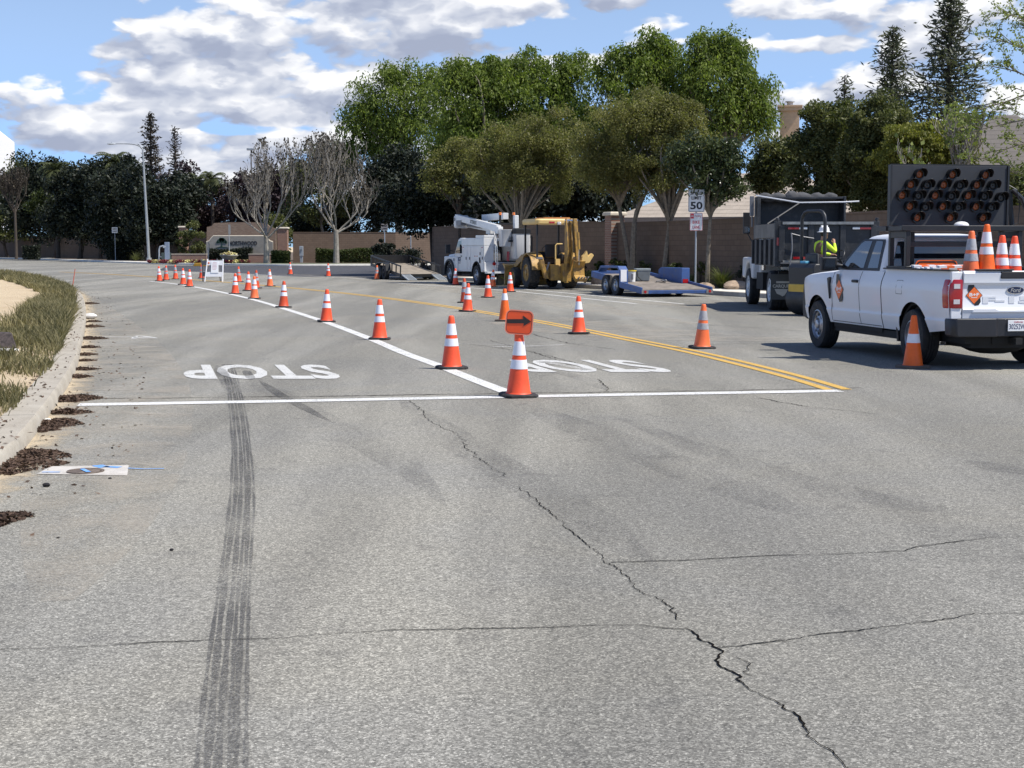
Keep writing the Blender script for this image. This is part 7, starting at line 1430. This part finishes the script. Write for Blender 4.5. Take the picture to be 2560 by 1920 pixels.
# ------------------------------------------------------------------ dump truck
m_dbed = M('dusty black dump bed', (.030, .032, .036), .5, var=.3, scale=2, dirt=((.11, .105, .10), .50, .6)); m_grp = M('weathered grey ply', (.20, .19, .17), .9, var=.25, scale=3); m_tarp = M('grey mesh tarp', (.07, .07, .072), .9, var=.3, bmp=.4, bscale=12)
DT = empty('dump_truck', (7.95, 39.3, 0), R(-.5), 'black-bodied dump truck with a rolled grey tarp, seen from behind', 'dump truck')
for s in (-1, 1):
    wheel(DT, s * .95, 0, .52, .56, s, .3, m_wd, 6); wheel(DT, s * 1.03, 4.1, .52, .30, s, .3, m_wd, 6)
    g = MB(); g.prism([(-1.25, 1.18), (2.9, 1.18), (2.9, 1.85), (-1.25, 1.85)], 'x', s * 1.17, s * 1.22); g.prism([(-1.2, 1.86), (2.9, 1.86), (2.9, 2.22), (-1.2, 2.22)], 'x', s * 1.175, s * 1.21); 
    for i in range(6): g.bb(s * 1.22, s * 1.28, -1.2 + i * .78, -1.12 + i * .78, 1.18, 1.85)
    g.build('bed_side', m_dbed, DT, False, .01)
    g = MB(); g.bb(s * 1.215, s * 1.245, -1.0, 2.5, 1.88, 2.24); g.build('side_board', m_grp, DT, False, .005)
    g = MB(); g.bb(s * 1.16, s * 1.31, -1.34, -1.2, 1.15, 2.30); g.tube([(s * 1.24, -1.3, 2.3), (s * 1.26, -1.3, 2.38)], .05, 6); post = g.build('corner_post', m_dbed, DT, False, .01); g = MB(); g.bb(s * 1.20, s * 1.27, -1.36, -1.341, 1.68, 1.88); g.build('marker_light', m_tail, post, False)
    g = MB(); g.hexa([(s * 1.30, -.70, .30), (s * .66, -.70, .30), (s * .66, -.72, .30), (s * 1.30, -.72, .30), (s * 1.30, -.70, .95), (s * .66, -.70, .95), (s * .66, -.72, .95), (s * 1.30, -.72, .95)]); mf = g.build('mud_flap', M('grey mud flap', (.06, .065, .065), .7), DT, False, fix=True)
    m_fl = M('pale flap lettering', (.42, .42, .38), .7); g = MB(); put_text(g, 'CARQUEST', frame((s * .98, -.725, .64), (1, 0, 0), (0, 0, 1)), thick=.001, ww=.54, hh=.10, bold=.04); g.bb(s * .98 - .18, s * .98 + .18, -.727, -.722, .72, .77); g.prism([(s * .98 + x, .57 + z) for x, z in ((-.22, 0), (.18, 0), (.20, -.05), (.08, -.09), (.04, -.16), (-.02, -.19), (-.08, -.15), (-.16, -.12))], 'y', -.727, -.722); g.build('lettering', m_fl, mf, False)
    g = MB(); g.prism(arch_poly(3.2, 5.2, .75, 1.35, 4.1, .52, .68) , 'x', s * .72, s * 1.18); g.build('fender', m_wd, DT, True, .06, 3)
    g = MB(); g.tube([(s * 1.0, 3.35, 1.45), (s * 1.25, 3.5, 1.95), (s * 1.30, 3.55, 2.05)], .018, 5); g.bb(s * 1.22, s * 1.41, 3.5, 3.62, 2.02, 2.62); mi = g.build('side_mirror', m_dark, DT, True, .03); g = MB(); g.bb(s * 1.24, s * 1.39, 3.494, 3.498, 2.05, 2.22); g.build('mirror_glass', m_chrome, mi, False)
g = MB(); g.bb(-1.16, 1.16, -1.24, 2.9, 1.15, 1.22); g.build('bed_floor', m_dbed, DT, False)
g = MB(); g.bb(-1.15, 1.15, -1.36, -1.30, 1.28, 2.20); tgd = g.build('tailgate', m_dbed, DT, False, .01)
g = MB()
for x in (-1.15, -.42, .38, 1.15): g.bb(x - .07, x + .07, -1.42, -1.361, 1.28, 2.2)
g.bb(-1.15, 1.15, -1.44, -1.361, 2.2, 2.28); g.bb(-1.15, 1.15, -1.41, -1.361, 1.26, 1.34); g.build('gate_ribs', m_dbed, tgd, False, .01)
g = MB(); g.bb(-1.14, 1.14, -1.445, -1.43, 2.21, 2.275); g.build('gate_top_rail', M('scuffed grey rail', (.26, .27, .27), .6, var=.3, scale=8), tgd, False)
for a, b, m_ in ((-1.0, -.72, m_tail), (-.715, -.52, m_wdec), (.62, .80, m_wdec), (.805, 1.08, m_tail)): g = MB(); g.bb(a, b, -1.426, -1.421, 2.09, 2.14); g.build('reflective_tape', m_, tgd, False)
g = MB(); g.bb(-1.12, -.46, -1.424, -1.412, 1.26, 1.31); g.bb(-1.1, 1.1, -1.30, -1.0, 1.08, 1.14); g.build('rear_beam', M('bare worn steel', (.33, .32, .28), .6, var=.25), DT, False)
g = MB(); P = curve_pts([(-.92, -1.44, 2.0), (-.90, -1.46, 1.6), (-.94, -1.45, 1.2), (-.90, -1.45, .95)], 6); g.tube(P, .018, 5); g.tube([(-.92, -1.44, 1.98), (-.60, -1.44, 1.90), (-.35, -1.44, 1.86)], .012, 5); g.build('gate_chain', m_gry, DT)
g = MB(); g.bb(-.48, -.46, -1.43, -1.421, 1.3, 1.4); g.prism([(-.86, 1.34), (-.56, 1.34), (-.56, 1.40), (-.86, 1.40)], 'y', -1.43, -1.42); g.build('gate_lettering_strip', m_tail, tgd, False)
g = MB(); g.bb(-.55, .55, -1.0, 5.0, .60, .90); g.cyl((-1, 0, .52), (1, 0, .52), .12); g.cyl((-1, 4.1, .52), (1, 4.1, .52), .09); g.bb(-1.2, -.6, 1.2, 2.3, .5, .95); g.bb(-.5, .5, -.95, .3, .90, 1.14); g.bb(-1.1, 1.1, -.70, -.60, .80, 1.02); g.build('chassis', m_chas, DT)
g = MB(); g.prism([(2.95, .8), (4.6, .8), (4.4, 1.5), (4.05, 2.45), (3.9, 2.55), (3.0, 2.55)], 'x', -1.0, 1.0); g.build('cab', m_wd, DT, True, .07, 3); g = MB(); g.prism([(4.3, .8), (5.6, .8), (5.6, 1.35), (5.3, 1.62), (4.35, 1.75)], 'x', -.85, .85); g.build('hood', m_wd, DT, True, .08, 3)
for s in (-1, 1): g = MB(); g.prism([(3.25, 1.6), (4.30, 1.6), (4.02, 2.35), (3.25, 2.35)], 'x', s * .995, s * 1.006); g.build('window_pane', m_glass, DT, False)
g = MB(); g.bb(-1.18, 1.18, 2.82, 2.90, 2.22, 3.02); g.bb(-1.18, 1.18, 2.2, 2.9, 2.96, 3.02); g.bb(-1.2, -1.14, 2.15, 2.9, 2.2, 3.03); g.bb(1.14, 1.2, 2.15, 2.9, 2.2, 3.03); g.build('headboard', m_dbed, DT, False, .01)
g = MB(); P = [(-1.12 + i * .1, 2.42, 3.0 + .02 * math.sin(i * 1.7)) for i in range(22)]; g.tube(P, [.10 + .035 * math.sin(i * .9) ** 2 + (.05 if 7 < i < 12 else 0) for i in range(22)], 12); g.build('rolled_tarp', m_tarp, DT)
g = MB(); g.tube([(-1.28, 2.1, 3.05), (-.25, 1.2, 2.83), (.9, 1.0, 2.84), (1.30, 1.0, 2.86)], .022, 6); g.build('tarp_bow', m_wdec, DT); g = MB(); g.tube([(-.25, 1.2, 2.82), (-1.20, .6, 2.25)], .025, 6); g.build('tarp_arm', m_dark, DT)
g = MB(); g.bb(-1.36, -1.26, 2.55, 2.72, 2.5, 3.05); g.bb(-1.33, -1.29, 2.55, 2.6, 2.2, 2.5); g.build('tarp_motor', m_gry, DT, False, .01); g = MB(); g.cyl((-.9, 3.0, 1.0), (-.9, 3.0, 2.9), .07); g.build('exhaust', m_chrome, DT)

# ------------------------------------------------------------------ roller with its operator
RL = empty('road_roller', (7.80, 36.45, 0), R(-66), 'small black and yellow road roller with a hoop roll bar, between dump truck and pickup', 'road roller')
m_rk = M('roller black', (.022, .023, .026), .5, var=.15); m_ry = M('roller yellow', (.66, .40, .03), .45, var=.08)
for y in (-.60, .95):
    g = MB(); g.lathe([(0, -.56), (.12, -.56), (.30, -.55), (.38, -.56), (.40, -.56), (.40, .56), (.38, .56), (.30, .55), (.12, .56), (0, .56)], (0, y, .40), 'x', 36); g.build('drum', M('worn drum steel', (.05, .05, .052), .5, .5, var=.3), RL)
g = MB(); g.prism([(-.93, .55), (-.97, 1.15), (-.9, 1.25), (-.35, 1.25), (-.25, .95), (-.1, .62), (-.1, .45), (-.35, .45), (-.35, .62)], 'x', -.52, .52); g.build('rear_body', m_rk, RL, True, .03); g = MB(); g.bb(-.525, .525, -.96, -.42, .52, .76); g.build('side_panel', m_ry, RL, True, .03); g = MB(); g.bb(-.53, .53, -.75, -.69, .62, .65); g.build('latch', m_chas, RL, False)
g = MB(); g.prism([(.25, .5), (.25, 1.05), (.45, 1.2), (1.2, 1.1), (1.35, .85), (1.35, .62), (.55, .62), (.5, .45)], 'x', -.5, .5); g.build('front_body', m_rk, RL, True, .03); g = MB(); g.bb(-.3, .3, -.2, .35, .45, .75); g.bb(-.45, .45, -.3, .3, .74, .80); g.build('chassis', m_chas, RL)
g = MB(); g.bb(-.25, .25, -.60, -.15, 1.0, 1.14); g.bb(-.25, .25, -.68, -.58, 1.1, 1.5); g.build('seat', m_rk, RL, True, .05)
g = MB(); g.tube([(-.47, -.62, 1.2), (-.47, -.62, 2.28)] + [(-.47 + .22 * (1 - math.cos(R(a))), -.62, 2.28 + .22 * math.sin(R(a))) for a in (30, 60, 90)] + [(.47 - .22 * (1 - math.cos(R(a))), -.62, 2.28 + .22 * math.sin(R(a))) for a in (90, 60, 30, 0)] + [(.47, -.62, 1.2)], .042, 10); g.build('roll_bar', m_rk, RL)
g = MB(); g.tube([(0, .33, 1.1), (0, .16, 1.38)], .03, 8); g.tube([(.19 * math.cos(i * math.pi / 10), .13 + .10 * math.sin(i * math.pi / 10), 1.42 + .15 * math.sin(i * math.pi / 10)) for i in range(20)], .016, 6, close=True); g.tube([(-.18, .13, 1.42), (.18, .13, 1.42)], .012, 5); g.build('steering_wheel', m_rk, RL)
g = MB(); g.bb(-.2, .02, -.85, -.72, 1.251, 1.31); g.build('blue_cap', M('pale blue cap', (.12, .42, .60), .5), RL, True, .01)

# ------------------------------------------------------------------ people
m_skin = M('skin', (.42, .22, .14), .6, var=.08); m_lime = M('lime safety shirt', (.62, .85, .04), .7, var=.06); m_brn = M('brown work vest', (.17, .10, .06), .9, var=.2); m_jean = M('dark work trousers', (.035, .04, .055), .9, var=.25); m_hat = M('white hard hat', (.80, .80, .80), .3, var=.02); m_boot = M('scuffed work shoe', (.10, .085, .07), .8, var=.3)
def skinmesh(name, J, B, mat, parent, sub=2, root=0):
    me = bpy.data.meshes.new(name); keys = list(J); me.from_pydata([J[k][:3] for k in keys], [(keys.index(a), keys.index(b)) for a, b in B], []); o = bpy.data.objects.new(name, me); COL.objects.link(o)
    sk = o.modifiers.new('skin', 'SKIN'); sk.use_smooth_shade = True
    for i, k in enumerate(keys):
        r = J[k][3]; me.skin_vertices[0].data[i].radius = r if isinstance(r, tuple) else (r, r); me.skin_vertices[0].data[i].use_root = (i == root)
    sb_ = o.modifiers.new('sub', 'SUBSURF'); sb_.levels = sub; sb_.render_levels = sub
    dg = bpy.context.evaluated_depsgraph_get(); m2 = bpy.data.meshes.new_from_object(o.evaluated_get(dg)); m2.name = name; m2.materials.clear(); m2.materials.append(mat)
    o.modifiers.clear(); o.data = m2; m2.polygons.foreach_set('use_smooth', [True] * len(m2.polygons)); o.parent = parent; return o
def person(loc_, rz, P, label, shirt, vest=None, trousers=m_jean, hat=True, head_turn=0):
    rt = empty('person', loc_, rz, label, 'person'); J = {}; B = []
    def q(n, r, of=(0, 0, 0)): J[n] = (P[n][0] + of[0], P[n][1] + of[1], P[n][2] + of[2], r)
    q('pelvis', (.12, .10)); q('waist', (.105, .085)); q('chest', (.13, .10)); q('neck', .05); q('skull', .07); B += [('pelvis', 'waist'), ('waist', 'chest'), ('chest', 'neck'), ('neck', 'skull')]
    q('crown', .06); B.append(('skull', 'crown'))
    for s in 'lr':
        q('sh' + s, .052); q('el' + s, .040); q('wr' + s, .028); q('hd' + s, (.036, .018)); q('hip' + s, .08); q('kn' + s, .056); q('an' + s, .038); q('to' + s, .03)
        B += [('chest', 'sh' + s), ('sh' + s, 'el' + s), ('el' + s, 'wr' + s), ('wr' + s, 'hd' + s), ('pelvis', 'hip' + s), ('hip' + s, 'kn' + s), ('kn' + s, 'an' + s), ('an' + s, 'to' + s)]
        a = Vector(P['hd' + s]) - Vector(P['wr' + s]); a.normalize(); side = a.cross(Vector((0, 0, 1))); side = side.normalized() if side.length > .1 else Vector((1, 0, 0)); nn_ = a.cross(side)
        for i, (off, ln) in enumerate(((-.028, .065), (-.010, .078), (.009, .074), (.027, .058))):
            b0 = Vector(P['hd' + s]) + side * off; b1 = b0 + a * ln * .55 + nn_ * .006; b2 = b1 + a * ln * .35 + nn_ * .03
            J[f'f{s}{i}a'] = (*b1, .0095); J[f'f{s}{i}b'] = (*b2, .0075); B += [('hd' + s, f'f{s}{i}a'), (f'f{s}{i}a', f'f{s}{i}b')]
        t1 = Vector(P['wr' + s]) + a * .04 + side * -.045 + nn_ * .01; t2 = t1 + a * .04 + side * -.012 + nn_ * .012; J[f't{s}a'] = (*t1, .011); J[f't{s}b'] = (*t2, .009); B += [('wr' + s, f't{s}a'), (f't{s}a', f't{s}b')]
    body = skinmesh('body', J, B, m_skin, rt)
    def sub(name, keys, bones, mat, grow=1.25):
        J2 = {k: (J[k][0], J[k][1], J[k][2], tuple(x * grow for x in J[k][3]) if isinstance(J[k][3], tuple) else J[k][3] * grow) for k in keys}; return skinmesh(name, J2, bones, mat, rt)
    sub('shirt', ['waist', 'chest', 'neck', 'shl', 'ell', 'wrl', 'shr', 'elr', 'wrr'], [('waist', 'chest'), ('chest', 'neck'), ('chest', 'shl'), ('shl', 'ell'), ('ell', 'wrl'), ('chest', 'shr'), ('shr', 'elr'), ('elr', 'wrr')], shirt, 1.3)
    if vest:
        J2 = {'w': (*P['waist'], (.155, .13)), 'c': (*P['chest'], (.195, .15)), 'n': (*(Vector(P['neck']) - Vector((0, 0, .03))), (.10, .09))}; skinmesh('vest', J2, [('w', 'c'), ('c', 'n')], vest, rt)
    sub('trousers', ['pelvis', 'waist', 'hipl', 'knl', 'anl', 'hipr', 'knr', 'anr'], [('pelvis', 'waist'), ('pelvis', 'hipl'), ('hipl', 'knl'), ('knl', 'anl'), ('pelvis', 'hipr'), ('hipr', 'knr'), ('knr', 'anr')], trousers, 1.28)
    for s in 'lr':
        a, b = Vector(P['an' + s]), Vector(P['to' + s]); d = (b - a); d.z = 0; d = d.normalized() if d.length > .01 else Vector((0, 1, 0)); sd_ = Vector((d.y, -d.x, 0)); z0 = min(a.z, b.z) - .045
        def ft(t, w_, h_): c_ = a + d * t; return [Vector((c_.x, c_.y, z0)) - sd_ * w_, Vector((c_.x, c_.y, z0)) + sd_ * w_, Vector((c_.x, c_.y, z0 + h_)) + sd_ * w_ * .8, Vector((c_.x, c_.y, z0 + h_)) - sd_ * w_ * .8]
        g = MB(); g.loft([ft(-.07, .032, .08), ft(-.04, .042, .11), ft(.03, .043, .10), ft(.12, .05, .06), ft(.18, .045, .045), ft(.20, .028, .03)]); g.build('shoe', m_boot, rt, True, .01)
    # head with face, set on the skull joint
    hc = Vector(P['skull']) + Vector((0, .012, .035)); hm = Matrix.Translation(hc) @ Matrix.Rotation(head_turn, 4, 'Z'); g = MB(); g.X = hm
    g.ball((0, 0, .02), (.078, .095, .10), 16, 12); g.ball((0, .055, -.06), (.05, .045, .05), 10, 8); g.ball((0, .10, -.005), (.014, .024, .026), 8, 6)
    for s in (-1, 1): g.ball((s * .08, .0, .0), (.012, .022, .032), 8, 6)
    hd = g.build('head', m_skin, body); g = MB(); g.X = hm
    for s in (-1, 1): g.ball((s * .031, .088, .022), (.011, .008, .007), 8, 5)
    g.bb(-.022, .022, .094, .099, -.058, -.052); g.build('eyes_and_mouth', m_chas, body); g = MB(); g.X = hm; g.ball((0, -.018, .035), (.083, .09, .10), 14, 9); g.build('hair', M('dark hair', (.02, .014, .01), .8), rt)
    if hat:
        g = MB(); g.X = hm; g.lathe([(.175, .055), (.178, .060), (.125, .075), (.122, .12), (.105, .17), (.06, .20), (0, .21)], (0, -.005, 0), 'z', 24); g.bb(-.012, .012, -.11, .10, .12, .222); g.build('hard_hat', m_hat, rt)
    return rt
seat = RL.matrix_basis
a = R(-66); sx, sy = 7.80 + (0 * math.cos(a) + .42 * math.sin(a)), 36.45 + (0 - .42 * math.cos(a))
PO = {'pelvis': (0, 0, 1.26), 'waist': (0, .0, 1.42), 'chest': (0, .05, 1.64), 'neck': (0, .08, 1.80), 'skull': (0, .11, 1.91), 'crown': (0, .12, 1.98),
      'shl': (-.19, .05, 1.72), 'ell': (-.27, .24, 1.50), 'wrl': (-.17, .46, 1.46), 'hdl': (-.14, .52, 1.46), 'shr': (.19, .05, 1.72), 'elr': (.27, .26, 1.52), 'wrr': (.12, .33, 1.74), 'hdr': (.09, .34, 1.80),
      'hipl': (-.10, .02, 1.24), 'knl': (-.16, .42, 1.22), 'anl': (-.16, .52, .90), 'tol': (-.16, .66, .86), 'hipr': (.10, .02, 1.24), 'knr': (.16, .42, 1.22), 'anr': (.16, .52, .90), 'tor': (.16, .66, .86)}
person((sx, sy, 0), a, PO, 'person in white hard hat and lime sleeves under a brown vest, seated on the roller', m_lime, m_brn, head_turn=R(10))
PC = {'pelvis': (0, -.12, .42), 'waist': (0, -.06, .56), 'chest': (0, .06, .76), 'neck': (0, .14, .90), 'skull': (0, .20, .98), 'crown': (0, .22, 1.05),
      'shl': (-.18, .08, .84), 'ell': (-.24, .30, .66), 'wrl': (-.14, .46, .60), 'hdl': (-.12, .52, .58), 'shr': (.18, .08, .84), 'elr': (.24, .30, .66), 'wrr': (.14, .46, .60), 'hdr': (.12, .52, .58),
      'hipl': (-.10, -.10, .42), 'knl': (-.16, .28, .46), 'anl': (-.14, .02, .08), 'tol': (-.15, .16, .045), 'hipr': (.10, -.10, .42), 'knr': (.16, .30, .44), 'anr': (.14, .06, .08), 'tor': (.15, .20, .045)}
q = G(2392, 862); person((q.x, q.y, 0), R(80), PC, 'crouching person beyond the pickup, only their scuffed shoes showing under its bumper', M('dark jacket', (.04, .04, .05), .9), None, hat=False)
